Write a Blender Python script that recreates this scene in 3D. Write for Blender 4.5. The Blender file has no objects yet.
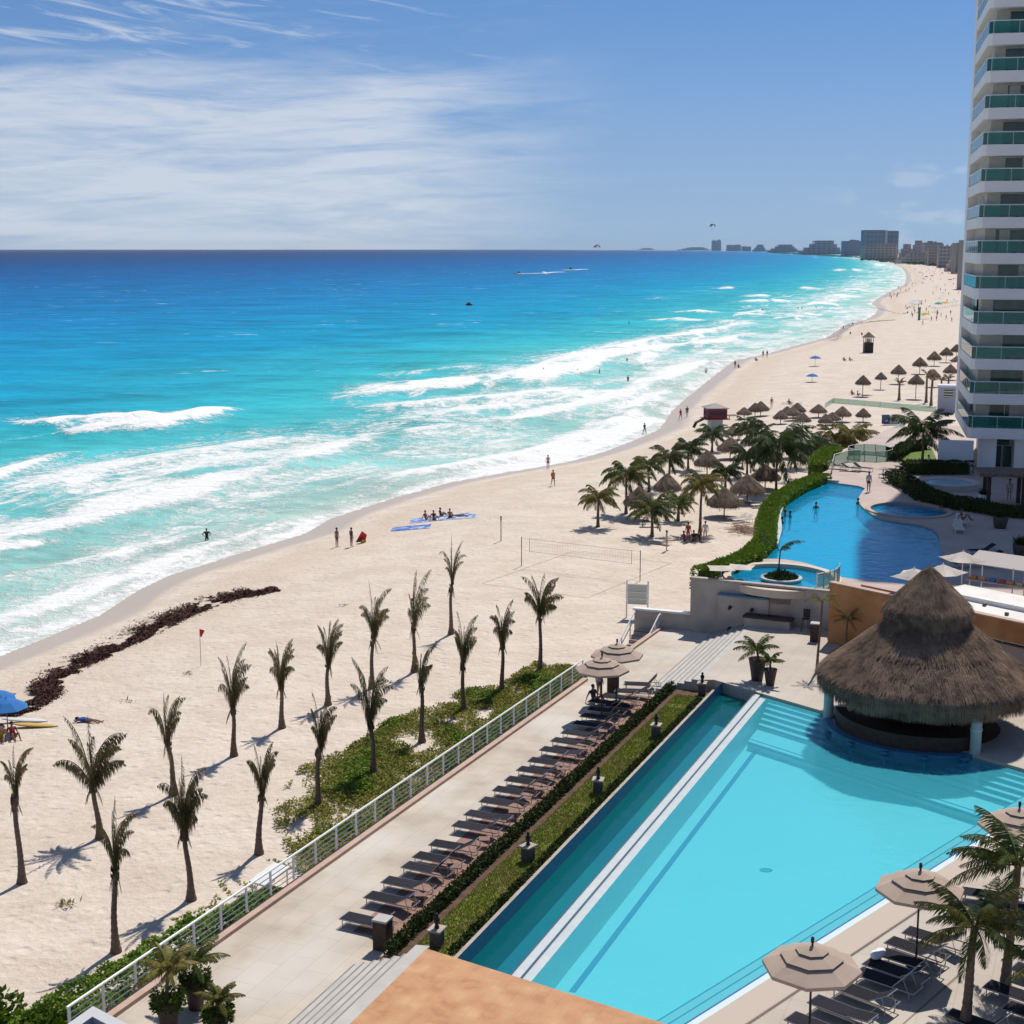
import bpy, bmesh, math, random
import numpy as np
from math import sin, cos, pi, radians, tan, atan2, sqrt
from mathutils import Vector, Matrix, noise as mnoise
from mathutils.geometry import tessellate_polygon
R = random.Random(7)
S = bpy.context.scene
COL = S.collection
F = 1493.0; HC = 23.0; TH = math.atan(264 / F)
SEA = -4.0

# ------------------------------------------------------------------ geometry of the place
def G(px, py, z=0.0):
    """direction surveyed from the viewpoint, met with the level plane z"""
    u = (px - 512) / F; v = -(py - 512) / F
    d = (u, cos(TH) + v * sin(TH), -sin(TH) + v * cos(TH))
    t = (z - HC) / d[2]
    return Vector((d[0] * t, d[1] * t, z))
UD = Vector((.3827, .9239, 0)); VD = Vector((.9239, -.3827, 0)); UA = radians(67.5)
def AB(a, b, z=0.0): return UD * a + VD * b + Vector((0, 0, z))
def depth(p): return p[1] * cos(TH) - (p[2] - HC) * sin(TH)
def hgt(base, pytop):
    """height of an upright thing standing at base whose top is seen at pytop"""
    k = (512 - pytop) / F
    # (y sin + dz cos) = k (y cos - dz sin)
    y = base[1]; dz = y * (k * cos(TH) - sin(TH)) / (cos(TH) + k * sin(TH))
    return dz + HC - base[2]
def mpp(p): return depth(p) / F          # metres per pixel there

SHORE_PX = [(-420, 800), (-200, 735), (0, 657), (50, 637), (100, 616), (140, 590), (172, 575), (215, 562), (256, 549), (306, 534),
 (331, 519), (400, 497), (450, 483), (505, 473), (570, 462), (605, 452), (634, 441), (660, 430), (672, 412), (687, 398), (719, 373),
 (735, 361), (768, 354), (793, 347), (830, 337), (846, 325), (870, 319), (880, 310), (872, 303), (888, 293), (904, 286), (908, 277), (903, 268),
 (886, 261), (858, 255.6), (818, 252.8), (768, 251.3), (690, 250.4), (560, 249.8)]
SH = np.array([tuple(G(x, y, SEA))[:2] for x, y in SHORE_PX])
SH = np.vstack([SH[0] + (SH[0] - SH[2]) / np.linalg.norm(SH[0] - SH[2]) * 200, SH])
def shore_dist(P):
    """signed distance to the waterline, positive at sea; P is n x 2"""
    best = np.full(len(P), 1e18); sg = np.zeros(len(P)); al = np.zeros(len(P)); acc = 0.0
    for i in range(len(SH) - 1):
        a = SH[i]; e = SH[i + 1] - a; L2 = (e * e).sum(); L = sqrt(L2)
        w = P - a; t = np.clip((w @ e) / L2, 0, 1)
        q = w - t[:, None] * e; d2 = (q * q).sum(1)
        c = e[0] * w[:, 1] - e[1] * w[:, 0]
        m = d2 < best
        best[m] = d2[m]; sg[m] = np.sign(c[m]); al[m] = acc + t[m] * L
        acc += L
    return np.sqrt(best) * np.where(sg == 0, 1, sg), al
def sand_z_arr(d):
    t = np.clip(-d / 30.0, 0, 1); t = t * (2 - t)
    return np.where(d > 0, SEA - np.minimum(d * .05, .8), SEA + 2.3 * t)
def sand_z(x, y):
    d, _ = shore_dist(np.array([[x, y]])); return float(sand_z_arr(d)[0])
def GS(px, py):
    """point on the sand (or the sea) seen at px, py"""
    z = -2.0
    for _ in range(7):
        p = G(px, py, z); z = max(sand_z(p.x, p.y), SEA)
    p.z = z
    return p

# ------------------------------------------------------------------ mesh builder
class MB:
    def __init__(s): s.v = []; s.f = []; s.m = []; s.mi = 0; s.uv = None
    def add(s, vs, fs):
        n = len(s.v); s.v.extend([tuple(q) for q in vs])
        for f in fs: s.f.append(tuple(i + n for i in f)); s.m.append(s.mi)
    def box(s, c, size, rz=0.0, M=None):
        x, y, z = [q / 2 for q in size]
        vs = [Vector((i * x, j * y, k * z)) for k in (-1, 1) for j in (-1, 1) for i in (-1, 1)]
        T = Matrix.Translation(c) @ (M if M else Matrix.Rotation(rz, 4, 'Z'))
        s.add([T @ q for q in vs], [(0, 2, 3, 1), (4, 5, 7, 6), (0, 1, 5, 4), (2, 6, 7, 3), (0, 4, 6, 2), (1, 3, 7, 5)])
        return s
    def prism(s, poly, z0, z1, bottom=True):
        n = len(poly)
        ar = sum(poly[i][0] * poly[(i + 1) % n][1] - poly[(i + 1) % n][0] * poly[i][1] for i in range(n))
        if ar < 0: poly = list(reversed(poly))
        vs = [(p[0], p[1], z0) for p in poly] + [(p[0], p[1], z1) for p in poly]
        fs = [tuple(range(n, 2 * n))] + [(i, (i + 1) % n, n + (i + 1) % n, n + i) for i in range(n)]
        if bottom: fs.append(tuple(reversed(range(n))))
        s.add(vs, fs); return s
    def sheet(s, poly, z):
        n = len(poly)
        ar = sum(poly[i][0] * poly[(i + 1) % n][1] - poly[(i + 1) % n][0] * poly[i][1] for i in range(n))
        if ar < 0: poly = list(reversed(poly))
        s.add([(p[0], p[1], z) for p in poly], [tuple(range(n))]); return s
    def holed(s, outer, holes, z0, z1):
        loops = [[Vector((p[0], p[1], 0)) for p in L] for L in [outer] + holes]
        tri = tessellate_polygon(loops); fl = [p for L in loops for p in L]
        fs = []
        for t in tri:
            a, b, c = [fl[i] for i in t]
            fs.append(tuple(t) if (b - a).cross(c - a).z > 0 else (t[0], t[2], t[1]))
        s.add([(p.x, p.y, z1) for p in fl], fs)
        for L in loops: s.strip([p for p in L], z0, z1, True)
        return s
    def strip(s, pts, z0, z1, closed=False):
        n = len(pts); vs = [(p[0], p[1], z0) for p in pts] + [(p[0], p[1], z1) for p in pts]
        m = n if closed else n - 1
        s.add(vs, [(i, (i + 1) % n, n + (i + 1) % n, n + i) for i in range(m)]); return s
    def tube(s, pts, rad, n=6, cap=True):
        pts = [Vector(p) for p in pts]
        if not hasattr(rad, '__len__'): rad = [rad] * len(pts)
        rings = []; up = Vector((0, 0, 1)); prev = None
        for i, p in enumerate(pts):
            d = (pts[min(i + 1, len(pts) - 1)] - pts[max(i - 1, 0)])
            d = d.normalized() if d.length > 1e-9 else up
            if prev is None:
                a = d.cross(up) if abs(d.z) < .95 else d.cross(Vector((1, 0, 0)))
            else: a = prev - d * prev.dot(d)
            a.normalize(); prev = a; b = d.cross(a)
            rings.append([p + (a * cos(2 * pi * k / n) + b * sin(2 * pi * k / n)) * rad[i] for k in range(n)])
        vs = [q for r in rings for q in r]
        fs = [(i * n + k, i * n + (k + 1) % n, (i + 1) * n + (k + 1) % n, (i + 1) * n + k) for i in range(len(pts) - 1) for k in range(n)]
        if cap: fs += [tuple(reversed(range(n))), tuple(range((len(pts) - 1) * n, len(pts) * n))]
        s.add(vs, fs); return s
    def lathe(s, prof, n=16, c=(0, 0, 0), jit=0.0, cap=False):
        vs = []
        for i, (r, z) in enumerate(prof):
            for k in range(n):
                a = 2 * pi * k / n; rr = r * (1 + jit * R.uniform(-1, 1))
                vs.append((c[0] + rr * cos(a), c[1] + rr * sin(a), c[2] + z + jit * r * R.uniform(-.3, .3)))
        fs = [(i * n + k, i * n + (k + 1) % n, (i + 1) * n + (k + 1) % n, (i + 1) * n + k) for i in range(len(prof) - 1) for k in range(n)]
        if cap: fs += [tuple(reversed(range(n))), tuple(range((len(prof) - 1) * n, len(prof) * n))]
        s.add(vs, fs); return s
    def ell(s, c, r, n=10, m=6, M=None):
        vs = []; fs = []
        for i in range(m + 1):
            t = pi * i / m
            for k in range(n):
                q = Vector((r[0] * sin(t) * cos(2 * pi * k / n), r[1] * sin(t) * sin(2 * pi * k / n), r[2] * cos(t)))
                if M: q = M @ q
                vs.append(Vector(c) + q)
        for i in range(m):
            for k in range(n): fs.append((i * n + k, (i + 1) * n + k, (i + 1) * n + (k + 1) % n, i * n + (k + 1) % n))
        s.add(vs, fs); return s
    def leaf(s, p, d, nrm, L, W):
        d = d.normalized(); a = d.cross(nrm)
        if a.length < 1e-6: a = d.cross(Vector((1, 0, .1)))
        a.normalize(); a *= W / 2
        s.add([p, p + d * L * .45 + a, p + d * L, p + d * L * .45 - a], [(0, 1, 2, 3)])
    def build(s, name, mat, parent=None, smooth=False, loc=None):
        me = bpy.data.meshes.new(name); me.from_pydata(s.v, [], s.f)
        ms = mat if isinstance(mat, (list, tuple)) else [mat]
        for m in ms: me.materials.append(m)
        if len(ms) > 1: me.polygons.foreach_set('material_index', s.m)
        if smooth: me.polygons.foreach_set('use_smooth', [True] * len(me.polygons))
        me.update()
        o = bpy.data.objects.new(name, me); COL.objects.link(o)
        if parent: o.parent = parent
        if loc is not None: o.location = loc
        return o

def tag(o, label=None, cat=None, group=None, kind=None):
    if label: o['label'] = label
    if cat: o['category'] = cat
    if group: o['group'] = group
    if kind: o['kind'] = kind
    return o
def empty(name, loc, rz=0.0, sc=1.0, label=None, cat=None, group=None):
    o = bpy.data.objects.new(name, None); COL.objects.link(o); o.empty_display_size = .3
    o.location = loc; o.rotation_euler = (0, 0, rz); o.scale = (sc, sc, sc)
    return tag(o, label, cat, group)
def dup(root, loc=None, rz=None, sc=None, label=None, group=None, cat=None):
    def rec(o, par):
        c = o.copy(); COL.objects.link(c)
        if par: c.parent = par
        for ch in kids.get(o, []): rec(ch, c)
        return c
    kids = {}
    for ch in root.children_recursive: kids.setdefault(ch.parent, []).append(ch)
    r = rec(root, None)
    if loc is not None: r.location = loc
    if rz is not None: r.rotation_euler = (0, 0, rz)
    if sc is not None: r.scale = (sc, sc, sc) if not hasattr(sc, '__len__') else sc
    return tag(r, label, cat, group)
ORD = ['first', 'second', 'third', 'fourth', 'fifth', 'sixth', 'seventh', 'eighth', 'ninth', 'tenth', 'eleventh', 'twelfth', 'thirteenth', 'fourteenth',
 'fifteenth', 'sixteenth', 'seventeenth', 'eighteenth', 'nineteenth', 'twentieth', 'twenty-first', 'twenty-second', 'twenty-third', 'twenty-fourth', 'twenty-fifth', 'twenty-sixth']

# ------------------------------------------------------------------ materials
def nd(nt, t, **kw):
    n = nt.nodes.new(t)
    for k, v in kw.items(): setattr(n, k, v)
    return n
def mat(name, c1, c2=None, scale=1.0, rough=.8, bump=0.0, bscale=None, bdist=.02, metal=0.0, spec=.3, coord='Object', stretch=(1, 1, 1), detail=5, c3=None, s3=.2, lo=.35, hi=.65, trans=0.0, rand=0.0, alpha=None, joints=0):
    m = bpy.data.materials.new(name); m.use_nodes = True; nt = m.node_tree
    b = nt.nodes['Principled BSDF']; L = nt.links.new
    b.inputs['Roughness'].default_value = rough; b.inputs['Metallic'].default_value = metal
    b.inputs['Specular IOR Level'].default_value = spec
    b.inputs['Base Color'].default_value = (*c1, 1)
    if coord == 'World': src = nd(nt, 'ShaderNodeNewGeometry').outputs['Position']
    elif coord == 'UV': src = nd(nt, 'ShaderNodeTexCoord').outputs['UV']
    else: src = nd(nt, 'ShaderNodeTexCoord').outputs['Object']
    mp = nd(nt, 'ShaderNodeMapping'); mp.inputs['Scale'].default_value = stretch; L(src, mp.inputs[0]); src = mp.outputs[0]
    col = None
    if c2:
        n = nd(nt, 'ShaderNodeTexNoise'); n.inputs['Scale'].default_value = scale; n.inputs['Detail'].default_value = detail
        L(src, n.inputs['Vector'])
        r = nd(nt, 'ShaderNodeMapRange'); r.inputs[1].default_value = lo; r.inputs[2].default_value = hi; L(n.outputs[0], r.inputs[0])
        mx = nd(nt, 'ShaderNodeMix', data_type='RGBA'); mx.inputs[6].default_value = (*c1, 1); mx.inputs[7].default_value = (*c2, 1)
        L(r.outputs[0], mx.inputs[0]); col = mx.outputs[2]
        if c3:
            n3 = nd(nt, 'ShaderNodeTexNoise'); n3.inputs['Scale'].default_value = s3; n3.inputs['Detail'].default_value = 3; L(src, n3.inputs['Vector'])
            r3 = nd(nt, 'ShaderNodeMapRange'); r3.inputs[1].default_value = .45; r3.inputs[2].default_value = .7; L(n3.outputs[0], r3.inputs[0])
            m3 = nd(nt, 'ShaderNodeMix', data_type='RGBA'); m3.inputs[7].default_value = (*c3, 1); L(col, m3.inputs[6]); L(r3.outputs[0], m3.inputs[0]); col = m3.outputs[2]
    if joints:
        bk = nd(nt, 'ShaderNodeTexBrick'); bk.offset = .5; bk.inputs['Scale'].default_value = 1.0 / joints; bk.inputs['Mortar Size'].default_value = .012; bk.inputs['Brick Width'].default_value = 1; bk.inputs['Row Height'].default_value = .6
        bk.inputs['Color1'].default_value = (1, 1, 1, 1); bk.inputs['Color2'].default_value = (.955, .95, .945, 1); bk.inputs['Mortar'].default_value = (.86, .85, .84, 1)
        mj = nd(nt, 'ShaderNodeMapping'); mj.inputs['Rotation'].default_value = (0, 0, -UA); L(src, mj.inputs[0]); L(mj.outputs[0], bk.inputs['Vector'])
        m4 = nd(nt, 'ShaderNodeMix', data_type='RGBA', blend_type='MULTIPLY'); m4.inputs[0].default_value = 1; L(col, m4.inputs[6]); L(bk.outputs[0], m4.inputs[7]); col = m4.outputs[2]
    if rand:
        oi = nd(nt, 'ShaderNodeObjectInfo'); rr = nd(nt, 'ShaderNodeMapRange'); rr.inputs[3].default_value = 1 - rand; rr.inputs[4].default_value = 1 + rand
        L(oi.outputs['Random'], rr.inputs[0])
        hs = nd(nt, 'ShaderNodeHueSaturation'); L(rr.outputs[0], hs.inputs['Value'])
        if col: L(col, hs.inputs['Color'])
        else: hs.inputs['Color'].default_value = (*c1, 1)
        col = hs.outputs[0]
    if col: L(col, b.inputs['Base Color'])
    if bump:
        n = nd(nt, 'ShaderNodeTexNoise'); n.inputs['Scale'].default_value = bscale or scale * 3; n.inputs['Detail'].default_value = 4; L(src, n.inputs['Vector'])
        bp = nd(nt, 'ShaderNodeBump'); bp.inputs['Strength'].default_value = bump; bp.inputs['Distance'].default_value = bdist
        L(n.outputs[0], bp.inputs['Height']); L(bp.outputs[0], b.inputs['Normal'])
    if trans:
        out = nt.nodes['Material Output']; t = nd(nt, 'ShaderNodeBsdfTranslucent'); ms = nd(nt, 'ShaderNodeMixShader'); ms.inputs[0].default_value = trans
        if col: L(col, t.inputs[0])
        else: t.inputs[0].default_value = (*c1, 1)
        L(b.outputs[0], ms.inputs[1]); L(t.outputs[0], ms.inputs[2]); L(ms.outputs[0], out.inputs[0])
    if alpha is not None: b.inputs['Alpha'].default_value = alpha
    return m

M = {}
M['white'] = mat('white_paint', (.78, .77, .75), (.68, .67, .65), 1.5, .5)
M['white_metal'] = mat('white_metal', (.75, .76, .76), rough=.35)
M['terrace'] = mat('terrace_stone', (.56, .48, .39), (.44, .37, .295), .7, .75, coord='World', c3=(.60, .55, .49), s3=.22, bump=.15, bscale=6, joints=1.5, detail=8)
M['deck'] = mat('deck_stone', (.49, .42, .355), (.43, .365, .305), .6, .7, coord='World', c3=(.53, .475, .41), s3=.2, bump=.15, bscale=6, joints=1.5)
M['step'] = mat('step_stone', (.50, .475, .44), (.43, .41, .38), 1.2, .8, coord='World')
M['step_edge'] = mat('step_edge_stone', (.22, .20, .18), (.29, .265, .24), 1.2, .8, coord='World')
M['upperdeck'] = mat('upper_deck_stone', (.48, .38, .335), (.42, .33, .29), .5, .75, coord='World', bump=.15, bscale=6)
M['orange_slab'] = mat('terracotta_stone', (.52, .265, .13), (.44, .21, .10), 3.2, .75, coord='World', c3=(.58, .34, .17), s3=1.6, bump=.35, bscale=14, lo=.42, hi=.60, detail=8, joints=.75)
M['coping'] = mat('pink_coping', (.52, .36, .28), (.44, .31, .25), 2, .8, coord='World')
M['kerb'] = mat('stone_kerb', (.46, .40, .34), (.36, .31, .27), 3, .85, coord='World', bump=.2, bscale=10)
M['wall_stone'] = mat('stone_wall', (.46, .41, .365), (.36, .325, .29), .9, .85, coord='World', c3=(.52, .47, .43), s3=.35, bump=.2, bscale=5)
M['orange_wall'] = mat('orange_render', (.42, .20, .08), (.34, .15, .055), 1.3, .85, coord='World', c3=(.47, .25, .11), s3=.6, bump=.2, bscale=6)
M['white_roof'] = mat('white_roof_membrane', (.74, .71, .66), (.66, .62, .57), .7, .6, coord='World')
M['trunk'] = mat('palm_trunk', (.20, .14, .105), (.12, .085, .065), 6, .9, stretch=(1, 1, 3), bump=.6, bscale=9, bdist=.04, rand=.12)
M['frond_beach'] = mat('wind_burnt_frond', (.16, .14, .05), (.25, .18, .09), 2.2, .6, trans=.15, rand=.25, c3=(.06, .085, .02), s3=.9)
M['frond_green'] = mat('green_frond', (.055, .095, .02), (.13, .15, .03), 1.1, .5, trans=.25, rand=.3, c3=(.22, .17, .04), s3=.6)
M['frond_dark'] = mat('dark_frond', (.035, .062, .016), (.075, .095, .022), 1.1, .5, trans=.2, rand=.2)
M['frond_yellow'] = mat('yellowing_frond', (.15, .15, .03), (.26, .20, .05), 1.1, .55, trans=.25, rand=.2)
M['leaf'] = mat('hedge_leaf', (.06, .105, .012), (.12, .17, .022), 3, .6, spec=.12, trans=.2, coord='World')
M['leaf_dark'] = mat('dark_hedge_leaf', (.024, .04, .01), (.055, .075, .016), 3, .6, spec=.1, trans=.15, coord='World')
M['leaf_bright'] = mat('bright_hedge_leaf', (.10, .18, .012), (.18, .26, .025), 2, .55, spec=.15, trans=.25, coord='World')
M['leaf_olive'] = mat('creeper_leaf', (.20, .22, .035), (.31, .28, .07), 1.3, .7, spec=.1, trans=.2, coord='World')
M['soil'] = mat('brown_soil', (.13, .08, .05), (.08, .05, .03), 3, .95, coord='World')
M['lawn'] = mat('lawn_base', (.13, .165, .02), (.19, .205, .03), 2.0, .9, coord='World', c3=(.17, .13, .05), s3=.8, bump=.5, bscale=30)
M['grass'] = mat('grass_blade', (.15, .20, .02), (.24, .25, .04), 1.5, .7, coord='World', trans=.25)
M['frame'] = mat('lounger_frame', (.42, .39, .37), rough=.35, metal=.6)
M['sling'] = mat('lounger_sling', (.018, .018, .025), (.03, .028, .036), 20, .85, spec=.1, rand=.25)
M['mat_red'] = mat('terracotta_paving', (.33, .20, .15), (.24, .14, .11), 2.5, .85, coord='World')
M['canvas'] = mat('tan_canvas', (.52, .40, .32), (.47, .365, .29), 2, .85, rand=.05, trans=.18)
M['canvas_white'] = mat('cream_canvas', (.74, .66, .58), (.68, .6, .52), 2, .85, trans=.2)
M['black'] = mat('black_metal', (.02, .02, .022), rough=.5)
M['darkbrown'] = mat('dark_brown_wood', (.045, .03, .024), (.07, .045, .035), 5, .7)
M['stone_dark'] = mat('dark_stone', (.07, .065, .06), (.12, .11, .10), 6, .6)
M['thatch'] = mat('palm_thatch', (.15, .098, .07), (.09, .058, .042), 5, .95, stretch=(1, 1, 1), bump=.9, bscale=22, bdist=.06, c3=(.26, .19, .145), s3=1.1, detail=8)
M['straw'] = mat('thatch_straw', (.23, .16, .118), (.115, .08, .06), 2.2, .95, c3=(.30, .21, .15), s3=.9, lo=.38, hi=.62, detail=9, spec=.05)
M['straw_small'] = mat('umbrella_thatch', (.22, .155, .115), (.11, .078, .06), 4, .95, rand=.15, bump=.8, bscale=15, bdist=.05)
M['wood'] = mat('grey_brown_pole', (.19, .14, .105), (.12, .09, .07), 5, .85)
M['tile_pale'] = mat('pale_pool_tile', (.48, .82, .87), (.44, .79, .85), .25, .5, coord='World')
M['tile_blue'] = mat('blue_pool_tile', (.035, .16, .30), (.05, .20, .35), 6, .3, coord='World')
M['tile_line'] = mat('lane_line_tile', (.01, .10, .32), rough=.4)
M['tile_deep'] = mat('teal_pool_tile', (.03, .30, .33), (.045, .22, .40), .25, .5, coord='World', stretch=(1.0, .8, 1), lo=.4, hi=.6)
M['tile_white'] = mat('white_pool_tile', (.56, .60, .60), (.50, .55, .56), 3, .4, coord='World')
M['tile_up'] = mat('turquoise_pool_tile', (.16, .74, .86), (.12, .66, .80), .5, .5, coord='World')
M['pot'] = mat('dark_clay_pot', (.06, .045, .04), (.10, .07, .06), 5, .7)
M['skin_l'] = mat('skin_light', (.50, .28, .19), rough=.6); M['skin_d'] = mat('skin_tan', (.26, .13, .085), rough=.6)
M['hair'] = mat('dark_hair', (.02, .014, .01), rough=.7)
def plain(n, c, r=.7, **k):
    if n not in M: M[n] = mat(n, c, rough=r, **k)
    return M[n]
M['seaweed'] = mat('brown_seaweed', (.050, .018, .013), (.105, .045, .03), 3, .9, coord='World')
M['tower_white'] = mat('tower_render', (.86, .82, .80), (.80, .77, .755), .6, .7, bump=.05)
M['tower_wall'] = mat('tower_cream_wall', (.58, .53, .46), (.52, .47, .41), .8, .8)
M['room_dark'] = mat('dark_room_glass', (.015, .05, .045), (.03, .10, .085), .9, .12, spec=.6, rand=.4)

def glassy(name, col, gl=.12, rough=.02, opac=0.0, body=None):
    """tinted see-through sheet: transparent + glossy by Fresnel (+ a little body colour)"""
    m = bpy.data.materials.new(name); m.use_nodes = True; nt = m.node_tree; nt.nodes.clear(); L = nt.links.new
    out = nd(nt, 'ShaderNodeOutputMaterial'); t = nd(nt, 'ShaderNodeBsdfTransparent'); t.inputs[0].default_value = (*col, 1)
    g = nd(nt, 'ShaderNodeBsdfGlossy'); g.inputs['Roughness'].default_value = rough
    fr = nd(nt, 'ShaderNodeFresnel'); fr.inputs[0].default_value = 1.33 if not opac else 1.5
    x = nd(nt, 'ShaderNodeMixShader'); L(fr.outputs[0], x.inputs[0]); src = t.outputs[0]
    if opac:
        df = nd(nt, 'ShaderNodeBsdfDiffuse'); df.inputs[0].default_value = (*(body or col), 1)
        y = nd(nt, 'ShaderNodeMixShader'); y.inputs[0].default_value = opac; L(src, y.inputs[1]); L(df.outputs[0], y.inputs[2]); src = y.outputs[0]
    L(src, x.inputs[1]); L(g.outputs[0], x.inputs[2]); L(x.outputs[0], out.inputs[0])
    m['_g'] = 1
    return m, nt, g, fr
def watermat(name, col, opac, body, scale=1.6, dist=.03):
    m, nt, g, fr = glassy(name, col, opac=opac, body=body, rough=.06); L = nt.links.new
    fr.inputs[0].default_value = 1.33
    n = nd(nt, 'ShaderNodeTexNoise'); n.inputs['Scale'].default_value = scale; n.inputs['Detail'].default_value = 4
    ge = nd(nt, 'ShaderNodeNewGeometry'); L(ge.outputs['Position'], n.inputs['Vector'])
    b = nd(nt, 'ShaderNodeBump'); b.inputs['Distance'].default_value = dist; b.inputs['Strength'].default_value = 1; L(n.outputs[0], b.inputs['Height'])
    L(b.outputs[0], g.inputs['Normal']); L(b.outputs[0], fr.inputs['Normal'])
    return m
M['water_main'] = watermat('clear_pool_water', (.60, .95, .98), .38, (.09, .64, .78))
M['water_deep'] = watermat('deep_pool_water', (.45, .85, .85), .25, (.005, .30, .31))
M['water_up'] = watermat('upper_pool_water', (.30, .88, .98), .45, (.0, .44, .82), 1.2, .08)
M['glass_green'] = glassy('green_rail_glass', (.25, .68, .60), opac=.22, body=(.06, .42, .38))[0]
M['glass_pale'] = glassy('pale_rail_glass', (.70, .85, .80), opac=.10, body=(.35, .6, .52))[0]
# ------------------------------------------------------------------ camera, light, sky
cam = bpy.data.cameras.new('camera'); co = bpy.data.objects.new('camera', cam); COL.objects.link(co)
co.location = (0, 0, HC); co.rotation_euler = (pi / 2 - TH, 0, 0)
cam.sensor_width = 36; cam.lens = F / 1024 * 36; cam.clip_start = .5; cam.clip_end = 90000
S.camera = co
SUN_AZ, SUN_EL = radians(66), radians(56)      # azimuth counted from +x towards +y
sl = bpy.data.lights.new('sun', 'SUN'); sl.energy = 4.3; sl.angle = radians(.53); sl.color = (1, .95, .87)
so = bpy.data.objects.new('sun', sl); COL.objects.link(so)
sd = Vector((cos(SUN_AZ) * cos(SUN_EL), sin(SUN_AZ) * cos(SUN_EL), sin(SUN_EL)))
so.rotation_euler = sd.to_track_quat('Z', 'Y').to_euler(); so.location = sd * 120
w = bpy.data.worlds.new('World'); S.world = w; w.use_nodes = True; nt = w.node_tree; nt.nodes.clear(); L = nt.links.new
tc = nd(nt, 'ShaderNodeTexCoord')
sky = nd(nt, 'ShaderNodeTexSky', sky_type='NISHITA'); sky.sun_disc = False
sky.sun_elevation = SUN_EL; sky.sun_rotation = pi / 2 - SUN_AZ
sky.altitude = 600; sky.air_density = 1.0; sky.dust_density = .25; sky.ozone_density = 2.2
# look the low sky up a little higher: clear deep-blue air right down to the sea
va = nd(nt, 'ShaderNodeVectorMath', operation='MULTIPLY_ADD'); va.inputs[1].default_value = (1, 1, 1.15); va.inputs[2].default_value = (0, 0, .11)
L(tc.outputs['Generated'], va.inputs[0]); L(va.outputs[0], sky.inputs[0])
sx = nd(nt, 'ShaderNodeSeparateXYZ'); L(tc.outputs['Generated'], sx.inputs[0])
def mth(op, a, b=None, c=None, clamp=False):
    n = nd(nt, 'ShaderNodeMath', operation=op, use_clamp=clamp)
    for i, q in enumerate((a, b, c)):
        if q is None: continue
        if isinstance(q, (int, float)): n.inputs[i].default_value = q
        else: L(q, n.inputs[i])
    return n.outputs[0]
def mrange(v, a, b, c=0.0, d=1.0, smooth=True):
    n = nd(nt, 'ShaderNodeMapRange'); n.interpolation_type = 'SMOOTHSTEP' if smooth else 'LINEAR'
    for i, q in enumerate((a, b, c, d)): n.inputs[i + 1].default_value = q
    L(v, n.inputs[0]); return n.outputs[0]
zz = mth('MAXIMUM', sx.outputs[2], 0.0)
az = mth('ARCTAN2', sx.outputs[0], sx.outputs[1])      # 0 = straight out, negative = left (over the sea)
cmb = nd(nt, 'ShaderNodeCombineXYZ'); L(mth('MULTIPLY', az, 5.0), cmb.inputs[0]); L(mth('MULTIPLY', mth('ADD', zz, mth('MULTIPLY', az, -.04)), 45.0), cmb.inputs[1])
n1 = nd(nt, 'ShaderNodeTexNoise'); n1.inputs['Scale'].default_value = 1.5; n1.inputs['Detail'].default_value = 9; n1.inputs['Roughness'].default_value = .64; n1.inputs['Distortion'].default_value = .5
L(cmb.outputs[0], n1.inputs[0])
cm2 = nd(nt, 'ShaderNodeCombineXYZ'); L(mth('MULTIPLY', az, 14.0), cm2.inputs[0]); L(mth('MULTIPLY', mth('ADD', zz, mth('MULTIPLY', az, .12)), 130.0), cm2.inputs[1])
n2 = nd(nt, 'ShaderNodeTexNoise'); n2.inputs['Scale'].default_value = 1.0; n2.inputs['Detail'].default_value = 8; n2.inputs['Roughness'].default_value = .65; n2.inputs['Distortion'].default_value = .7
L(cm2.outputs[0], n2.inputs[0])
# cirrus veil: denser on the left, between 2 and 6.5 degrees up
left = mrange(az, .13, -.10)
low = mrange(zz, .14, .095)
veil = mth('MULTIPLY', left, low)
dens = mth('ADD', mth('MULTIPLY', veil, .68), mth('MULTIPLY', mth('SUBTRACT', n1.outputs[0], .5), 2.4))
dens = mth('ADD', dens, mth('MULTIPLY', mth('SUBTRACT', n2.outputs[0], .5), .55))
c1 = mrange(dens, .05, .85, 0, 1, False)
high = mth('MULTIPLY', mrange(az, .0, -.25), mrange(zz, .10, .13))
d2 = mth('ADD', mth('MULTIPLY', high, .35), mth('MULTIPLY', mth('SUBTRACT', n2.outputs[0], .52), 2.6))
c2 = mth('MULTIPLY', mrange(d2, .15, .75), mrange(az, .12, -.05))
cl = mth('MAXIMUM', mth('MULTIPLY', c1, mth('MAXIMUM', veil, mth('MULTIPLY', left, .25))), mth('MULTIPLY', c2, .8))
# small cumulus low on the right
cm3 = nd(nt, 'ShaderNodeCombineXYZ'); L(mth('MULTIPLY', az, 30.0), cm3.inputs[0]); L(mth('MULTIPLY', zz, 70.0), cm3.inputs[1])
n3 = nd(nt, 'ShaderNodeTexNoise'); n3.inputs['Scale'].default_value = 1.1; n3.inputs['Detail'].default_value = 6; L(cm3.outputs[0], n3.inputs[0])
c3 = mth('MULTIPLY', mth('MULTIPLY', mrange(n3.outputs[0], .5, .68), mrange(zz, .065, .045)), mth('MULTIPLY', mrange(az, .18, .26), .35))
cl = mth('MAXIMUM', cl, c3)
cl = mth('MULTIPLY', cl, .62)
tint = nd(nt, 'ShaderNodeMix', data_type='RGBA', blend_type='MULTIPLY'); tint.inputs[0].default_value = 1; L(sky.outputs[0], tint.inputs[6]); tint.inputs[7].default_value = (.70, .93, 1.14, 1)
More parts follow.
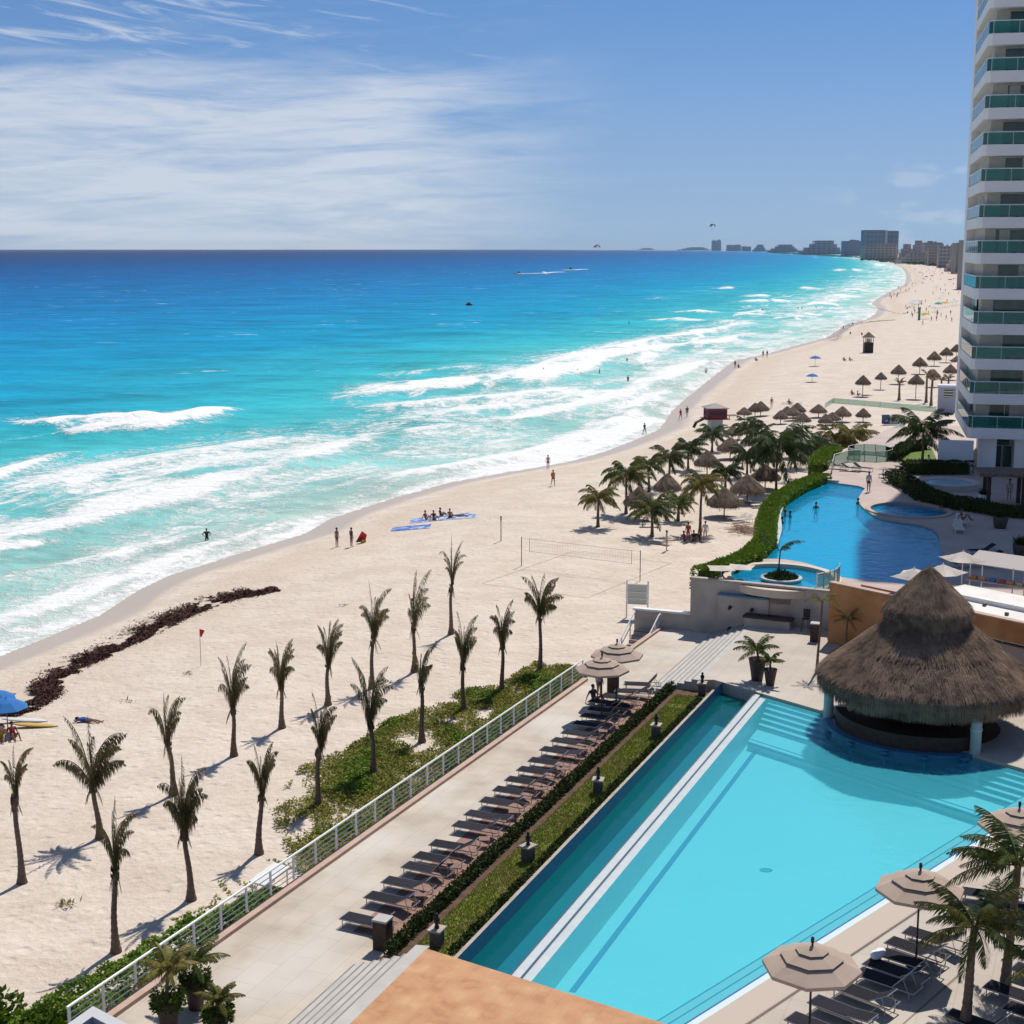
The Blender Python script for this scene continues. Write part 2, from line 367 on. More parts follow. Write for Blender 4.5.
hz = nd(nt, 'ShaderNodeMix', data_type='RGBA'); L(mrange(zz, .16, 0.0, 0, .55), hz.inputs[0]); L(tint.outputs[2], hz.inputs[6]); hz.inputs[7].default_value = (4.6, 5.6, 6.9, 1)
cx = nd(nt, 'ShaderNodeMix', data_type='RGBA'); L(cl, cx.inputs[0]); L(hz.outputs[2], cx.inputs[6]); cx.inputs[7].default_value = (9.6, 9.9, 10.4, 1)
bg = nd(nt, 'ShaderNodeBackground'); bg.inputs[1].default_value = .078; L(cx.outputs[2], bg.inputs[0])
wo = nd(nt, 'ShaderNodeOutputWorld'); L(bg.outputs[0], wo.inputs[0])
S.view_settings.view_transform = 'Standard'; S.view_settings.look = 'None'; S.view_settings.gamma = 1; S.view_settings.exposure = .08
S.render.engine = 'CYCLES'; cy = S.cycles; cy.use_denoising = True; cy.max_bounces = 6; cy.diffuse_bounces = 2; cy.glossy_bounces = 2; cy.transmission_bounces = 2; cy.transparent_max_bounces = 12; cy.volume_bounces = 0
cy.sample_clamp_indirect = 4; cy.caustics_reflective = False; cy.caustics_refractive = False; cy.use_adaptive_sampling = True; cy.adaptive_threshold = .02

# ------------------------------------------------------------------ sea and sand sheets
cols = np.arange(-620, 1660, 5.0)
rows = np.concatenate([249.62 + (np.linspace(0, 1, 46) ** 1.6) * 12, np.arange(262.5, 1500, 2.6)])
PX, PY = np.meshgrid(cols, rows)
uu = (PX - 512) / F; vv = -(PY - 512) / F
dy = cos(TH) + vv * sin(TH); dz = -sin(TH) + vv * cos(TH); tt = (SEA - HC) / dz
WX = uu * tt; WY = dy * tt
P2 = np.stack([WX.ravel(), WY.ravel()], 1)
D, AL = shore_dist(P2)
nr, nc = PX.shape
def seg_field(strokes, pts):
    out = np.zeros(len(pts)); hgtf = np.zeros(len(pts))
    for st in strokes:
        w_, k_, line = st[0], st[1], st[2]
        q = np.array([tuple(G(x, y, SEA))[:2] for x, y in line])
        lo = q.min(0) - w_ * 5; hi = q.max(0) + w_ * 5
        m = np.where((pts[:, 0] > lo[0]) & (pts[:, 0] < hi[0]) & (pts[:, 1] > lo[1]) & (pts[:, 1] < hi[1]))[0]
        if not len(m): continue
        p = pts[m]; best = np.full(len(p), 1e9); sgn = np.zeros(len(p)); tot = np.zeros(len(p))
        n = len(q) - 1
        for i in range(n):
            a = q[i]; e = q[i + 1] - a; L2 = (e * e).sum(); w = p - a; t = np.clip((w @ e) / L2, 0, 1)
            r = w - t[:, None] * e; d = np.sqrt((r * r).sum(1)); mm = d < best
            best[mm] = d[mm]; tot[mm] = (i + t[mm]) / n
            sgn[mm] = np.sign(e[0] * w[mm, 1] - e[1] * w[mm, 0])
        taper = np.clip(np.minimum(tot, 1 - tot) * 6, 0, 1) ** .5
        ww = np.where(sgn > 0, w_ * 2.3, w_ * .7)      # steep towards the shore, trailing out to sea
        f = np.exp(-(best / ww) ** 2) * k_ * taper
        out[m] = np.maximum(out[m], f)
        hgtf[m] = np.maximum(hgtf[m], np.exp(-(best / (w_ * .9)) ** 2) * taper * min(w_ * .38, 1.3) * k_)
    return out, hgtf
FOAM = [ # half width in metres, strength, line as seen (shoreward side on the right of travel)
 (5.0, 1.3, [(60, 437), (110, 434), (150, 431), (190, 421), (228, 409)]), (5.0, 1.1, [(20, 428), (70, 424), (120, 421), (170, 417)]),
 (2.0, .8, [(-160, 520), (-60, 492), (0, 478), (22, 468), (60, 457), (100, 452)]), (4.0, .62, [(-100, 600), (0, 545), (100, 521), (180, 503), (240, 480), (300, 464), (370, 444)]),
 (1.4, .9, [(98, 521), (150, 508), (200, 492), (222, 478), (262, 470), (300, 462), (368, 443)]),
 (6, .55, [(20, 500), (80, 480), (160, 462), (260, 446), (330, 432)]), (6, .50, [(60, 515), (140, 495), (210, 470), (300, 450)]), (5, .5, [(250, 470), (330, 450), (420, 432), (500, 425)]),
 (1.3, .75, [(-40, 560), (0, 553), (28, 549), (45, 541)]), (2.2, .5, [(0, 590), (60, 570), (110, 560), (170, 545), (230, 528)]),
 (4.5, 1.0, [(330, 402), (400, 392), (470, 388), (530, 383), (580, 372), (610, 358), (660, 350), (720, 343), (770, 331)]),
 (5.0, .8, [(340, 390), (430, 384), (520, 378), (590, 356), (650, 343), (700, 334), (770, 322)]), (5, .65, [(360, 412), (440, 404), (520, 398), (600, 386)]),
 (6, .6, [(400, 425), (480, 412), (560, 402), (620, 390)]), (3.0, .95, [(540, 414), (600, 403), (650, 387), (690, 370), (712, 360)]), (3.5, .7, [(480, 430), (560, 414), (620, 398), (670, 380)]),
 (4, 1.0, [(625, 322), (680, 320), (720, 322), (780, 322)]), (4, .8, [(640, 314), (700, 312), (770, 316), (820, 318)]), (4, .5, [(380, 378), (430, 372), (500, 366)]),
 (5, .9, [(720, 304), (770, 301), (830, 305), (860, 306)]), (5, 1.0, [(740, 297), (800, 295), (860, 297), (884, 298)]), (5, .8, [(700, 290), (760, 287), (820, 289), (880, 292)]),
 (5, .9, [(790, 280), (850, 279), (900, 281)]), (6, .8, [(800, 272), (850, 270), (898, 273)]), (7, .9, [(830, 264), (870, 264), (890, 267)]), (9, .9, [(790, 257), (830, 257.5), (866, 259)]),
 (10, .8, [(740, 253.4), (790, 254), (830, 256)]), (5, .45, [(600, 301), (660, 299), (720, 298)]),
 (1.8, .9, [(460, 478), (540, 466), (600, 447), (640, 428), (660, 416)]), (3.0, .7, [(380, 490), (450, 470), (540, 455), (610, 430), (650, 405), (690, 383)]),
 (2.2, .6, [(-60, 650), (0, 625), (60, 608), (120, 580), (200, 550), (260, 535), (330, 512)]),
 (.9, .8, [(518, 271.6), (528, 271.9), (540, 271.4)]), (1.6, .9, [(516, 274), (530, 273.7), (552, 272.6)]), (1.4, .9, [(566, 270.3), (574, 270), (584, 269.6)])]
foam, wh = seg_field(FOAM, P2)
def fbm(x, y, s):
    out = np.zeros(len(x))
    return out
idx = np.arange(nr * nc).reshape(nr, nc)
quads = np.stack([idx[:-1, :-1], idx[1:, :-1], idx[1:, 1:], idx[:-1, 1:]], -1).reshape(-1, 4)
def sheet_object(name, z, keep, attrs, material, kind='structure'):
    k = keep[quads].any(1); q = quads[k]; used = np.unique(q); remap = np.full(nr * nc, -1); remap[used] = np.arange(len(used))
    me = bpy.data.meshes.new(name); me.vertices.add(len(used))
    me.vertices.foreach_set('co', np.stack([P2[used, 0], P2[used, 1], z[used]], 1).ravel().astype(np.float32))
    q = remap[q]; me.loops.add(q.size); me.loops.foreach_set('vertex_index', q.ravel().astype(np.int32))
    me.polygons.add(len(q)); me.polygons.foreach_set('loop_start', (np.arange(len(q)) * 4).astype(np.int32))
    me.update(calc_edges=True); me.polygons.foreach_set('use_smooth', np.ones(len(q), dtype=bool))
    for an, av in attrs.items():
        a = me.attributes.new(an, 'FLOAT', 'POINT'); a.data.foreach_set('value', av[used].astype(np.float32))
    me.materials.append(material); o = bpy.data.objects.new(name, me); COL.objects.link(o); o['kind'] = kind
    me.validate(); return o
def nodemat(name):
    m = bpy.data.materials.new(name); m.use_nodes = True; return m, m.node_tree
# sea material
ms, nt = nodemat('sea_water'); L = nt.links.new; b = nt.nodes['Principled BSDF']
def attr(n): return nd(nt, 'ShaderNodeAttribute', attribute_name=n).outputs['Fac']
def noise(vec, sc, det=5, ro=.55, dist=0.0, stretch=None):
    if stretch is not None:
        mp = nd(nt, 'ShaderNodeMapping'); mp.inputs['Scale'].default_value = stretch; mp.inputs['Rotation'].default_value = (0, 0, 0); L(vec, mp.inputs[0]); vec = mp.outputs[0]
    n = nd(nt, 'ShaderNodeTexNoise'); n.inputs['Scale'].default_value = sc; n.inputs['Detail'].default_value = det; n.inputs['Roughness'].default_value = ro; n.inputs['Distortion'].default_value = dist
    L(vec, n.inputs['Vector']); return n.outputs[0]
dd = attr('offshore'); ff = attr('foam'); al = attr('along')
sd_vec = nd(nt, 'ShaderNodeCombineXYZ'); L(mth('MULTIPLY', al, .45), sd_vec.inputs[0]); L(dd, sd_vec.inputs[1]); sv = sd_vec.outputs[0]
big = noise(sv, .02, 4, .55, .4)
pos = nd(nt, 'ShaderNodeNewGeometry').outputs['Position']
lg = mth('LOGARITHM', mth('ADD', mth('MAXIMUM', mth('MULTIPLY', dd, mth('ADD', .72, mth('MULTIPLY', big, .56))), 0.0), 5.0), 10.0)   # log10(d + 5)
ramp = nd(nt, 'ShaderNodeValToRGB'); cr = ramp.color_ramp
def lp(d): return (math.log10(d + 5) - .6) / 3.6
L(mth('DIVIDE', mth('SUBTRACT', lg, .6), 3.6), ramp.inputs[0])
stops = [(0, (.50, .56, .47)), (6, (.36, .56, .50)), (16, (.27, .57, .53)), (35, (.13, .50, .50)), (70, (.03, .40, .46)), (140, (.0, .28, .47)), (300, (.0, .185, .42)), (700, (.0, .105, .31)), (1600, (.0, .055, .20)), (4500, (.001, .022, .10))]
cr.elements[0].position = lp(0); cr.elements[0].color = (*stops[0][1], 1); cr.elements[1].position = min(lp(4500), 1); cr.elements[1].color = (*stops[-1][1], 1)
for d_, c_ in stops[1:-1]:
    e = cr.elements.new(lp(d_)); e.color = (*c_, 1)
col = ramp.outputs[0]
# foam: fine lacy noise thresholded by the foam field
fine = noise(pos, .7, 9, .70, .6); mid = noise(sv, .16, 7, .6, 1.0)
lace = mth('ADD', mth('MULTIPLY', fine, .55), mth('MULTIPLY', mid, .45))
surf = mrange(dd, 100, 22, 0, .555)                       # churned surf zone
swash = mrange(dd, 9, 0, 0, .62)
field = mth('MAXIMUM', mth('ADD', ff, mth('MULTIPLY', surf, .30)), mth('MAXIMUM', mth('MULTIPLY', surf, mrange(noise(sv, .045, 4, .55, .7, (.5, 1, 1)), .32, .60, .45, 1.0)), swash))
band = mth('MULTIPLY', mrange(noise(sv, .06, 6, .62, .9, (.4, 1, 1)), .50, .66), mrange(dd, 125, 20, 0, .80))
field = mth('MAXIMUM', field, mth('MULTIPLY', band, mrange(dd, 0, 12)))
field = mth('MULTIPLY', field, mrange(noise(sv, .11, 4, .6, .6), .30, .55, .55, 1.05))
lvl = mth('ADD', mth('ADD', mth('MULTIPLY', mth('SUBTRACT', lace, .5), 1.15), mth('MULTIPLY', mrange(mth('ABSOLUTE', mth('SUBTRACT', noise(pos, .55, 6, .6, .5), .5)), 0, .07, 1, 0), .09)), mth('MULTIPLY', mth('SUBTRACT', field, .52), .62))
fo = mrange(lvl, -.10, .16)
fo = mth('MULTIPLY', fo, mrange(field, .03, .25))
cap = mth('MULTIPLY', mrange(noise(pos, .16, 6, .62, .5, (.4, 1.0, 1)), .64, .70), mrange(noise(pos, .012, 2), .40, .62)); cap = mth('MULTIPLY', cap, mrange(dd, 2500, 300, 0, .75))
fo = mth('MAXIMUM', fo, cap)
streak = mth('ADD', mth('MULTIPLY', noise(pos, .05, 6, .6, .6, (.55, 1, 1)), .6), mth('MULTIPLY', noise(pos, .35, 5, .65, 0, (.6, 1, 1)), .4)); 
hs = nd(nt, 'ShaderNodeHueSaturation'); L(col, hs.inputs['Color']); L(mrange(streak, .35, .65, .66, 1.30, False), hs.inputs['Value'])
mx = nd(nt, 'ShaderNodeMix', data_type='RGBA'); L(fo, mx.inputs[0]); L(hs.outputs[0], mx.inputs[6])
mx.inputs[7].default_value = (.80, .80, .78, 1)
nt.nodes.remove(b); df = nd(nt, 'ShaderNodeBsdfDiffuse'); L(mx.outputs[2], df.inputs[0]); gs = nd(nt, 'ShaderNodeBsdfGlossy'); gs.inputs['Roughness'].default_value = .22; fz = nd(nt, 'ShaderNodeFresnel'); fz.inputs[0].default_value = 1.33
w1 = noise(sv, .10, 3, .5, .3, (.5, 1, 1)); w2 = noise(pos, .45, 6, .62, 0, (.6, 1, 1))
hh = mth('ADD', mth('ADD', mth('MULTIPLY', w1, 1.0), mth('MULTIPLY', w2, .45)), mth('MULTIPLY', mth('MULTIPLY', fo, fine), .22))
bp = nd(nt, 'ShaderNodeBump'); bp.inputs['Distance'].default_value = 1.3; bp.inputs['Strength'].default_value = .85; L(hh, bp.inputs['Height'])
for q_ in (df, gs, fz): L(bp.outputs[0], q_.inputs['Normal'])
msx = nd(nt, 'ShaderNodeMixShader'); L(mth('MULTIPLY', mth('MINIMUM', fz.outputs[0], .09), mrange(fo, 0, .6, 1, 0)), msx.inputs[0]); L(df.outputs[0], msx.inputs[1]); L(gs.outputs[0], msx.inputs[2]); L(msx.outputs[0], nt.nodes['Material Output'].inputs[0])
wav = wh * np.clip(D / 6, 0, 1) + np.clip(D / 25, 0, 1) * .12 * np.sin(D / 7.0 + np.sin(AL / 30) * 2) * np.clip(1 - P2[:, 1] / 900, 0, 1)
sheet_object('sea', SEA + wav, D > -3, {'offshore': D, 'foam': foam, 'along': AL}, ms)
# sand material
md, nt = nodemat('beach_sand'); L = nt.links.new; b = nt.nodes['Principled BSDF']
ii = attr('inland'); al = attr('along'); pos = nd(nt, 'ShaderNodeNewGeometry').outputs['Position']
a1 = noise(pos, .35, 6, .6, .3); a2 = noise(pos, 3.0, 5, .65)
c = nd(nt, 'ShaderNodeMix', data_type='RGBA'); L(mrange(mth('ADD', mth('MULTIPLY', a1, .6), mth('MULTIPLY', a2, .4)), .38, .62), c.inputs[0]); c.inputs[6].default_value = (.57, .475, .385, 1); c.inputs[7].default_value = (.66, .565, .475, 1)
dv = nd(nt, 'ShaderNodeCombineXYZ'); L(mth('MULTIPLY', al, .12), dv.inputs[0]); L(ii, dv.inputs[1])
edge = mth('ADD', ii, mth('MULTIPLY', mth('SUBTRACT', noise(dv.outputs[0], .35, 4), .5), 3.0))
wet = mrange(edge, 4.6, 2.4)
c_w = nd(nt, 'ShaderNodeMix', data_type='RGBA'); L(wet, c_w.inputs[0]); L(c.outputs[2], c_w.inputs[6]); c_w.inputs[7].default_value = (.47, .39, .32, 1)
# trodden, yellower band above the wash and a line of scattered weed crumbs
yb = mth('MULTIPLY', mrange(edge, 5, 7), mrange(edge, 15, 9)); c_y = nd(nt, 'ShaderNodeMix', data_type='RGBA'); L(mth('MULTIPLY', yb, .55), c_y.inputs[0]); L(c_w.outputs[2], c_y.inputs[6]); c_y.inputs[7].default_value = (.56, .45, .35, 1)
cr_ = mth('MULTIPLY', mth('MULTIPLY', mrange(noise(pos, 1.6, 7, .75, .4), .60, .68), mrange(edge, 7, 9)), mrange(edge, 17, 12)); cr_ = mth('MULTIPLY', cr_, mrange(noise(pos, .06, 2), .48, .62))
c_c = nd(nt, 'ShaderNodeMix', data_type='RGBA'); L(mth('MULTIPLY', cr_, .55), c_c.inputs[0]); L(c_y.outputs[2], c_c.inputs[6]); c_c.inputs[7].default_value = (.22, .14, .09, 1)
c_v = nd(nt, 'ShaderNodeMix', data_type='RGBA'); L(mrange(edge, 150, 230), c_v.inputs[0]); L(c_c.outputs[2], c_v.inputs[6]); c_v.inputs[7].default_value = (.16, .15, .10, 1)
L(c_v.outputs[2], b.inputs['Base Color']); L(mrange(wet, 0, 1, .95, .42, False), b.inputs['Roughness']); b.inputs['Specular IOR Level'].default_value = .25
dent = mth('ADD', mth('MULTIPLY', noise(pos, 1.5, 5, .65), 1.0), mth('MULTIPLY', noise(pos, .25, 3), 1.6))
vo = nd(nt, 'ShaderNodeTexVoronoi'); vo.inputs['Scale'].default_value = 1.15; vo.inputs['Randomness'].default_value = 1; L(pos, vo.inputs['Vector'])
dent = mth('ADD', dent, mrange(vo.outputs['Distance'], .05, .35, 0, .35))
bp = nd(nt, 'ShaderNodeBump'); bp.inputs['Distance'].default_value = .20; L(mrange(wet, 0, 1, .9, .05, False), bp.inputs['Strength']); L(dent, bp.inputs['Height']); L(bp.outputs[0], b.inputs['Normal'])
sheet_object('sand', sand_z_arr(D), D < 14, {'inland': -D, 'along': AL}, md)
sheet_seabed = None

# haze: pale even air round everything
bmz = MB().box((0, 13300, 56), (46000, 27000, 124)); hzo = bmz.build('haze', None, None); hzo.data.materials.clear()
mh = bpy.data.materials.new('haze_air'); mh.use_nodes = True; nt = mh.node_tree; nt.nodes.clear()
pv = nd(nt, 'ShaderNodeVolumePrincipled'); pv.inputs['Color'].default_value = (.66, .82, 1.0, 1); pv.inputs['Density'].default_value = 2.3e-5; pv.inputs['Anisotropy'].default_value = .1
om = nd(nt, 'ShaderNodeOutputMaterial'); nt.links.new(pv.outputs[0], om.inputs['Volume'])
hzo.data.materials.append(mh); hzo['kind'] = 'stuff'; hzo['label'] = 'pale sea haze that softens the far coast'
HZ = hzo
# ------------------------------------------------------------------ terraces, pools, walls
def xy(*pts): return [(p[0], p[1]) for p in pts]
def struct(name, mb, m, smooth=False): o = mb.build(name, m, None, smooth); o['kind'] = 'structure'; return o
def lineint(p, d, q, e):
    den = d[0] * e[1] - d[1] * e[0]; t = ((q[0] - p[0]) * e[1] - (q[1] - p[1]) * e[0]) / den
    return Vector((p[0] + d[0] * t, p[1] + d[1] * t, 0))
R0 = G(105, 1018, 0); R1 = G(583, 680, 0); RD = (R1 - R0).normalized()
OC = Vector((-2.72, 44.4, 0)); OD = (Vector((4.3, 39.8, 0)) - OC).normalized()       # terracotta platform: far corner, far edge
FE = G(712, 680, .95); FE.z = 0; FD = (G(1024, 770, .95) - G(712, 680, .95)); FD.z = 0; FD.normalize()    # pool's far edge
RE = G(700, 1024, .95); RE.z = 0; RQ = (G(965, 855, .95) - G(700, 1024, .95)); RQ.z = 0; RQ.normalize()    # pool's right edge
def bline(b, P=None, Dv=None):                                                                        # where the line of constant b meets a line
    return lineint(AB(0, b), UD, P, Dv)
KB = -18.72                                                                                            # lawn-side kerb
C_nl, C_fl = bline(KB + .35, OC, OD), bline(KB + .35, FE, FD)
D_nl, D_fl = bline(-16.42, OC, OD), bline(-16.42, FE, FD)
M_nl, M_fl = bline(-16.05, OC, OD), bline(-16.05, FE, FD)
M_nr = lineint(OC, OD, RE, RQ); M_fr = lineint(FE, FD, RE, RQ)
far0 = R0 - RD * 25; far1 = G(662, 629, 0); WL = Vector((7.9, 89.3, 0))
struct('terrace_floor', MB().prism(xy(far0, R1, far1, WL + Vector((1.2, -.3, 0)), Vector((22, 86.5, 0)), AB(72.5, -15), AB(72.4, -24.1), AB(72.4, -21.1), AB(39.75, -21.1), AB(39.75, -22.1), AB(10, -22.1)), -2.6, 0), M['terrace'])
# stone coping that carries the railing
cw = MB(); nrm = Vector((-RD.y, RD.x, 0)); ang = atan2(RD.y, RD.x)
Lr = (R1 - R0).length + 4
cw.box((R0 + RD * (Lr / 2 - 4) - nrm * .12) + Vector((0, 0, .07)), (Lr, .34, .14), ang)
o = cw.build('terrace_kerb', M['coping']); tag(o, 'long low pinkish stone kerb under the white railing at the seaward terrace edge', 'kerb')
o = MB().box(((far1 + R1) / 2 + RD * 1.6 - nrm * .1) + Vector((0, 0, .07)), ((far1 - R1).length - 3.2, .3, .14), ang).build('terrace_kerb', M['coping']); tag(o, 'short stone kerb between the terrace and the beach stairs', 'kerb')
# retaining face below the kerb
o = MB().box((R0 + RD * (Lr / 2 - 4) + nrm * .08) + Vector((0, 0, -1.3)), (Lr, .12, 2.56), ang).build('retaining_wall', M['wall_stone']); tag(o, 'plain retaining wall below the white railing, hidden by creepers', 'wall')
# railing
rail = empty('railing', R0, ang, 1, 'long white metal railing with horizontal bars running along the terrace edge above the beach', 'railing')
n = int(((R1 - R0).length) / 1.5); step = (R1 - R0).length / n
p_me = None
for i in range(-1, n + 1):
    if p_me is None:
        p_me = MB().box((0, 0, .55), (.09, .05, .9)).build('post', M['white_metal'], rail); q = p_me
    else: q = p_me.copy(); COL.objects.link(q); q.parent = rail
    q.location = (i * step, .02, .1)
rb = MB().tube([(-1.6, .02, 1.12), (n * step + .05, .02, 1.12)], .045, 8); rb.build('handrail', M['white_metal'], rail)
bb = MB()
for k in range(4): bb.tube([(-1.6, .02, .32 + k * .19), (n * step, .02, .32 + k * .19)], .018, 5)
bb.build('horizontal_bars', M['white_metal'], rail)
# near steps (terrace up to the terracotta platform)
def steps(name, a0, a1, b0, b1, n, z1, label):
    root = empty(name, AB((a0 + a1) / 2, b0), 0, 1, label, 'steps'); iv = Vector(root.location)
    w_ = (b1 - b0) / n
    t = MB(); e = MB()
    for i in range(n):
        z = z1 * (i + 1) / n
        P = [AB(a0, b0 + w_ * i) - iv, AB(a1, b0 + w_ * i) - iv, AB(a1, b0 + w_ * (i + 1) + (.0)) - iv, AB(a0, b0 + w_ * (i + 1)) - iv]
        t.prism(xy(*P), -.5, z)
        Q = [AB(a0 + .01, b0 + w_ * i - .004) - iv, AB(a1 - .01, b0 + w_ * i - .004) - iv, AB(a1 - .01, b0 + w_ * i + .055) - iv, AB(a0 + .01, b0 + w_ * i + .055) - iv]
        e.prism(xy(*Q), z - z1 / n * .98, z + .004)
    t.build('tread', M['step'], root); e.build('step_edge', M['step_edge'], root)
    return root
steps('stone_steps', 22, 39.72, -22.0, -19.45, 7, 1.0, 'pale stone steps with dark edges climbing to the terracotta platform at the bottom')
steps('stone_steps', 72.55, 86.4, -22.3, -19.6, 7, 1.0, 'wide pale stone steps between the seaside terrace and the palm planter deck')
# terracotta platform
near = OC - UD * 22
o = struct('terracotta_platform', MB().prism(xy(OC + UD * -.0 - VD * .0, OC + OD * 9.2, OC + OD * 9.2 - UD * 18, near), -.5, 1.03), M['orange_slab'])
o = MB().prism(xy(OC - VD * .45 - UD * .1 + UD * .25, OC + UD * .25, OC - UD * 20, OC - VD * .45 - UD * 20), -.4, 1.008).build('stone_border', M['step']); o['kind'] = 'structure'
# planted strip: kerb, hedge bed, lawn
o = struct('planting_bed_soil', MB().prism(xy(AB(39.8, -21.1), AB(72.4, -21.1), AB(72.6, KB), AB(40.4, KB)), -.5, .42), M['soil'])
o = struct('lawn', MB().prism(xy(AB(40.3, -20.35), AB(70.6, -20.35), AB(71.4, KB - .02), AB(40.7, KB - .02)), .40, .50), M['lawn'])
o = MB().prism(xy(AB(40.2, -21.32), AB(72.3, -21.32), AB(72.3, -21.1), AB(40.2, -21.1)), -.1, .30).build('bed_kerb', M['kerb']); tag(o, 'pale stone kerb between the lounger row and the clipped hedge', 'kerb')
o = MB().prism(xy(bline(KB - .15, OC, OD), bline(KB + .33, OC, OD), bline(KB + .33, FE, FD), bline(KB - .15, FE, FD)), -.5, .56).build('pool_kerb', M['kerb']); tag(o, 'long beige stone kerb between the lawn and the teal overflow channel', 'kerb')
# decks
WR = Vector((17.9, 82.1, 0))
OWd = (Vector((25.6, 72.8, 0)) - WR).normalized()
EDf = lineint(AB(0, KB - .15), UD, FE, FD)
deck_poly = [M_nr - RQ * 1.0, M_nr, M_fr, EDf, AB(72.6, -19.6), AB(86.9, -19.6), Vector((19.5, 85.6, 0)), WR + OWd * 60, Vector((62, 5, 0)), Vector((8, 12, 0)), OC + OD * 9.19 - UD * 16, OC + OD * 9.19]
struct('pool_deck', MB().prism(xy(*deck_poly), -.6, 1.0), M['deck'])
# pools
def basin(name, poly, zf, ztop, mf, mw):
    b = MB(); b.sheet(xy(*poly), zf); b.build(name + '_floor', mf)['kind'] = 'structure'
    n = len(poly); ar = sum(poly[i][0] * poly[(i + 1) % n][1] - poly[(i + 1) % n][0] * poly[i][1] for i in range(n))
    P = list(poly) if ar < 0 else list(reversed(poly))
    w_ = MB().strip(P, zf, ztop, True); w_.build(name + '_walls', mw)['kind'] = 'structure'
def inset(poly, d):
    c = sum((Vector((p[0], p[1], 0)) for p in poly), Vector()) / len(poly)
    return [Vector((p[0], p[1], 0)) + (c - Vector((p[0], p[1], 0))).normalized() * d for p in poly]
main = [M_nl, M_fl, M_fr, M_nr]
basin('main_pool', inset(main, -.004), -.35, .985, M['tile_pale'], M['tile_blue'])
chan = [C_nl, C_fl, D_fl, D_nl]
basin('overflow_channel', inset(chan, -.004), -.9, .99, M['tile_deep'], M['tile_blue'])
struct('main_pool_water', MB().sheet(xy(*main), .86), M['water_main'])
struct('overflow_channel_water', MB().sheet(xy(*chan), .40), M['water_deep'])
# divider wall between the two basins: proud white coping, drowned ledge
dv = empty('pool_divider_wall', (D_nl + D_fl) / 2, 0, 1, 'long white weir wall dividing the teal channel from the bright main pool', 'wall'); iv = Vector(dv.location)
q = [bline(-16.44, OC, OD), bline(-16.44, FE, FD), bline(-16.12, FE, FD), bline(-16.12, OC, OD)]
MB().prism(xy(*[p - iv for p in q]), -.88, .90).build('coping', M['tile_white'], dv)
q = [bline(-16.06, OC, OD), bline(-16.06, FE, FD) + UD * -.3, bline(-15.74, FE, FD) + UD * -.3, bline(-15.74, OC, OD)]
MB().prism(xy(*[p - iv for p in q]), -.34, .864).build('drowned_ledge', M['tile_white'], dv)
q = [bline(-16.12, OC, OD), bline(-16.12, FE, FD), bline(-16.065, FE, FD), bline(-16.065, OC, OD)]
MB().prism(xy(*[p - iv for p in q]), -.34, .872).build('blue_joint', M['tile_line'], dv)
# steps in the water along the far edge, then a shelf; steps along the right edge
fn = Vector((FD.y, -FD.x, 0)); fn = fn if fn.dot(M_nl - M_fl) > 0 else -fn
rn = Vector((-RQ.y, RQ.x, 0)); rn = rn if rn.dot(M_nl - M_nr) > 0 else -rn
Fa = M_fl + FD * .7; Fb = M_fr
us = empty('pool_entry_steps', (Fa + Fb) / 2, 0, 1, 'pale underwater steps along the far edge of the main pool, leading to the thatched bar', 'steps'); iv = Vector(us.location)
tr = MB(); ed = MB()
def band(b, d0, d1, z0, z1):
    q = [lineint(AB(0, -15.6), UD, FE + fn * d0, FD), lineint(RE + rn * .01, RQ, FE + fn * d0, FD), lineint(RE + rn * .01, RQ, FE + fn * d1, FD), lineint(AB(0, -15.6), UD, FE + fn * d1, FD)]
    b.prism(xy(*[p - iv for p in q]), z0, z1)
for i in range(5):
    z = .70 - .13 * i; band(tr, .42 * i, .42 * i + .415, -.345, z); band(ed, .42 * i + .34, .42 * i + .42, z - .1, z + .005)
band(tr, 2.1, 4.0, -.345, .0); band(ed, 3.55, 3.65, -.1, .006); band(ed, 3.92, 4.02, -.1, .008)
tr.build('tread', M['tile_pale'], us); ed.build('blue_tread_edge', M['tile_line'], us)
us = empty('pool_side_steps', (M_nr + M_fr) / 2, 0, 1, 'white underwater steps along the right side of the main pool by the parasols', 'steps'); iv = Vector(us.location)
tr = MB(); ed = MB(); s1 = M_nr - RQ * .5; s2 = M_fr - RQ * 2.4
for i in range(3):
    a0, a1 = s1 + rn * (.40 * i) - iv, s2 + rn * (.40 * i) - iv; z = (.88, .835, .78)[i]
    tr.prism(xy(a0, a1, a1 + rn * .395, a0 + rn * .395), -.345, z)
    ed.prism(xy(a0 + rn * .36, a1 + rn * .36, a1 + rn * .42, a0 + rn * .42), z - .12, z + .004)
tr.build('tread', plain('step_tile', (.55, .66, .68), .5), us); ed.build('blue_tread_edge', M['tile_line'], us)
# lane line and floor drain
l0, l1 = G(572, 992, -.34), G(764, 740, -.34); dl = (l1 - l0).normalized(); pn = Vector((-dl.y, dl.x, 0)) * .11
struct('lane_line', MB().sheet(xy(l0 + pn, l1 + pn, l1 - pn, l0 - pn), -.34), M['tile_line'])
dr = G(766, 870, -.34); struct('floor_drain', MB().prism(xy(*[dr + Vector((cos(t) * .26, sin(t) * .2, 0)) for t in np.linspace(0, 6.283, 9)[:-1]]), -.349, -.335), plain('drain_green', (.01, .30, .25)))
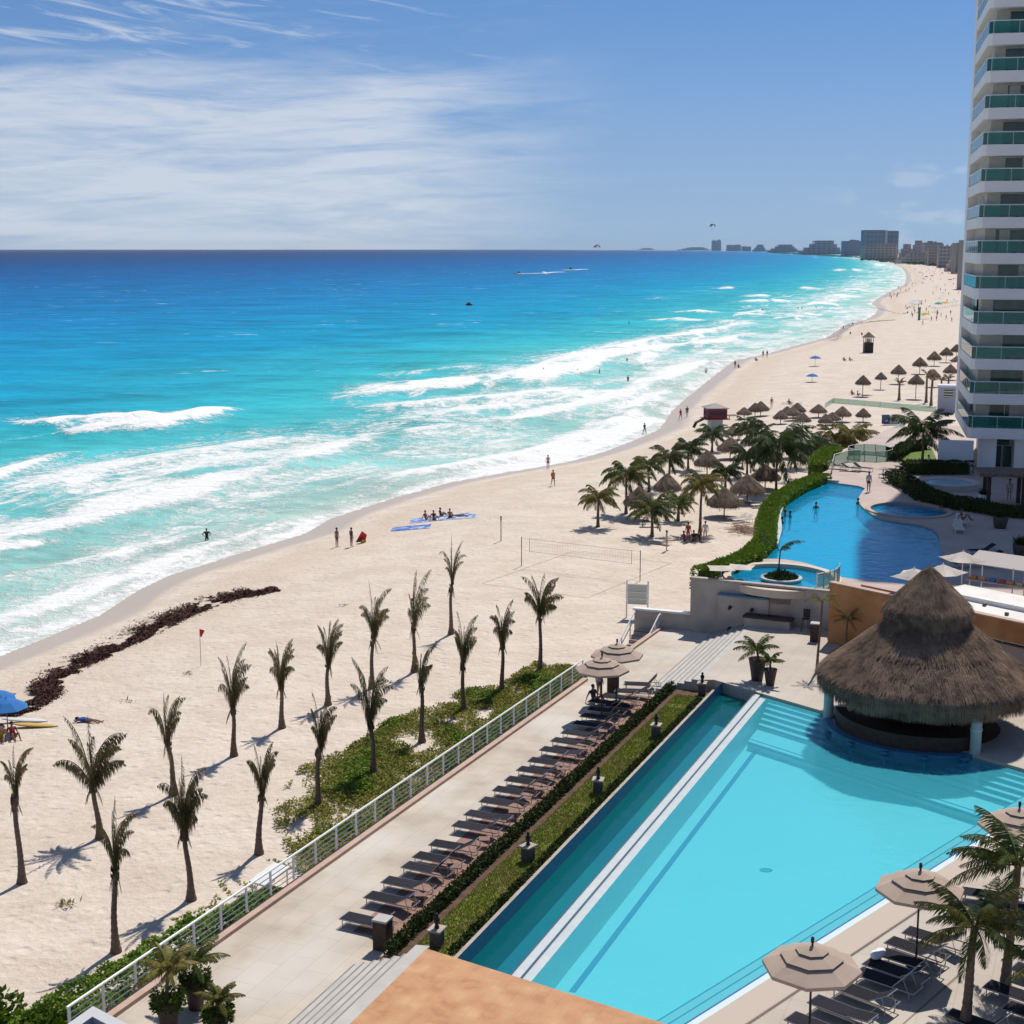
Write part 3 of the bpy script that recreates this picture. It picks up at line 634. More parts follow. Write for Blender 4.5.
# pale kerb and groove of the right deck
e0 = M_nr - RQ * 1.0; e1 = M_fr
struct('pool_edge_paving', MB().sheet(xy(e0 - rn * .02, e1 - rn * .02, e1 - rn * 1.0, e0 - rn * 1.0), 1.004), plain('edge_paving', (.50, .41, .34), .8))
struct('deck_groove', MB().sheet(xy(e0 - rn * 1.02, e1 - rn * 1.02, e1 - rn * 1.12, e0 - rn * 1.12), 1.005), plain('groove', (.16, .13, .11), .9))
struct('deck_joint', MB().sheet(xy(G(902, 1024, 1), G(965, 968, 1), G(967, 970, 1), G(904.5, 1024, 1)), 1.004), plain('joint', (.24, .20, .17), .9))
# ------------------------------------------------------------------ upper deck
UZ = 3.05
def U(px, py, z=UZ): return G(px, py, z)
pool_px = [(820, 481.5), (838, 483), (866, 487), (862, 492), (857, 500), (863, 508), (876, 517), (900, 522), (920, 524), (936, 530), (940, 540), (942, 556), (947, 572), (950, 590), (900, 583), (834, 577), (826, 570), (808, 563), (780, 558.5), (757, 559), (776, 546), (781, 530), (780, 516), (784, 503), (795, 492)]
def smooth_closed(P, it=1):
    for _ in range(it):
        Q = []
        for i in range(len(P)):
            a, b = P[i], P[(i + 1) % len(P)]; Q += [a * .75 + b * .25, a * .25 + b * .75]
        P = Q
    return P
upool = smooth_closed([U(x, y) for x, y in pool_px])
rc = Vector((16.55, 89.4, 0)); rr = 3.15
rnd = [rc + Vector((cos(t) * rr, sin(t) * rr * 1.18, 0)) for t in np.linspace(0, 2 * pi, 41)[:-1]]
sc_ = U(909, 510.5); small = [Vector((sc_.x + cos(t) * 2.9, sc_.y + sin(t) * 3.3, 0)) for t in np.linspace(0, 2 * pi, 33)[:-1]]
jc = U(940, 493, 3.3)
hedge_out = [(699, 573), (716, 567), (742, 556), (755, 543), (755, 525), (760, 508), (772, 495), (800, 483), (828, 470)]
outer = [U(x, y) for x, y in hedge_out] + [U(836, 452), U(868, 440), U(890, 428), Vector((62, 172, 0)), Vector((90, 160, 0)), Vector((90, 60, 0)), WR + OWd * 24 , WR + Vector((.5, .6, 0)), Vector((18.7, 84.9, 0)), Vector((11.0, 88.6, 0))]
struct('upper_deck', MB().holed(outer, [list(reversed(upool)), rnd, small], -2.4, UZ), M['upperdeck'])
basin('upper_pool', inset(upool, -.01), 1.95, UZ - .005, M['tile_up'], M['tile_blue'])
struct('upper_pool_water', MB().sheet(xy(*upool), 2.93), M['water_up'])
basin('round_pool', rnd, 2.3, UZ - .005, M['tile_up'], M['tile_white'])
struct('round_pool_water', MB().sheet(xy(*rnd), 2.95), M['water_up'])
basin('wading_pool', small, 2.6, UZ - .005, M['tile_up'], M['tile_blue'])
struct('wading_pool_water', MB().sheet(xy(*small), 2.95), M['water_up'])
def ring(c, r0, r1, z0, z1, n=40, ky=1.0, a0=0, a1=2 * pi):
    b = MB(); T = np.linspace(a0, a1, n + 1)
    for i in range(n):
        q = [Vector((c[0] + cos(t) * r, c[1] + sin(t) * r * ky, 0)) for t, r in ((T[i], r0), (T[i], r1), (T[i + 1], r1), (T[i + 1], r0))]
        vs = [(p.x, p.y, z0) for p in q] + [(p.x, p.y, z1) for p in q]
        b.add(vs, [(4, 5, 6, 7), (1, 2, 6, 5), (3, 0, 4, 7), (0, 3, 2, 1)])
    return b
tag(ring(rc, rr - .05, rr + .42, UZ - .3, UZ + .16, 44, 1.17).build('round_pool_rim', M['coping_pale'] if 'coping_pale' in M else plain('pale_coping', (.60, .49, .39)), None), 'pale stone rim round the small circular pool beside the hedge', 'pool rim')
tag(ring(sc_, 2.88, 3.25, UZ - .2, UZ + .10, 40, 1.13).build('wading_pool_rim', M['coping'], None), 'low stone rim of the oval wading pool touching the big curved pool', 'pool rim')
# ledge ring inside the round pool + planter island
isl = empty('island_planter', (rc.x - .05, rc.y + .0, 2.31), 0, 1, 'round planter island with shrubs and one young palm in the circular pool', 'planter')
MB().lathe([(1.15, 0), (1.2, .72), (1.28, .76), (1.28, .84), (1.05, .84), (1.02, .74), (0, .74)], 28).build('planter_bowl', M['tile_white'], isl, True)
isl_leaf = MB()
for _ in range(900):
    t = R.uniform(0, 2 * pi); r = sqrt(R.random()) * .98; h = R.uniform(.0, .55) * (1.1 - r)
    isl_leaf.leaf(Vector((r * cos(t), r * sin(t), .76 + h)), Vector((R.gauss(0, 1), R.gauss(0, 1), R.uniform(.2, 1.4))), Vector((R.gauss(0, 1), R.gauss(0, 1), 1)), R.uniform(.15, .28), .09)
isl_leaf.build('shrub', M['leaf_dark'], isl)
st = ring((0, 0), 1.29, 1.75, 0, .42, 32); st.build('ring_step', M['tile_white'], isl)
# seaward pool weir glass/white rim and hedge come later (greenery)
# stone wall under the upper deck (facing the lower deck)
wd = (Vector((18.7, 84.9, 0)) - Vector((11.0, 88.6, 0))).normalized(); wa = atan2(wd.y, wd.x)
wl = empty('stone_wall', (11.0, 88.6, 0), wa, 1, 'tall grey stone retaining wall with niches and spouts below the round pool', 'wall')
MB().box((4.3, -.12, 1.62), (8.7, .3, 3.3)).build('wall_face', M['wall_stone'], wl)
MB().box((4.3, -.14, 3.32), (8.8, .42, .12)).build('wall_cap', M['kerb'], wl)
MB().box((3.35, -.42, 1.25), (3.1, .3, 2.5)).build('projecting_panel', M['wall_stone'], wl)
MB().box((3.35, -.46, 2.56), (3.2, .42, .10)).build('panel_ledge', M['tile_blue'], wl)
for x, z in ((2.55, 1.85), (3.9, 1.85), (2.55, .55), (3.9, .55)):
    s_ = MB().tube([(x, -.55, z), (x + .02, -.85, z - .05)], [.11, .09], 8); s_.build('water_spout', M['darkbrown'], wl)
cn = empty('bar_counter', Vector((15.2, 85.75, .0)), wa, 1, 'low stone counter with a dark top in front of the grey wall', 'counter')
MB().box((0, -.2, .75), (2.7, .7, 1.5)).build('counter_base', M['wall_stone'], cn); MB().box((0, -.2, 1.56), (2.9, .85, .13)).build('counter_top', M['darkbrown'], cn)
ch = empty('bar_stool', Vector((17.1, 84.5, 1.0)), wa, 1, 'dark metal bar stool against the grey wall beside the counter', 'stool')
MB().box((0, 0, .75), (.4, .4, .05)).build('seat', M['black'], ch); MB().box((0, .2, 1.05), (.4, .04, .5)).build('backrest', M['black'], ch)
for sx_ in (-1, 1):
    for sy_ in (-1, 1): MB().tube([(sx_ * .17, sy_ * .17, .74), (sx_ * .21, sy_ * .21, 0)], .018, 5).build('leg', M['black'], ch)
# low wall by the stairs
LW0 = G(634, 627, 0) ; lw = empty('low_wall', Vector((LW0.x + .1, 89.9, 0)), 0, 1, 'low white-capped wall between the beach and the tall grey wall', 'wall')
p0, p1 = Vector((0, 0, 0)), Vector((11.0, 88.6, 0)) - Vector(lw.location); d01 = (p1 - p0); an = atan2(d01.y, d01.x)
MB().box(d01 / 2 + Vector((0, 0, -.5)), (d01.length, .3, 3.0), an).build('wall_face', M['wall_stone'], lw)
MB().box(d01 / 2 + Vector((0, 0, 1.05)), (d01.length + .2, .44, .12), an).build('wall_cap', M['white'], lw)
MB().box(Vector((1.4, -.58, .62)), (.7, .1, .28), an).build('wall_plaque', plain('plaque_red', (.10, .03, .025)), lw)
# planter beds dark strip (where seaward wall returns)
# beach stairs
bs = empty('beach_stairs', far1, ang, 1, 'stone stairs with white handrails going from the terrace down to the sand', 'stairs')
t = MB(); e = MB()
for i in range(9):
    z = -.19 * (i + 1); x = -.2 - .42 * i
    t.box((x, .95, (z - 2.4) / 2), (.42, 1.5, z + 2.4)); e.box((x - .15, .95, z - .02), (.14, 1.46, .05))
t.build('tread', M['step'], bs); e.build('stair_nosing', plain('brown_nosing', (.25, .14, .09)), bs)
for y, nm in ((.15, 0), (1.75, 1)):
    h = MB().tube([(.6, y, .95), (-.2, y, .9), (-4.0, y, -.85), (-4.3, y, -.85)], .05, 6)
    h.tube([(.4, y, .5), (-.2, y, .45), (-4.0, y, -1.3)], .03, 5)
    h.build('handrail', M['white_metal'], bs)
    for x, z in ((.5, 0), (-.9, -.5), (-2.4, -1.1), (-3.9, -1.75)): MB().tube([(x, y, z - .1), (x, y, z + 1.0)], .045, 6).build('rail_post', M['white_metal'], bs)
# notice board beyond the stairs
nb = GS(637, 618); nbz = empty('notice_board', nb, radians(-12), 1, 'white framed notice board on two legs standing on the sand by the stairs', 'sign')
for x in (-.72, .72): MB().tube([(x, 0, 0), (x, 0, 2.6)], .06, 6).build('leg', M['white_metal'], nbz)
MB().box((0, 0, 1.65), (1.3, .05, 1.3)).build('board', plain('pale_green_board', (.50, .56, .50)), nbz)
b = MB()
for z in (.98, 1.35, 1.8, 2.33): b.box((0, -.04, z), (1.4, .04, .06))
b.build('cross_bar', M['white_metal'], nbz)
# ------------------------------------------------------------------ orange building beside the thatched bar
OA = atan2(OWd.y, OWd.x)
ob = empty('orange_building', WR, OA, 1, 'orange rendered poolside building with a flat white roof behind the thatched bar', 'building')
MB().prism([(0, 0), (4.6, 0), (4.6, .4), (0, .4)], 0, 4.4).build('wall', M['orange_wall'], ob)
MB().prism([(4.6, .02), (26, .02), (26, .32), (4.6, .32)], 3.35, 4.42).build('orange_fascia', M['orange_wall'], ob)
MB().box((13, .17, 4.46), (26.1, .42, .07)).build('parapet_cap', M['coping'], ob)
MB().prism([(4.62, .33), (26, .33), (26, 6.2), (4.62, 6.2)], 4.1, 4.25).build('roof', M['white_roof'], ob)
MB().prism([(4.62, 2.9), (26, 2.9), (26, 3.2), (4.62, 3.2)], 4.25, 4.5).build('roof_beam', M['white'], ob)
for i in range(8):
    MB().box((6.4 + i * 1.9, 1.6 + .9 * (i % 2), 4.33), (.16, .16, .16)).build('roof_vent', M['stone_dark'], ob)
MB().prism([(4.7, .9), (25.9, .9), (25.9, 1.0), (4.7, 1.0)], 1.0, 3.34).build('glass_front', M['room_dark'], ob)
b = MB(); b.box((15, .6, 3.28), (21, .5, .12))
for i in range(12): b.box((5.2 + i * 1.8, .75, 2.1), (.09, .12, 2.4))
b.build('white_frame', M['white_metal'], ob)
MB().prism([(4.62, 5.8), (26, 5.8), (26, 6.3), (4.62, 6.3)], 3.0, 4.1).build('rear_wall', M['wall_stone'], ob)
# parapet behind the roof
b = MB().prism([(1.0, 1.5), (7.5, 1.5), (7.5, 1.75), (1.0, 1.75)], 3.06, 4.3); tag(b.build('deck_parapet', plain('pink_parapet', (.46, .33, .27)), None, loc=WR), 'pinkish parapet wall between the curved pool and the orange building', 'wall').rotation_euler = (0, 0, OA)
# towel counter awning
aw = empty('towel_bar_awning', G(975, 592, UZ), OA + radians(8), 1, 'grey fabric awning over a counter with folded coloured towels', 'awning')
sl_ = MB(); sl_.add([(-.3, -.9, 1.9), (8, -.9, 1.9), (8, .9, 2.35), (-.3, .9, 2.35), (-.3, -.9, 1.84), (8, -.9, 1.84), (8, .9, 2.29), (-.3, .9, 2.29)], [(0, 1, 2, 3), (7, 6, 5, 4), (0, 4, 5, 1), (3, 2, 6, 7), (0, 3, 7, 4)])
sl_.build('awning_cloth', plain('grey_cloth', (.40, .36, .34)), aw)
for x in (0, 2.6, 5.2, 7.8):
    for y in (-.8, .8): MB().tube([(x, y, 0), (x, y, 1.95 + (y > 0) * .3)], .04, 5).build('post', M['white_metal'], aw)
MB().box((4, -1.1, 1.0), (8, .5, .1)).build('counter_top', M['kerb'], aw)
for i in range(14):
    x = .4 + i * .56; c_ = [('towel_orange', (.55, .22, .08)), ('towel_tan', (.5, .35, .2)), ('towel_blue', (.08, .16, .4)), ('towel_red', (.4, .08, .06))][i % 4]
    o = MB().box((0, 0, .09), (.34, .3, .17)).build('towel_stack', plain(*c_), None)
    o.rotation_euler = (0, 0, OA + radians(8)); o.location = aw.matrix_basis @ Vector((x, -1.1, 1.05)) if False else (Vector(aw.location) + Matrix.Rotation(OA + radians(8), 3, 'Z') @ Vector((x, -1.1, 1.05)))
    tag(o, ['orange', 'tan', 'blue', 'red'][i % 4] + ' folded towels on the counter under the grey awning', 'towels', 'towel stacks on the awning counter')
# ------------------------------------------------------------------ palms
def frond(mb, p0, azm, el0, L, droop, nl, ll, lw, wind=Vector((0, 0, 0)), hang=.5, twist=0.0, start=.12, pw=1.4):
    """one feather leaf: rachis + leaflets"""
    n = 9; p = Vector(p0); pts = [p.copy()]; dirs = []
    h = Vector((cos(azm), sin(azm), 0)); side = Vector((-sin(azm), cos(azm), 0))
    for i in range(n):
        t = (i + .5) / n; el = el0 - droop * t ** pw
        d = (h * cos(el) + Vector((0, 0, sin(el))) + wind * t * t).normalized(); dirs.append(d)
        p = p + d * L / n; pts.append(p.copy())
    mb.tube(pts, [.035 * (1 - .85 * i / n) * (L / 2.2) ** .5 for i in range(n + 1)], 3, False)
    for k in range(nl):
        t = start + (1 - start) * (k + R.random() * .6) / nl; f = min(t * n, n - .001); i = int(f); q = pts[i].lerp(pts[i + 1], f - i); d = dirs[i]
        sh = sin(pi * min(1, t * .92 + .08)) ** .6 * (1 - .25 * t)
        up = side.cross(d)
        for s in (-1, 1):
            if R.random() < .06: continue
            a = side * s * (1 - .25 * hang) + d * (.55 + .5 * t) + Vector((0, 0, -hang * R.uniform(.6, 1.5))) + up * .15 + wind * .6
            a.normalize(); l_ = ll * sh * R.uniform(.75, 1.15)
            w = lw * R.uniform(.8, 1.2); e = a.cross(up); e = (e.normalized() if e.length > 1e-5 else side) ; e = (d * .8 + e * .2).normalized() * w / 2
            m = q + a * l_ * .55; tip = q + (a + Vector((0, 0, -.35 * hang)) + wind * .2).normalized() * l_
            mb.add([q - e * .6, q + e * .6, m + e, tip, m - e], [(0, 1, 2, 4), (4, 2, 3)])
def trunk_mesh(H, lean, r0, r1, flare=1.6, seg=12, rings=True, wob=.04):
    pts = []; rad = []
    n = int(H * 7) + 4
    ph = R.uniform(0, 6)
    for i in range(n + 1):
        t = i / n
        pts.append(Vector((lean[0] * t ** 1.5 + wob * sin(t * 5 + ph) * t, lean[1] * t ** 1.5 + wob * cos(t * 4 + ph) * t, H * t)))
        r = r0 + (r1 - r0) * t
        r *= 1 + (flare - 1) * math.exp(-t * H / .45)
        if rings: r *= 1 + (.07 if i % 2 else -.03) + R.uniform(-.03, .03)
        rad.append(r)
    global TP
    TP = pts
    return MB().tube(pts, rad, 9), pts[-1]
def beach_palm(base, H, lean, style, label, rz=0.0):
    """young transplanted palm, fronds tied up and wind-burnt"""
    root = empty('palm_tree', base, 0, 1, label, 'palm tree', 'young wind-burnt palms planted in rows on the sand')
    hc = H * (style.get('tr', .60) - .05)
    t, top = trunk_mesh(hc, lean, .115, .085, 2.0, wob=.07); t.build('trunk', M['trunk'], root, True)
    b = MB()
    for i in range(20):          # ragged old leaf bases round the upper trunk
        a = R.uniform(0, 2 * pi); c = TP[int(R.uniform(.80, 1.0) * (len(TP) - 1))]
        b.leaf(c + Vector((cos(a) * .06, sin(a) * .06, 0)), Vector((cos(a) * .4, sin(a) * .7, 1.2)), Vector((-sin(a), cos(a), 0)), .3, .12)
    b.build('leaf_base', M['trunk'], root)
    c = MB(); Lc = H - hc; nf = int(style.get('n', 13) * 1.35); spread = style.get('sp', .5) * .40; wind = Vector(style.get('w', (.18, .02, 0))) * 1.7
    for i in range(nf):
        a = i * 2.4 + R.uniform(-.3, .3); t_ = (i + .5) / nf
        el = pi / 2 - (.04 + spread * 1.25 * t_) * R.uniform(.6, 1.25); ln = Lc * R.uniform(.8, 1.1) * (1.22 - .50 * t_)
        frond(c, top + Vector((cos(a) * .05, sin(a) * .05, -.12 * t_)), a, el, ln * 1.02, R.uniform(.9, 2.3) * (.75 + .6 * t_), style.get('nl', 46), style.get('ll', .62) * 1.1, .042, wind * R.uniform(.3, 1.8), style.get('hang', 2.0), 0, .05, 2.3)
    for i in range(5):
        a = i * 1.3 + R.uniform(-.4, .4); frond(c, top + Vector((cos(a) * .08, sin(a) * .08, -.1)), a, -1.0 + R.uniform(-.2, .3), Lc * .34, .5, 16, .28, .03, wind * .3, 1.2)
    cr = c.build('crown', M['frond_beach'], root); k_ = .60 + .30 * (style.get('sp', .5) > .9); cr.scale = (k_, k_, 1); cr.location = (top.x * (1 - k_), top.y * (1 - k_), 0)
    return root
BP = [ # base px, top px, style, label
 ((22, 883), (18, 742), dict(sp=.28, tr=.66, n=9, ll=.42), 'slim sand palm farthest left, with a narrow tied crown'),
 ((100, 838), (96, 722), dict(sp=1.0, tr=.52, n=14, dr=1.5), 'spreading sand palm second from the left, wide open crown'),
 ((116, 952), (115, 797), dict(sp=.26, tr=.58, n=11, ll=.48), 'tallest-looking narrow palm nearest the lower left corner, crown tied like a brush'),
 ((191, 900), (190, 764), dict(sp=.75, tr=.60, n=15, ll=.75, dr=1.3), 'bushy dark palm just right of the lower left brush-like palm'),
 ((174, 795), (169, 688), dict(sp=.5, tr=.57, n=8, w=(.25, 0, 0)), 'thin palm with two upright spikes right behind the bushy lower left palm'),
 ((234, 756), (235, 651), dict(sp=.5, tr=.52, n=13), 'sand palm with drooping oval crown standing below the seaweed line end'),
 ((282, 728), (281, 638), dict(sp=.62, tr=.55, n=13), 'short oval-crowned sand palm left of the centre, between two others in its row'),
 ((328, 705), (329, 618), dict(sp=.62, tr=.55, n=12), 'short palm with a forked crown below the people with the red kite'),
 ((259, 854), (265, 745), dict(sp=.4, tr=.64, n=9, w=(.2, 0, 0)), 'thin palm with few fronds standing above the white beach bed'),
 ((318, 808), (320, 699), dict(sp=.5, tr=.60, n=10, w=(.25, 0, 0)), 'palm at the near left corner of the creeper patch, fronds blown right'),
 ((374, 776), (371, 657), dict(sp=.48, tr=.50, n=12, ll=.7), 'wide V-crowned palm inside the creeper patch, partly over the palm behind'),
 ((372, 688), (373, 588), dict(sp=.55, tr=.56, n=12, w=(.28, 0, 0)), 'palm directly behind the V-crowned palm of the creeper patch'),
 ((422, 742), (421, 645), dict(sp=.35, tr=.66, n=7, w=(.3, 0, 0)), 'nearly bare palm in the creeper patch with fronds hanging to the right'),
 ((414, 672), (417, 574), dict(sp=.6, tr=.55, n=8, w=(.5, 0, 0), ll=.75), 'windswept palm with all fronds blown right, behind the nearly bare palm'),
 ((451, 634), (453, 542), dict(sp=.22, tr=.60, n=10, ll=.4), 'narrow yellowish palm standing farthest back on the open sand'),
 ((464, 712), (462, 618), dict(sp=.5, tr=.60, n=12), 'palm with a drooping brown crown in the middle of the creeper patch'),
 ((502, 693), (502, 601), dict(sp=.5, tr=.62, n=11), 'palm second from the right end of the railing-side row'),
 ((540, 672), (540, 572), dict(sp=1.05, tr=.66, n=11, ll=.65), 'palm with two raised horns and open crown, nearest the beach stairs')]
for bpx, tpx, st_, lab in BP:
    b_ = GS(*bpx); H = hgt(b_, tpx[1]); lx = (tpx[0] - bpx[0]) * mpp(b_) * .8
    lx -= b_.x / depth(b_) * 0  # plumb
    beach_palm(b_, H, (lx * .9 + R.uniform(-.05, .05), R.uniform(-.2, .2)), st_, lab)

def coco(name, base, H, rad, m, label, group=None, nf=20, nl=30, lean=(0, 0), el=(1.35, -.25), droop=1.5, wind=Vector((.12, 0, 0)), tr=.13, parts=True, ll=.30, lw=.05):
    root = empty(name, base, 0, 1, label, 'palm tree', group)
    t, top = trunk_mesh(H, lean, tr, tr * .7, 1.5); t.build('trunk', M['trunk'], root, True)
    c = MB()
    for i in range(nf):
        t_ = (i + .5) / nf; a = i * 2.399 + R.uniform(-.25, .25)
        e = el[0] + (el[1] - el[0]) * t_ ** .85 + R.uniform(-.12, .12)
        frond(c, top + Vector((cos(a) * .06, sin(a) * .06, -.1 * t_)), a, e, rad * R.uniform(.9, 1.15), droop * R.uniform(.75, 1.15) * (1 - .35 * t_), nl, rad * ll, lw * rad / 2, wind, .55)
    c.build('crown', m, root)
    return root
# mid-distance coconut palms between the thatched umbrellas: (base px, crown centre px, crown radius px, material, how it stands)
MP = [((598, 527), (598, 497), 17, 'y', 'small leaning palm at the seaward left end of the umbrella grove'), ((626, 514), (626, 475), 21, 'g', 'palm left of the nearest thatched umbrella in the grove'),
 ((652, 537), (652, 509), 20, 'g', 'low palm nearest the volleyball net, over two loungers'), ((678, 521), (679, 501), 15, 'g', 'little palm between two nearer thatched umbrellas'),
 ((700, 533), (701, 484), 19, 'y', 'tall palm in front of the group of people in the grove'), ((649, 492), (648, 465), 15, 'g', 'palm above the first thatched umbrella of the grove'),
 ((669, 486), (669, 457), 17, 'g', 'palm behind the second thatched umbrella'), ((688, 470), (688, 448), 16, 'd', 'dark palm on the seaward side below the lifeguard tower'),
 ((712, 452), (712, 434), 14, 'd', 'dark little palm just right of the lifeguard tower'), ((746, 444), (747, 428), 14, 'd', 'dark palm behind the grove near the row of far umbrellas'),
 ((725, 490), (726, 472), 15, 'd', 'palm overlapping the largest thatched umbrella from behind'), ((747, 478), (747, 455), 17, 'd', 'palm in the middle of the grove, right of the largest umbrella'),
 ((776, 493), (776, 447), 33, 'd', 'large dark palm with long drooping fronds beside the clipped hedge bend'), ((810, 480), (810, 451), 22, 'd', 'dark palm over the far end of the clipped hedge'),
 ((838, 468), (836, 442), 21, 'y', 'yellowing palm next to the green-netted enclosure'), ((851, 468), (852, 436), 20, 'y', 'tall palm with yellow lower fronds above the green-netted enclosure'),
 ((761, 455), (760, 436), 14, 'd', 'dark palm half hidden behind the large drooping palm'), ((795, 468), (795, 444), 17, 'd', 'dark palm squeezed between the large drooping palm and its right neighbour')]
mm = {'y': 'frond_yellow', 'g': 'frond_green', 'd': 'frond_dark'}
for bpx, cpx, rp, k, lab in MP:
    b_ = GS(*bpx); s_ = mpp(b_); H = hgt(b_, cpx[1]); 
    coco('palm_tree', b_, H, rp * s_ * 1.36, M[mm[k]], lab, 'coconut palms growing in the umbrella grove', 24, 26, ((cpx[0] - bpx[0]) * s_, 0), lw=.085, wind=Vector((.2, 0, 0)), droop=1.9, ll=.36)
b_ = U(922, 467); s_ = mpp(b_)
coco('palm_tree', b_, 3.4, 33 * s_ * 1.15, M['frond_dark'], 'broad dark palm beside the white tower, on the small lawn', None, 24, 30, droop=1.4, lw=.06)
# slender deck palms
b_ = G(817, 672, 1.0); coco('slender_palm', b_, hgt(b_, 600), .95, M['frond_yellow'], 'very thin tall palm standing alone on the deck left of the thatched bar', None, 9, 22, (.15, 0), tr=.07, el=(1.3, .0), droop=2.0)
b_ = G(846, 650, 1.0); coco('slender_palm', b_, hgt(b_, 618), .85, M['frond_green'], 'small palm in front of the orange wall', None, 12, 20, tr=.07, el=(1.2, -.2))
b_ = U(779, 574, 3.1); coco('slender_palm', b_, 1.5, 1.7, M['frond_dark'], 'young palm growing from the round island planter, blown to the right', None, 4, 24, tr=.05, el=(1.2, .5), droop=1.5, wind=Vector((.8, 0, 0)))
# three coconut palms at the lower right
for (bx, cx, r_, lab, nf) in (((965, 1030), (970, 925), 56, 'feathery coconut palm standing between the two lounger rows at the lower right', 22), ((1005, 990), (1012, 862), 66, 'tallest coconut palm at the right edge, its crown over the third parasol', 22), ((1044, 1046), (1048, 955), 50, 'coconut palm cut by the right picture edge', 18)):
    b_ = G(*bx, 1.0); s_ = mpp(b_); H = hgt(b_, cx[1]); coco('palm_tree', b_, H, r_ * s_ * 1.12, M['frond_green'], lab, None, nf, 46, ((cx[0] - bx[0]) * s_ * .9, 0), tr=.14, lw=.045, droop=1.35, wind=Vector((-.12, 0, 0)))
b_ = G(976, 1040, 1.0); 
# potted palms
def potted(base, ph, pr_, H, rad, m, label, bush=False, nf=13):
    root = empty('potted_palm', base, 0, 1, label, 'potted plant')
    MB().lathe([(0, 0), (pr_ * .62, 0), (pr_ * .8, ph * .5), (pr_, ph * .95), (pr_ * 1.05, ph), (pr_ * .9, ph), (pr_ * .88, ph * .9), (0, ph * .9)], 18).build('pot', M['pot'], root, True)
    t, top = trunk_mesh(H, (0, 0), .06, .045, 1.2); [v for v in t.v]
    o = t.build('trunk', M['trunk'], root, True); o.location = (0, 0, ph * .85)
    c = MB()
    for i in range(nf):
        a = i * 2.4; t_ = i / nf; frond(c, top + Vector((0, 0, ph * .85)), a, 1.35 - 1.3 * t_, rad * R.uniform(.85, 1.1), 1.5 * (1 - .3 * t_), 30, rad * .32, .05, Vector((.05, 0, 0)), .5)
    c.build('crown', m, root)
    if bush:
        l = MB()
        for _ in range(1100):
            a = R.uniform(0, 6.283); r = pr_ * 1.25 * sqrt(R.random()); z = ph * R.uniform(.7, 1.25)
            l.leaf(Vector((r * cos(a), r * sin(a), z)), Vector((cos(a), sin(a), R.uniform(-1, 1))), Vector((R.gauss(0, 1), R.gauss(0, 1), 1)), R.uniform(.08, .16), .07)
        l.build('underplanting', M['leaf'], root)
potted(G(757, 680, 1), 1.15, .46, .6, 1.35, M['frond_green'], 'large potted palm in a tall dark pot at the pool head')
potted(G(770, 685, 1), .85, .34, .5, .85, M['frond_yellow'], 'smaller potted palm right of the tall dark pot', nf=10)
potted(G(196, 1008, 0), .95, .36, .7, 1.15, M['frond_green'], 'potted palm with a leaning frond, upper one of the pots beside the railing', True)
potted(G(169, 1030, 0), 1.0, .38, 1.1, 1.15, M['frond_yellow'], 'leafy potted palm nearest the railing at the lower left', True)
potted(G(219, 1040, 0), .9, .34, .5, .8, M['frond_yellow'], 'small spiky potted palm, rightmost of the pots at the bottom left', True, 12)

# ------------------------------------------------------------------ hedges, lawn, creepers
def hedge(name, line, wid, z0, z1, m, label, dens=420, lf=.10, cat='hedge', core='leaf_dark'):
    c = sum(line, Vector()) / len(line); c.z = z0
    root = empty(name, c, 0, 1, label, cat); b = MB(); k = MB()
    for i in range(len(line) - 1):
        p, q = line[i], line[i + 1]; d = q - p; Ls = Vector((d.x, d.y, 0)).length
        if Ls < .01: continue
        d = Vector((d.x, d.y, 0)).normalized(); n_ = Vector((-d.y, d.x, 0)); N = int((Ls + .6 * wid) * dens)
        k.box((p + q) / 2 - c + Vector((0, 0, (z1 + z0) / 2 - (p.z + q.z) / 2 - .03)) , (Ls * .96, wid * .66, (z1 - z0) * .8), atan2(d.y, d.x))
        for _ in range(N):
            u_ = R.uniform(-.3 * wid, Ls + .3 * wid); bump_ = .1 * mnoise.noise(Vector(((p.x + u_ * d.x) * 1.3, (p.y + u_ * d.y) * 1.3, 0)))
            s_ = R.random()
            if s_ < .55: o_ = Vector(p) + d * u_ + n_ * R.uniform(-.5, .5) * wid; o_.z = z1 + bump_ + R.uniform(-.06, .05); nn = Vector((0, 0, 1))
            else:
                sg = 1 if R.random() < .5 else -1; o_ = Vector(p) + d * u_ + n_ * sg * (wid * .5 + bump_ * .5 + R.uniform(-.04, .03)); o_.z = R.uniform(z0, z1); nn = n_ * sg
            dr_ = Vector((R.gauss(0, 1), R.gauss(0, 1), R.gauss(0, 1))) + nn * .8
            b.leaf(o_ - c, dr_, nn + Vector((R.gauss(0, .6), R.gauss(0, .6), R.gauss(0, .6))), lf * R.uniform(.7, 1.4), lf * .7)
    k.build('hedge_core', M[core], root); b.build('foliage', m, root)
    return root
hedge('clipped_hedge', [AB(40.3 + i * 2.0, -20.98, 0) for i in range(17)], .34, .30, .72, M['leaf_dark'], 'long dark clipped hedge between the terrace loungers and the lawn strip', 420, .10)
hedge('low_hedge', [AB(40.9 + i * 2.0, KB - .34, 0) for i in range(16)], .22, .42, .58, M['leaf_dark'], 'low dark edging hedge between the lawn and the channel kerb', 330, .10)
g_ = MB()
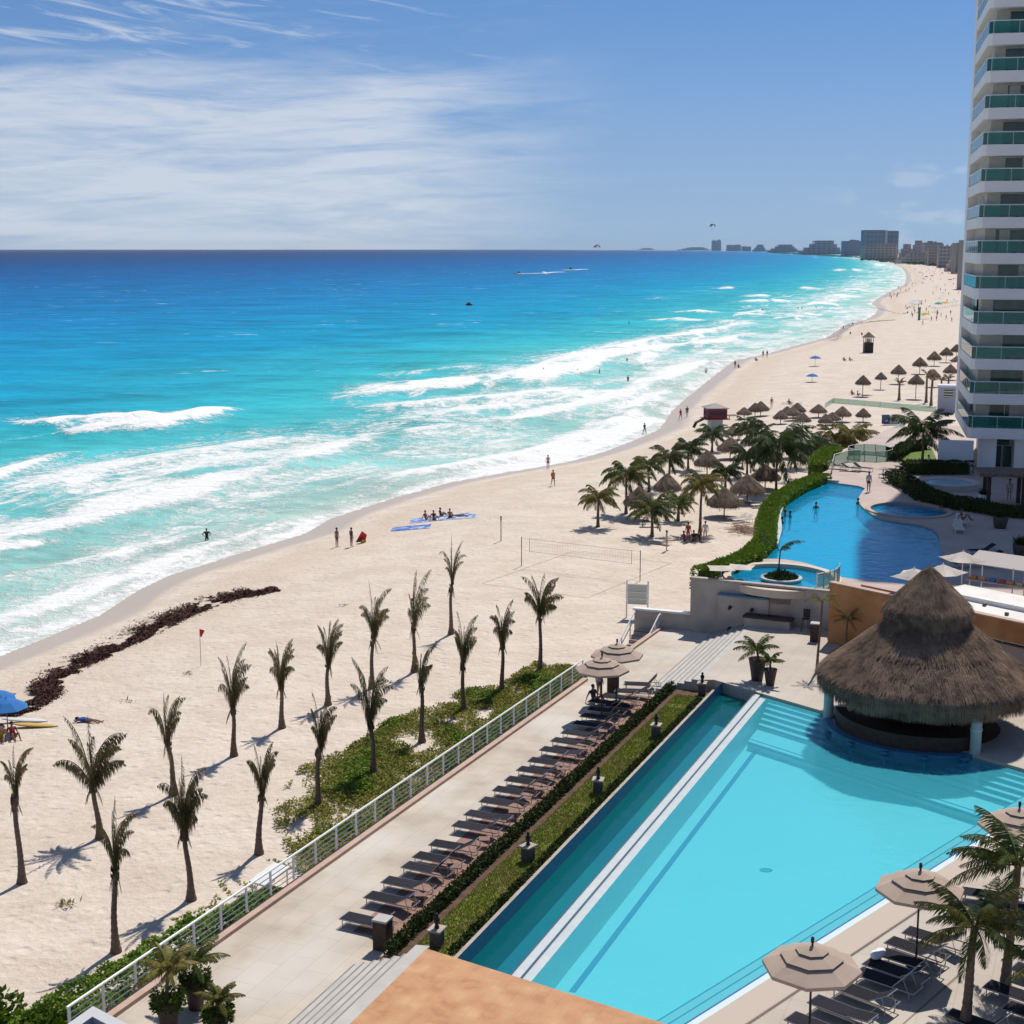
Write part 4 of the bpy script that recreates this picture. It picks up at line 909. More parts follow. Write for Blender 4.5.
for _ in range(34000):
    a, b__ = R.uniform(40.4, 71.2), R.uniform(-20.4, KB - .5)
    if mnoise.noise(Vector((a * .7, b__ * .7, 2))) < -.4 and R.random() < .5: continue
    p = AB(a, b__, .5); g_.leaf(p, Vector((R.gauss(0, .5), R.gauss(0, .5), 1)), Vector((R.gauss(0, 1), R.gauss(0, 1), 0)), R.uniform(.04, .09), .03)
o = g_.build('grass', M['grass']); tag(o, 'short sunburnt grass of the lawn strip beside the channel', None, None, 'stuff')
hl = [U(x, y) for x, y in [(704, 577), (725, 570), (750, 560), (765, 545), (766, 527), (770, 512), (780, 501), (800, 489), (822, 480)]]
hedge('clipped_hedge', smooth_closed(hl)[:-2] if False else hl, 1.35, 2.2, 3.55, M['leaf_bright'], 'thick curved bright green hedge on the sea side of the upper pool', 900, .16, core='leaf')
hedge('clipped_hedge', [U(833, 452), U(822, 458), U(818, 468)], 1.5, 2.2, 3.5, M['leaf_bright'], 'short bright hedge at the far seaward corner of the upper pool', 500, .2, core='leaf')
wr_ = [U(x, y) for x, y in [(838, 482.5), (820, 481), (795, 491), (784, 502), (779, 516), (780, 531), (776, 546)]]
b = MB()
for i in range(len(wr_) - 1):
    p, q = wr_[i], wr_[i + 1]; d = q - p; b.box((p + q) / 2 + Vector((0, 0, .08)), (d.length + .1, .28, .22), atan2(d.y, d.x))
tag(b.build('pool_weir_rim', M['tile_white']), 'pale curved weir rim along the seaward side of the upper pool', 'pool rim')
# hedges near the tower (in its shade)
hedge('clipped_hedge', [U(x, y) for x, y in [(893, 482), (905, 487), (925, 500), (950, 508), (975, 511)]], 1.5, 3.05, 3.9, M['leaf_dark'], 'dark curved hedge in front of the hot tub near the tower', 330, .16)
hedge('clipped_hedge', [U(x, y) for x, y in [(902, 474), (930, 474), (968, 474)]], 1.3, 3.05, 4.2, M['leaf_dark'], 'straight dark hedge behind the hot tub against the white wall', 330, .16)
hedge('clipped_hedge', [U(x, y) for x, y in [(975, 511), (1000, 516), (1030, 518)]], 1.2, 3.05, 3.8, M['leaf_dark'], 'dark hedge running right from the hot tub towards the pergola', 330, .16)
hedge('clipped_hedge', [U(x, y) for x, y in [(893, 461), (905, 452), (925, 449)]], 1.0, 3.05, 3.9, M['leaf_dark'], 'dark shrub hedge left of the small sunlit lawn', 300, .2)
struct('small_lawn', MB().sheet(xy(*[U(x, y) for x, y in [(892, 458), (905, 450), (932, 449), (938, 462), (915, 465)]]), UZ + .02), M['leaf_bright'])
# creeper ground cover along the railing
def scatter_patch(name, poly_px, n, m, label, thr, lf, z0=0, hi=.25, nsc=.35):
    P = [GS(*q) for q in poly_px]; xs = [p.x for p in P]; ys = [p.y for p in P]; b = MB(); c = 0; tries = 0
    def ins(x, y):
        r = False; j = len(P) - 1
        for i in range(len(P)):
            if (P[i].y > y) != (P[j].y > y) and x < (P[j].x - P[i].x) * (y - P[i].y) / (P[j].y - P[i].y) + P[i].x: r = not r
            j = i
        return r
    while c < n and tries < n * 12:
        tries += 1; x, y = R.uniform(min(xs), max(xs)), R.uniform(min(ys), max(ys))
        if not ins(x, y): continue
        v = mnoise.noise(Vector((x * nsc, y * nsc, 5))) + .5 * mnoise.noise(Vector((x * nsc * 3, y * nsc * 3, 9))) + .3 * mnoise.noise(Vector((x * 4, y * 4, 1)))
        # seaward side thins out
        dr = (Vector((x, y, 0)) - R0).dot(nrm)
        al_ = (Vector((x, y, 0)) - R0).dot(RD)
        if v < thr + .055 * dr + .5 * (R.random() - .5) + max(0, (22 - al_)) * .06: continue
        z = -1.72 + hi * max(0, v - thr) * 1.2
        b.leaf(Vector((x, y, z + R.uniform(0, .15))), Vector((R.gauss(0, 1), R.gauss(0, 1), R.uniform(0, 1.2))), Vector((R.gauss(0, .5), R.gauss(0, .5), 1)), lf * R.uniform(.7, 1.4), lf * .8); c += 1
    o = b.build(name, m); tag(o, label, None, None, 'stuff'); return o
scatter_patch('beach_creeper', [(268, 812), (300, 770), (345, 752), (395, 722), (440, 700), (500, 685), (535, 664), (575, 668), (600, 690), (300, 880)], 80000, M['leaf_olive'], 'patchy green creeper covering the sand between the palms and the railing', -.55, .11, hi=.12)
scatter_patch('beach_creeper', [(268, 812), (300, 770), (345, 752), (395, 722), (440, 700), (500, 685), (535, 664), (575, 668), (600, 690), (330, 850)], 24000, M['leaf_bright'], 'brighter tufts within the creeper patch', -.05, .12, hi=.35)
vl = [R0 + RD * k + nrm * .75 for k in (-5, -2.5, 0, 2.5, 5, 7.5)]
def mound(name, pts, wids, z0, hs_, m, label, n, lf):
    b = MB()
    for _ in range(n):
        f = R.random() * (len(pts) - 1); i = int(f); t = f - i; c = pts[i].lerp(pts[i + 1], t); w_ = wids[i] * (1 - t) + wids[i + 1] * t; h_ = hs_[i] * (1 - t) + hs_[i + 1] * t
        s_ = R.uniform(-1, 1); nn = nrm
        x = c + nn * s_ * w_; z = z0 + h_ * sqrt(max(0, 1 - s_ * s_)) * (.75 + .35 * mnoise.noise(x * 1.1)) + R.uniform(-.12, .04)
        b.leaf(Vector((x.x, x.y, z)), Vector((R.gauss(0, 1), R.gauss(0, 1), R.uniform(-.2, 1))), Vector((R.gauss(0, .6), R.gauss(0, .6), 1)), lf * R.uniform(.7, 1.4), lf * .8)
    o = b.build(name, m); tag(o, label, None, None, 'stuff'); return o
mound('climbing_shrubs', [R0 + RD * k + nrm * 1.5 for k in (-6, -3, 0, 4, 8, 11, 13)], [1.9, 1.9, 1.8, 1.6, 1.3, .8, .2], -1.7, [2.0, 2.2, 2.2, 2.1, 1.8, 1.2, .3], M['leaf_bright'], 'bright green shrub bank against the railing wall at the lower left', 36000, .12)
mound('climbing_shrubs', [R0 + RD * k + nrm * .6 for k in (15, 18, 21, 25, 30, 35, 39)], [.6, .9, .8, .9, 1., 1., .9], -1.7, [1.0, 1.6, 1.3, 1.6, 1.6, 1.5, 1.4], M['leaf'], 'darker green creepers banked against the railing wall in the middle', 16000, .13)
# trailing runners on the sand
rn_ = MB()
for _ in range(26):
    k = R.uniform(-2, 20); p = R0 + RD * k + nrm * 1.4; a = ang + pi / 2 + R.uniform(-.9, .9)
    for j in range(int(R.uniform(10, 34))):
        a += R.uniform(-.25, .25); p = p + Vector((cos(a), sin(a), 0)) * .13
        for _k in range(3): rn_.leaf(Vector((p.x, p.y, -1.68)) + Vector((R.gauss(0, .05), R.gauss(0, .05), 0)), Vector((R.gauss(0, 1), R.gauss(0, 1), .4)), Vector((0, 0, 1)), .13, .10)
tag(rn_.build('creeper_runners', M['leaf_olive']), 'thin creeper runners trailing from the shrub bank onto the sand', None, None, 'stuff')
# sea-grape shrub, bottom left corner
def blob_shrub(name, base, rx, ry, h, n, m, label, lf=.2):
    root = empty(name, base, 0, 1, label, 'shrub'); b = MB()
    cl = [(Vector((R.uniform(-rx, rx) * .8, R.uniform(-ry, ry) * .8, h * R.uniform(.45, .85))), R.uniform(.35, .6)) for _ in range(int(9 + rx * 4))]
    for _ in range(n):
        c, r_ = cl[R.randrange(len(cl))]; d = Vector((R.gauss(0, 1), R.gauss(0, 1), R.gauss(0, 1))).normalized()
        p = c + d * r_ * R.uniform(.75, 1.05); p.z = max(p.z, .05)
        b.leaf(p, d + Vector((R.gauss(0, .6), R.gauss(0, .6), R.gauss(0, .6))), Vector((R.gauss(0, 1), R.gauss(0, 1), R.gauss(0, 1) + 1)), lf * R.uniform(.7, 1.3), lf * .85)
    st = MB()
    for c, r_ in cl: st.tube([(c.x * .2, c.y * .2, 0), c * .6, c], [.05, .035, .015], 5)
    st.build('stems', M['wood'], root); b.build('foliage', m, root); return root
p = G(20, 1048, -1.0); p.z = -1.7; blob_shrub('sea_grape_shrub', p, 2.0, 1.2, 1.5, 4200, M['leaf_bright'], 'bright round-leaved shrub in the bottom left corner')
p = G(-18, 1030, -1.0); p.z = -1.7; blob_shrub('sea_grape_shrub', p, 1.5, 1.2, 1.6, 2600, M['leaf'], 'darker round-leaved shrub cut by the left picture edge')
p = G(58, 1044, -1.0); p.z = -1.7; blob_shrub('sea_grape_shrub', p, 1.2, 1.1, 1.3, 2200, M['leaf_bright'], 'round-leaved shrub beside the grey kiosk roof')
# kiosk roof at the bottom left
kz = 2.3; kc = G(93, 1006, kz); k1 = G(56, 1032, kz) - kc; k2 = G(135, 1028, kz) - kc; k1.z = k2.z = 0; k1 = k1.normalized() * 3.4; k2 = k2.normalized() * 3.4
kk = empty('kiosk', kc, 0, 1, 'small grey-roofed kiosk poking into the bottom left of the picture', 'kiosk'); kr = lambda s, t: k1 * s + k2 * t
MB().prism(xy(kr(.1, .1), kr(.9, .1), kr(.9, .9), kr(.1, .9)), -4.0, -.35).build('wall', M['wall_stone'], kk)
rb_ = MB()
for s0_, s1_, t0_, t1_ in ((0, 1, 0, .11), (0, 1, .89, 1), (0, .11, .11, .89), (.89, 1, .11, .89)): rb_.prism(xy(kr(s0_, t0_), kr(s1_, t0_), kr(s1_, t1_), kr(s0_, t1_)), -.5, 0)
rb_.build('roof_rim', plain('grey_rim', (.50, .50, .50)), kk); MB().prism(xy(kr(.1, .1), kr(.9, .1), kr(.9, .9), kr(.1, .9)), -.5, -.3).build('roof', M['stone_dark'], kk)
# ------------------------------------------------------------------ furniture: loungers, parasols, thatched umbrellas
def make_lounger(name='sun_lounger', light=False, ba=.55):
    root = empty(name, (0, 0, 0)); fm, sm = (M['white_metal'], M['canvas_white']) if light else (M['frame'], M['sling'])
    f = MB()
    for s in (-1, 1): f.tube([(0, s * .32, .31), (1.32, s * .32, .31), (1.95, s * .32, .31)], .022, 5)
    f.tube([(0, -.32, .31), (0, .32, .31)], .022, 5); f.tube([(1.95, -.32, .31), (1.95, .32, .31)], .022, 5); f.tube([(1.25, -.32, .30), (1.25, .32, .30)], .018, 5)
    f.build('frame', fm, root)
    MB().box((.65, 0, .325), (1.22, .58, .022)).build('sling', sm, root)
    ca, sa = cos(ba), sin(ba)
    MB().box((1.28 + .33 * ca, 0, .335 + .33 * sa), (.68, .58, .022), M=Matrix.Rotation(-ba, 4, 'Y')).build('backrest', sm, root)
    b = MB()
    for s in (-1, 1): b.tube([(1.28, s * .30, .335), (1.28 + .68 * ca, s * .30, .335 + .68 * sa)], .018, 5)
    b.tube([(1.28 + .68 * ca, -.30, .335 + .68 * sa), (1.28 + .68 * ca, .30, .335 + .68 * sa)], .018, 5); b.tube([(1.28 + .45 * ca, -.28, .335 + .45 * sa), (1.75, -.28, .31)], .012, 4); b.tube([(1.28 + .45 * ca, .28, .335 + .45 * sa), (1.75, .28, .31)], .012, 4)
    b.build('backrest_frame', fm, root)
    for x, y in ((.12, -.3), (.12, .3), (1.8, -.3), (1.8, .3)): MB().tube([(x, y, .31), (x, y, 0)], .02, 5).build('leg', fm, root)
    return root
LG = make_lounger(); first = [True]; LGF = make_lounger(ba=.10); LGU = make_lounger(ba=.85)
spare = [LGF, LGU]
def lounger(p, rz, label, group=None, src=None, sc=1.0):
    p = Vector(p)
    if src is None and first[0]:
        first[0] = False; LG.location = p; LG.rotation_euler = (0, 0, rz); LG.scale = (sc,) * 3; return tag(LG, label, 'sun lounger', group)
    if src is None and R.random() < .45:
        src = R.choice([LGF, LGU])
        if src in spare: spare.remove(src); src.location = p; src.rotation_euler = (0, 0, rz); return tag(src, label, 'sun lounger', group)
    return dup(src or LG, p, rz, sc, label, group, 'sun lounger')
row = [(344, 915), (368, 894), (385, 879), (405, 864), (416, 854), (432, 842), (455, 823), (467, 812), (482, 799), (495, 788), (507, 778), (519, 768), (530, 759), (542, 748), (553, 739), (563, 731), (574, 722), (582, 714.5), (588, 708)]
GR = 'dark sling loungers in the long row on the terrace'
for i, (x, y) in enumerate(row):
    p = G(x, y, .32); p.z = 0
    lab = ('nearest lounger of the long terrace row, beside the brown bin' if i == 0 else 'farthest lounger of the long terrace row, at the edge of the parasol shade' if i == 18 else
           '%s dark lounger of the terrace row counted from the brown bin' % ORD[i])
    lounger(p, radians(-24 + R.uniform(-2.5, 2.5)), lab, GR)
for (x, y), rz, lab in (((606, 704), -20, 'lounger in the shade under the nearer terrace parasol'), ((603, 694), -30, 'lounger behind the nearer terrace parasol pole'), ((615, 690), -12, 'lounger in the shade of the farther terrace parasol'), ((624, 683), -8, 'last lounger of the terrace, beside the dark bin at the steps'), ((590, 700), -26, 'lounger at the seaward edge of the parasol shade')):
    p = G(x, y, .32); p.z = 0; lounger(p, radians(rz), lab)
# terracotta paving strip under the lounger heads
struct('terracotta_paving', MB().sheet(xy(AB(42, -23.3), AB(72.0, -23.3), AB(72.0, -21.33), AB(42, -21.33)), .005), M['mat_red'])
# rolled towels / small tables between the row heads
tb = None
for i in range(2, 18, 2):
    p0 = G(*row[i], .32); p1 = G(*row[i - 1], .32); p = (p0 + p1) / 2 + VD * 1.75; p.z = 0
    if tb is None:
        tb = empty('side_table', p); MB().box((0, 0, .33), (.42, .42, .03)).build('table_top', plain('brown_top', (.22, .13, .10)), tb)
        for x in (-1, 1):
            for y in (-1, 1): MB().tube([(x * .17, y * .17, .32), (x * .17, y * .17, 0)], .015, 4).build('leg', M['frame'], tb)
        q = tb
    else: q = dup(tb, p)
    tag(q, 'small brown side table between the heads of the %s and %s terrace loungers' % (ORD[i - 1], ORD[i]), 'side table', 'side tables between the terrace loungers')
# lower right loungers
GR = 'dark sling loungers beside the main pool'
rr1 = [((790, 1015), 'first'), ((813, 998), 'second'), ((836, 983), 'third'), ((858, 970), 'fourth'), ((867, 960), 'fifth'), ((882, 951), 'sixth'), ((889, 939), 'seventh'), ((906, 929), 'eighth')]
for (x, y), o_ in rr1:
    p = G(x, y, 1.33); p.z = 1.0; lounger(p, radians(-41 + R.uniform(-2, 2)), '%s dark lounger from the left in the front poolside row under the parasols' % o_, GR)
for (x, y), o_ in (((978, 902), 'lounger behind the tall palms, level with the middle parasol'), ((988, 915), 'lounger between the two tall palm trunks'), ((962, 890), 'lounger on the deck just right of the middle parasol pole')):
    p = G(x, y, 1.33); p.z = 1.0; lounger(p, radians(-20), o_, GR)
for (x, y), o_ in (((948, 1012), 'nearest lounger of the second row at the lower right, below the feathery palm'), ((987, 983), 'second-row lounger just right of the feathery palm trunk'), ((1014, 965), 'second-row lounger cut by the right edge of the picture'), ((1006, 1004), 'second-row lounger in the bottom right corner'), ((970, 1034), 'lounger at the very bottom edge below the second row')):
    p = G(x, y, 1.33); p.z = 1.0; lounger(p, radians(-41), o_, GR)
p = G(872, 964, 1.4); o = MB(); 
for k in range(4): o.ell((.1 * k, .05 * sin(k * 2), .03 + .02 * (k % 2)), (.22, .16, .06), 10, 5)
o = o.build('towel', M['white'], None, True, p); o.scale = (1.1, 1.1, 1.1); o.rotation_euler = (0, 0, 1.0); o.location = G(876, 957, 1.42); tag(o, 'crumpled white towel lying on a poolside lounger', 'towel')
# tiered canvas parasols
def make_parasol(r=1.36, h=2.55, m='canvas'):
    root = empty('parasol', (0, 0, 0))
    def tier(r0, r1, z0, z1, name):
        b = MB(); n = 8; vs = []
        for k in range(n):
            a = 2 * pi * (k + .5) / n; vs.append((r0 * cos(a), r0 * sin(a), z0))
        for k in range(n):
            a = 2 * pi * (k + .5) / n; vs.append((r1 * cos(a), r1 * sin(a), z1))
        b.add(vs, [(k, (k + 1) % n, n + (k + 1) % n, n + k) for k in range(n)]); 
        if r1 < .02: pass
        vs2 = [(v[0], v[1], v[2] - .012) for v in vs]; b.add(vs2, [(n + k, n + (k + 1) % n, (k + 1) % n, k) for k in range(n)])
        if name == 'canopy':
            lip = [(v[0], v[1], v[2]) for v in vs[:n]] + [(v[0] * 1.0, v[1] * 1.0, v[2] - .10) for v in vs[:n]]; b.add(lip, [(n + k, n + (k + 1) % n, (k + 1) % n, k) for k in range(n)])
        return b.build(name, M[m], root)
    tier(r, r * .60, h, h + .24, 'canopy'); tier(r * .64, r * .30, h + .285, h + .43, 'vent_tier'); tier(r * .34, .01, h + .47, h + .60, 'top_tier')
    s = MB()
    for k in range(8):      # black rings below stand in for the shade in the vent gaps
        pass
    MB().lathe([(r * .598, h + .235), (r * .60, h + .295)], 8).build('vent_gap_shade', M['black'], root).rotation_euler = (0, 0, pi / 8)
    MB().lathe([(r * .298, h + .425), (r * .30, h + .485)], 8).build('vent_gap_shade', M['black'], root).rotation_euler = (0, 0, pi / 8)
    MB().tube([(0, 0, 0), (0, 0, h + .78)], .032, 8).build('pole', M['black'], root); MB().lathe([(0, h + .66), (.05, h + .68), (.05, h + .82), (0, h + .86)], 8).build('finial', M['black'], root)
    rb = MB()
    for k in range(8):
        a = 2 * pi * (k + .5) / 8; rb.tube([(0, 0, h + .5), (r * .97 * cos(a), r * .97 * sin(a), h - .02)], .012, 4)
    rb.build('ribs', M['black'], root)
    MB().lathe([(0, 0), (.3, 0), (.3, .06), (.06, .1), (.05, .3)], 14).build('base', M['stone_dark'], root)
    return root
pa = make_parasol()
def parasol(cpx, z, rz, label, src=None, h=2.8, first_=False, sc=1.0):
    p = G(*cpx, z + h * sc); p.z = z
    if first_: pa.location = p; pa.rotation_euler = (0, 0, rz); return tag(pa, label, 'parasol', 'tan tiered canvas parasols')
    return dup(src or pa, p, rz, sc, label, 'tan tiered canvas parasols' if src is None else None, 'parasol')
parasol((812, 957), 1.0, .1, 'nearest tan octagonal parasol over the front poolside loungers', first_=True)
parasol((920, 881), 1.0, .35, 'middle tan parasol, half hidden behind the feathery palm')
parasol((1019, 818), 1.0, .2, 'farthest poolside tan parasol, cut by the right picture edge')
parasol((602, 664), 0.0, .2, 'nearer tan parasol on the seaside terrace, above the shaded loungers')
parasol((617, 650), 0.0, .5, 'farther tan parasol on the seaside terrace, close to the beach stairs')
# cream square parasols on the upper deck
def make_square():
    root = empty('square_parasol', (0, 0, 0)); b = MB(); n = 8; r = .98; h = 2.2
    def pt(u, v):
        d = max(abs(u), abs(v)); return (u * r * (1 - .1 * (1 - abs(u * v))), v * r * (1 - .1 * (1 - abs(u * v))), h + .55 * (1 - d) ** .9 + .12 * abs(u * v) * d)
    vs = [pt(-1 + 2 * i / n, -1 + 2 * j / n) for j in range(n + 1) for i in range(n + 1)]
    fs = [(j * (n + 1) + i, j * (n + 1) + i + 1, (j + 1) * (n + 1) + i + 1, (j + 1) * (n + 1) + i) for j in range(n) for i in range(n)]
    b.add(vs, fs); b.add([(x, y, z - .02) for x, y, z in vs], [tuple(reversed(f)) for f in fs]); b.build('canopy', M['canvas_white'], root)
    MB().tube([(0, 0, 0), (0, 0, h + .6)], .035, 6).build('pole', M['white_metal'], root); MB().lathe([(0, 0), (.3, 0), (.28, .08), (.05, .12)], 12).build('base', M['stone_dark'], root); return root
sq = make_square(); GS_ = 'cream stretched-canvas parasols on the upper deck'
for i, (c, z, lab) in enumerate((((963, 557), UZ, 'cream pointed parasol nearest the tower side of the curved pool'), ((943, 570), UZ, 'cream pointed parasol just behind the thatched roof peak'), ((914, 574), UZ, 'cream parasol mostly hidden behind the thatched roof peak'), ((752, 571.5), UZ, 'cream parasol beside the round pool next to the hedge end'), ((738, 576.5), UZ, 'lower cream parasol at the wall corner by the hedge end'))):
    sc_q = .55 if i > 2 else 1.0; p = G(*c, z + 2.4 * sc_q); p.z = z; rz = radians(20 + i * 17)
    if i == 0: sq.location = p; sq.rotation_euler = (0, 0, rz); tag(sq, lab, 'parasol', GS_)
    else: dup(sq, p if i < 3 else Vector(((13.9, 88.9, UZ), (12.7, 88.6, UZ))[i - 3]), rz, sc_q if i < 3 else (.8, .8, .36), lab, GS_, 'parasol')
# ------------------------------------------------------------------ the big two-tier thatched bar
hc_ = Vector((19.28, 67.35, 1.0)); HT = empty('thatched_bar', hc_, 0, 1, 'large two-tiered conical palm-thatch roof on white columns over the pool bar', 'pool bar')
def cone_r(z, tier):     # profile in local z (above deck)
    pass
def thatch(parent, prof, name, n=72, lump=.16):
    vs = []; fs = []
    for i, (r, z) in enumerate(prof):
        for k in range(n):
            a = 2 * pi * k / n; w_ = 1 + lump * mnoise.noise(Vector((cos(a) * 3 * r, sin(a) * 3 * r, z * 2.2))) / max(r, .6)
            oct_ = 1 + .018 * cos(a * 8 + .4)
            vs.append((r * w_ * oct_ * cos(a), r * w_ * oct_ * sin(a), z + .04 * mnoise.noise(Vector((cos(a) * 4, sin(a) * 4, z * 3)))))
    for i in range(len(prof) - 1):
        for k in range(n): fs.append((i * n + k, (i + 1) * n + k, (i + 1) * n + (k + 1) % n, i * n + (k + 1) % n))
    b = MB(); b.add(vs, fs); return b
def straw(b, r0, z0, r1, z1, n, L, w, out=.04, down=0.0):
    """fibres lying down the slope from (r0,z0) to (r1,z1)"""
    sl = Vector((r1 - r0, 0, z1 - z0)).normalized()
    for _ in range(n):
        t = sqrt(R.random()); r = r0 + (r1 - r0) * t; z = z0 + (z1 - z0) * t; a = R.uniform(0, 2 * pi)
        c, s = cos(a), sin(a); oct_ = 1 + .018 * cos(a * 8 + .4)
        d = Vector((sl.x * c, sl.x * s, sl.z - down)); tg = Vector((-s, c, 0)); up = d.cross(tg); up = up if up.z > 0 else -up
        p = Vector((r * c * oct_, r * s * oct_, z)) + up * R.uniform(0, out); dd = (d + tg * R.gauss(0, .12) + up * R.uniform(-.02, .05)).normalized()
        l_ = L * R.uniform(.5, 1.3); e = tg * w * R.uniform(.5, 1.3)
        b.add([p - e, p + e, p + e * .4 + dd * l_, p - e * .4 + dd * l_], [(0, 1, 2, 3)])
def fringe(b, r, z0, z1, n, w, flare=.0):
    for _ in range(n):
        a = R.uniform(0, 2 * pi); c, s = cos(a), sin(a); oct_ = 1 + .018 * cos(a * 8 + .4); rr_ = (r + R.uniform(-.28, .03)) * oct_; zt = z0 + R.uniform(-.1, .12)
        zb = z1 + .10 * mnoise.noise(Vector((a * 5, 0, 3))) + R.uniform(-.13, .13); t = Vector((-s, c, 0)) * w * R.uniform(.5, 1.4)
        p = Vector((rr_ * c, rr_ * s, zt)); q = Vector(((rr_ + flare * R.uniform(.3, 1)) * c, (rr_ + flare * R.uniform(.3, 1)) * s, zb)) + t * R.uniform(-2, 2)
        b.add([p - t, p + t, q + t * .3, q - t * .3], [(0, 1, 2, 3)])
# lower roof: r 1.6 at z 5.6 down to r 4.95 at z 2.45, then a thick skirt down to 1.55
low = [(1.2, 5.45), (1.8, 4.98), (2.4, 4.46), (3.2, 3.80), (3.95, 3.20), (4.45, 2.80), (4.74, 2.48), (4.82, 2.22), (4.79, 1.95), (4.68, 1.72), (4.4, 1.75), (4.1, 2.1), (3.2, 3.0), (1.2, 4.6)]
capp = [(.02, 7.55), (.18, 7.42), (.7, 6.9), (1.2, 6.32), (1.6, 5.95), (1.86, 5.66), (1.93, 5.46), (1.90, 5.12), (1.80, 4.98), (1.5, 4.9), (1.15, 5.5)]
lr = thatch(HT, low, 'lower_roof').build('lower_thatch', M['thatch'], HT, True)
cr_ = thatch(HT, capp, 'cap').build('upper_thatch', M['thatch'], HT, True)
b = MB(); straw(b, 1.3, 5.40, 3.2, 3.86, 9000, .34, .013, .07); straw(b, 3.1, 3.92, 4.72, 2.62, 19000, .34, .013, .07); straw(b, 4.4, 2.9, 4.84, 2.3, 5000, .3, .014, .08, .2); fringe(b, 4.82, 2.45, 1.58, 9000, .014, .03); b.build('straw', M['straw'], lr)
b = MB(); straw(b, .08, 7.56, 1.88, 5.74, 11000, .3, .013, .05); straw(b, 1.65, 5.98, 2.0, 5.45, 3500, .25, .014, .08, .2); fringe(b, 1.96, 5.5, 4.86, 4500, .014, .05); b.build('straw', M['straw'], cr_)
r_ = MB().lathe([(1.9, 5.52), (1.99, 5.49), (1.99, 5.45), (1.9, 5.42)], 40); r_.build('binding_band', M['wood'], cr_)
for a_ in (162, 250 + 36, 55, 108):
    c, s = cos(radians(a_)), sin(radians(a_)); col_ = MB().lathe([(.24, -.9), (.24, 1.05), (.27, 1.06), (.27, 1.12), (.24, 1.13), (.24, 2.15)], 20); o = col_.build('column', M['tile_white'], HT, True); o.location = (4.35 * c, 4.35 * s, 0)
# bar counter, sunken bar pit, back shelf
b = MB()
for k in range(16):
    a0_, a1_ = radians(170 + k * 7.4), radians(170 + (k + 1) * 7.4)
    q = [(r * cos(a), r * sin(a)) for r, a in ((3.5, a0_), (4.0, a0_), (4.0, a1_), (3.5, a1_))]; b.prism(q, -.5, .62)
b.build('bar_counter', M['darkbrown'], HT)
b = MB()
for k in range(16):
    a0_, a1_ = radians(168 + k * 7.5), radians(168 + (k + 1) * 7.5)
    q = [(r * cos(a), r * sin(a)) for r, a in ((4.05, a0_), (4.5, a0_), (4.5, a1_), (4.05, a1_))]; b.prism(q, -.5, -.02)
b.build('blue_plinth', M['tile_blue'], HT)
MB().lathe([(0, .02), (3.5, .02)], 40).build('bar_floor', M['darkbrown'], HT)
MB().box((-.3, .6, .9), (3.6, .5, 1.8), radians(-30)).build('back_bar', M['darkbrown'], HT)
bt = MB()
for k in range(10): pass
rf = MB()
for k in range(16):
    a = 2 * pi * k / 16; rf.tube([(4.5 * cos(a), 4.5 * sin(a), 1.85), (1.0 * cos(a), 1.0 * sin(a), 4.6)], .05, 5)
for rr_, z_ in ((4.2, 1.95), (2.6, 3.3)): rf.tube([(rr_ * cos(t), rr_ * sin(t), z_) for t in np.linspace(0, 2 * pi, 25)], .06, 5)
rf.build('rafters', M['wood'], HT)
# dark stools standing in the water in front of the bar
for k in range(5):
    a = radians(196 + k * 20); p = hc_ + Vector((cos(a) * 4.95, sin(a) * 4.95, -1.3))
    s_ = MB().lathe([(.14, 0), (.06, .1), (.06, 1.2), (.19, 1.26), (.19, 1.33), (0, 1.34)], 12).build('pool_stool', M['tile_blue'], None, True, p); tag(s_, '%s blue stool from the left in the water before the thatched bar' % ORD[k], 'stool', 'stools in the water at the thatched bar')

# ------------------------------------------------------------------ small thatched umbrellas
def make_palapa():
    root = empty('thatched_umbrella', (0, 0, 0))
    prof = [(.02, 1.0), (.12, .93), (.45, .66), (.8, .34), (1.0, .10), (1.02, -.04), (.96, -.10), (.9, -.02), (.5, .4), (.02, .8)]
    b = MB(); n = 28; vs = []
    for i, (r, z) in enumerate(prof):
        for k in range(n):
            a = 2 * pi * k / n; rr_ = r * (1 + .04 * R.uniform(-1, 1)); vs.append((rr_ * cos(a), rr_ * sin(a), z + .03 * R.uniform(-1, 1) * r))
    b.add(vs, [(i * n + k, (i + 1) * n + k, (i + 1) * n + (k + 1) % n, i * n + (k + 1) % n) for i in range(len(prof) - 1) for k in range(n)])
    cp = b.build('thatch', M['straw_small'], root); 
    s = MB(); straw(s, .05, 1.0, 1.0, .10, 900, .3, .014, .04); fringe(s, 1.0, .12, -.16, 500, .016, .05); s.build('straw', M['straw_small'], cp)
    MB().tube([(0, 0, -1), (0, 0, .12)], .05, 6).build('pole', M['wood'], root)
    sp = MB()
    for k in range(8): a = 2 * pi * k / 8; sp.tube([(0, 0, .75), (.9 * cos(a), .9 * sin(a), .0)], .02, 4)
    sp.build('spokes', M['wood'], root); return root
pp = make_palapa(); pfirst = [True]
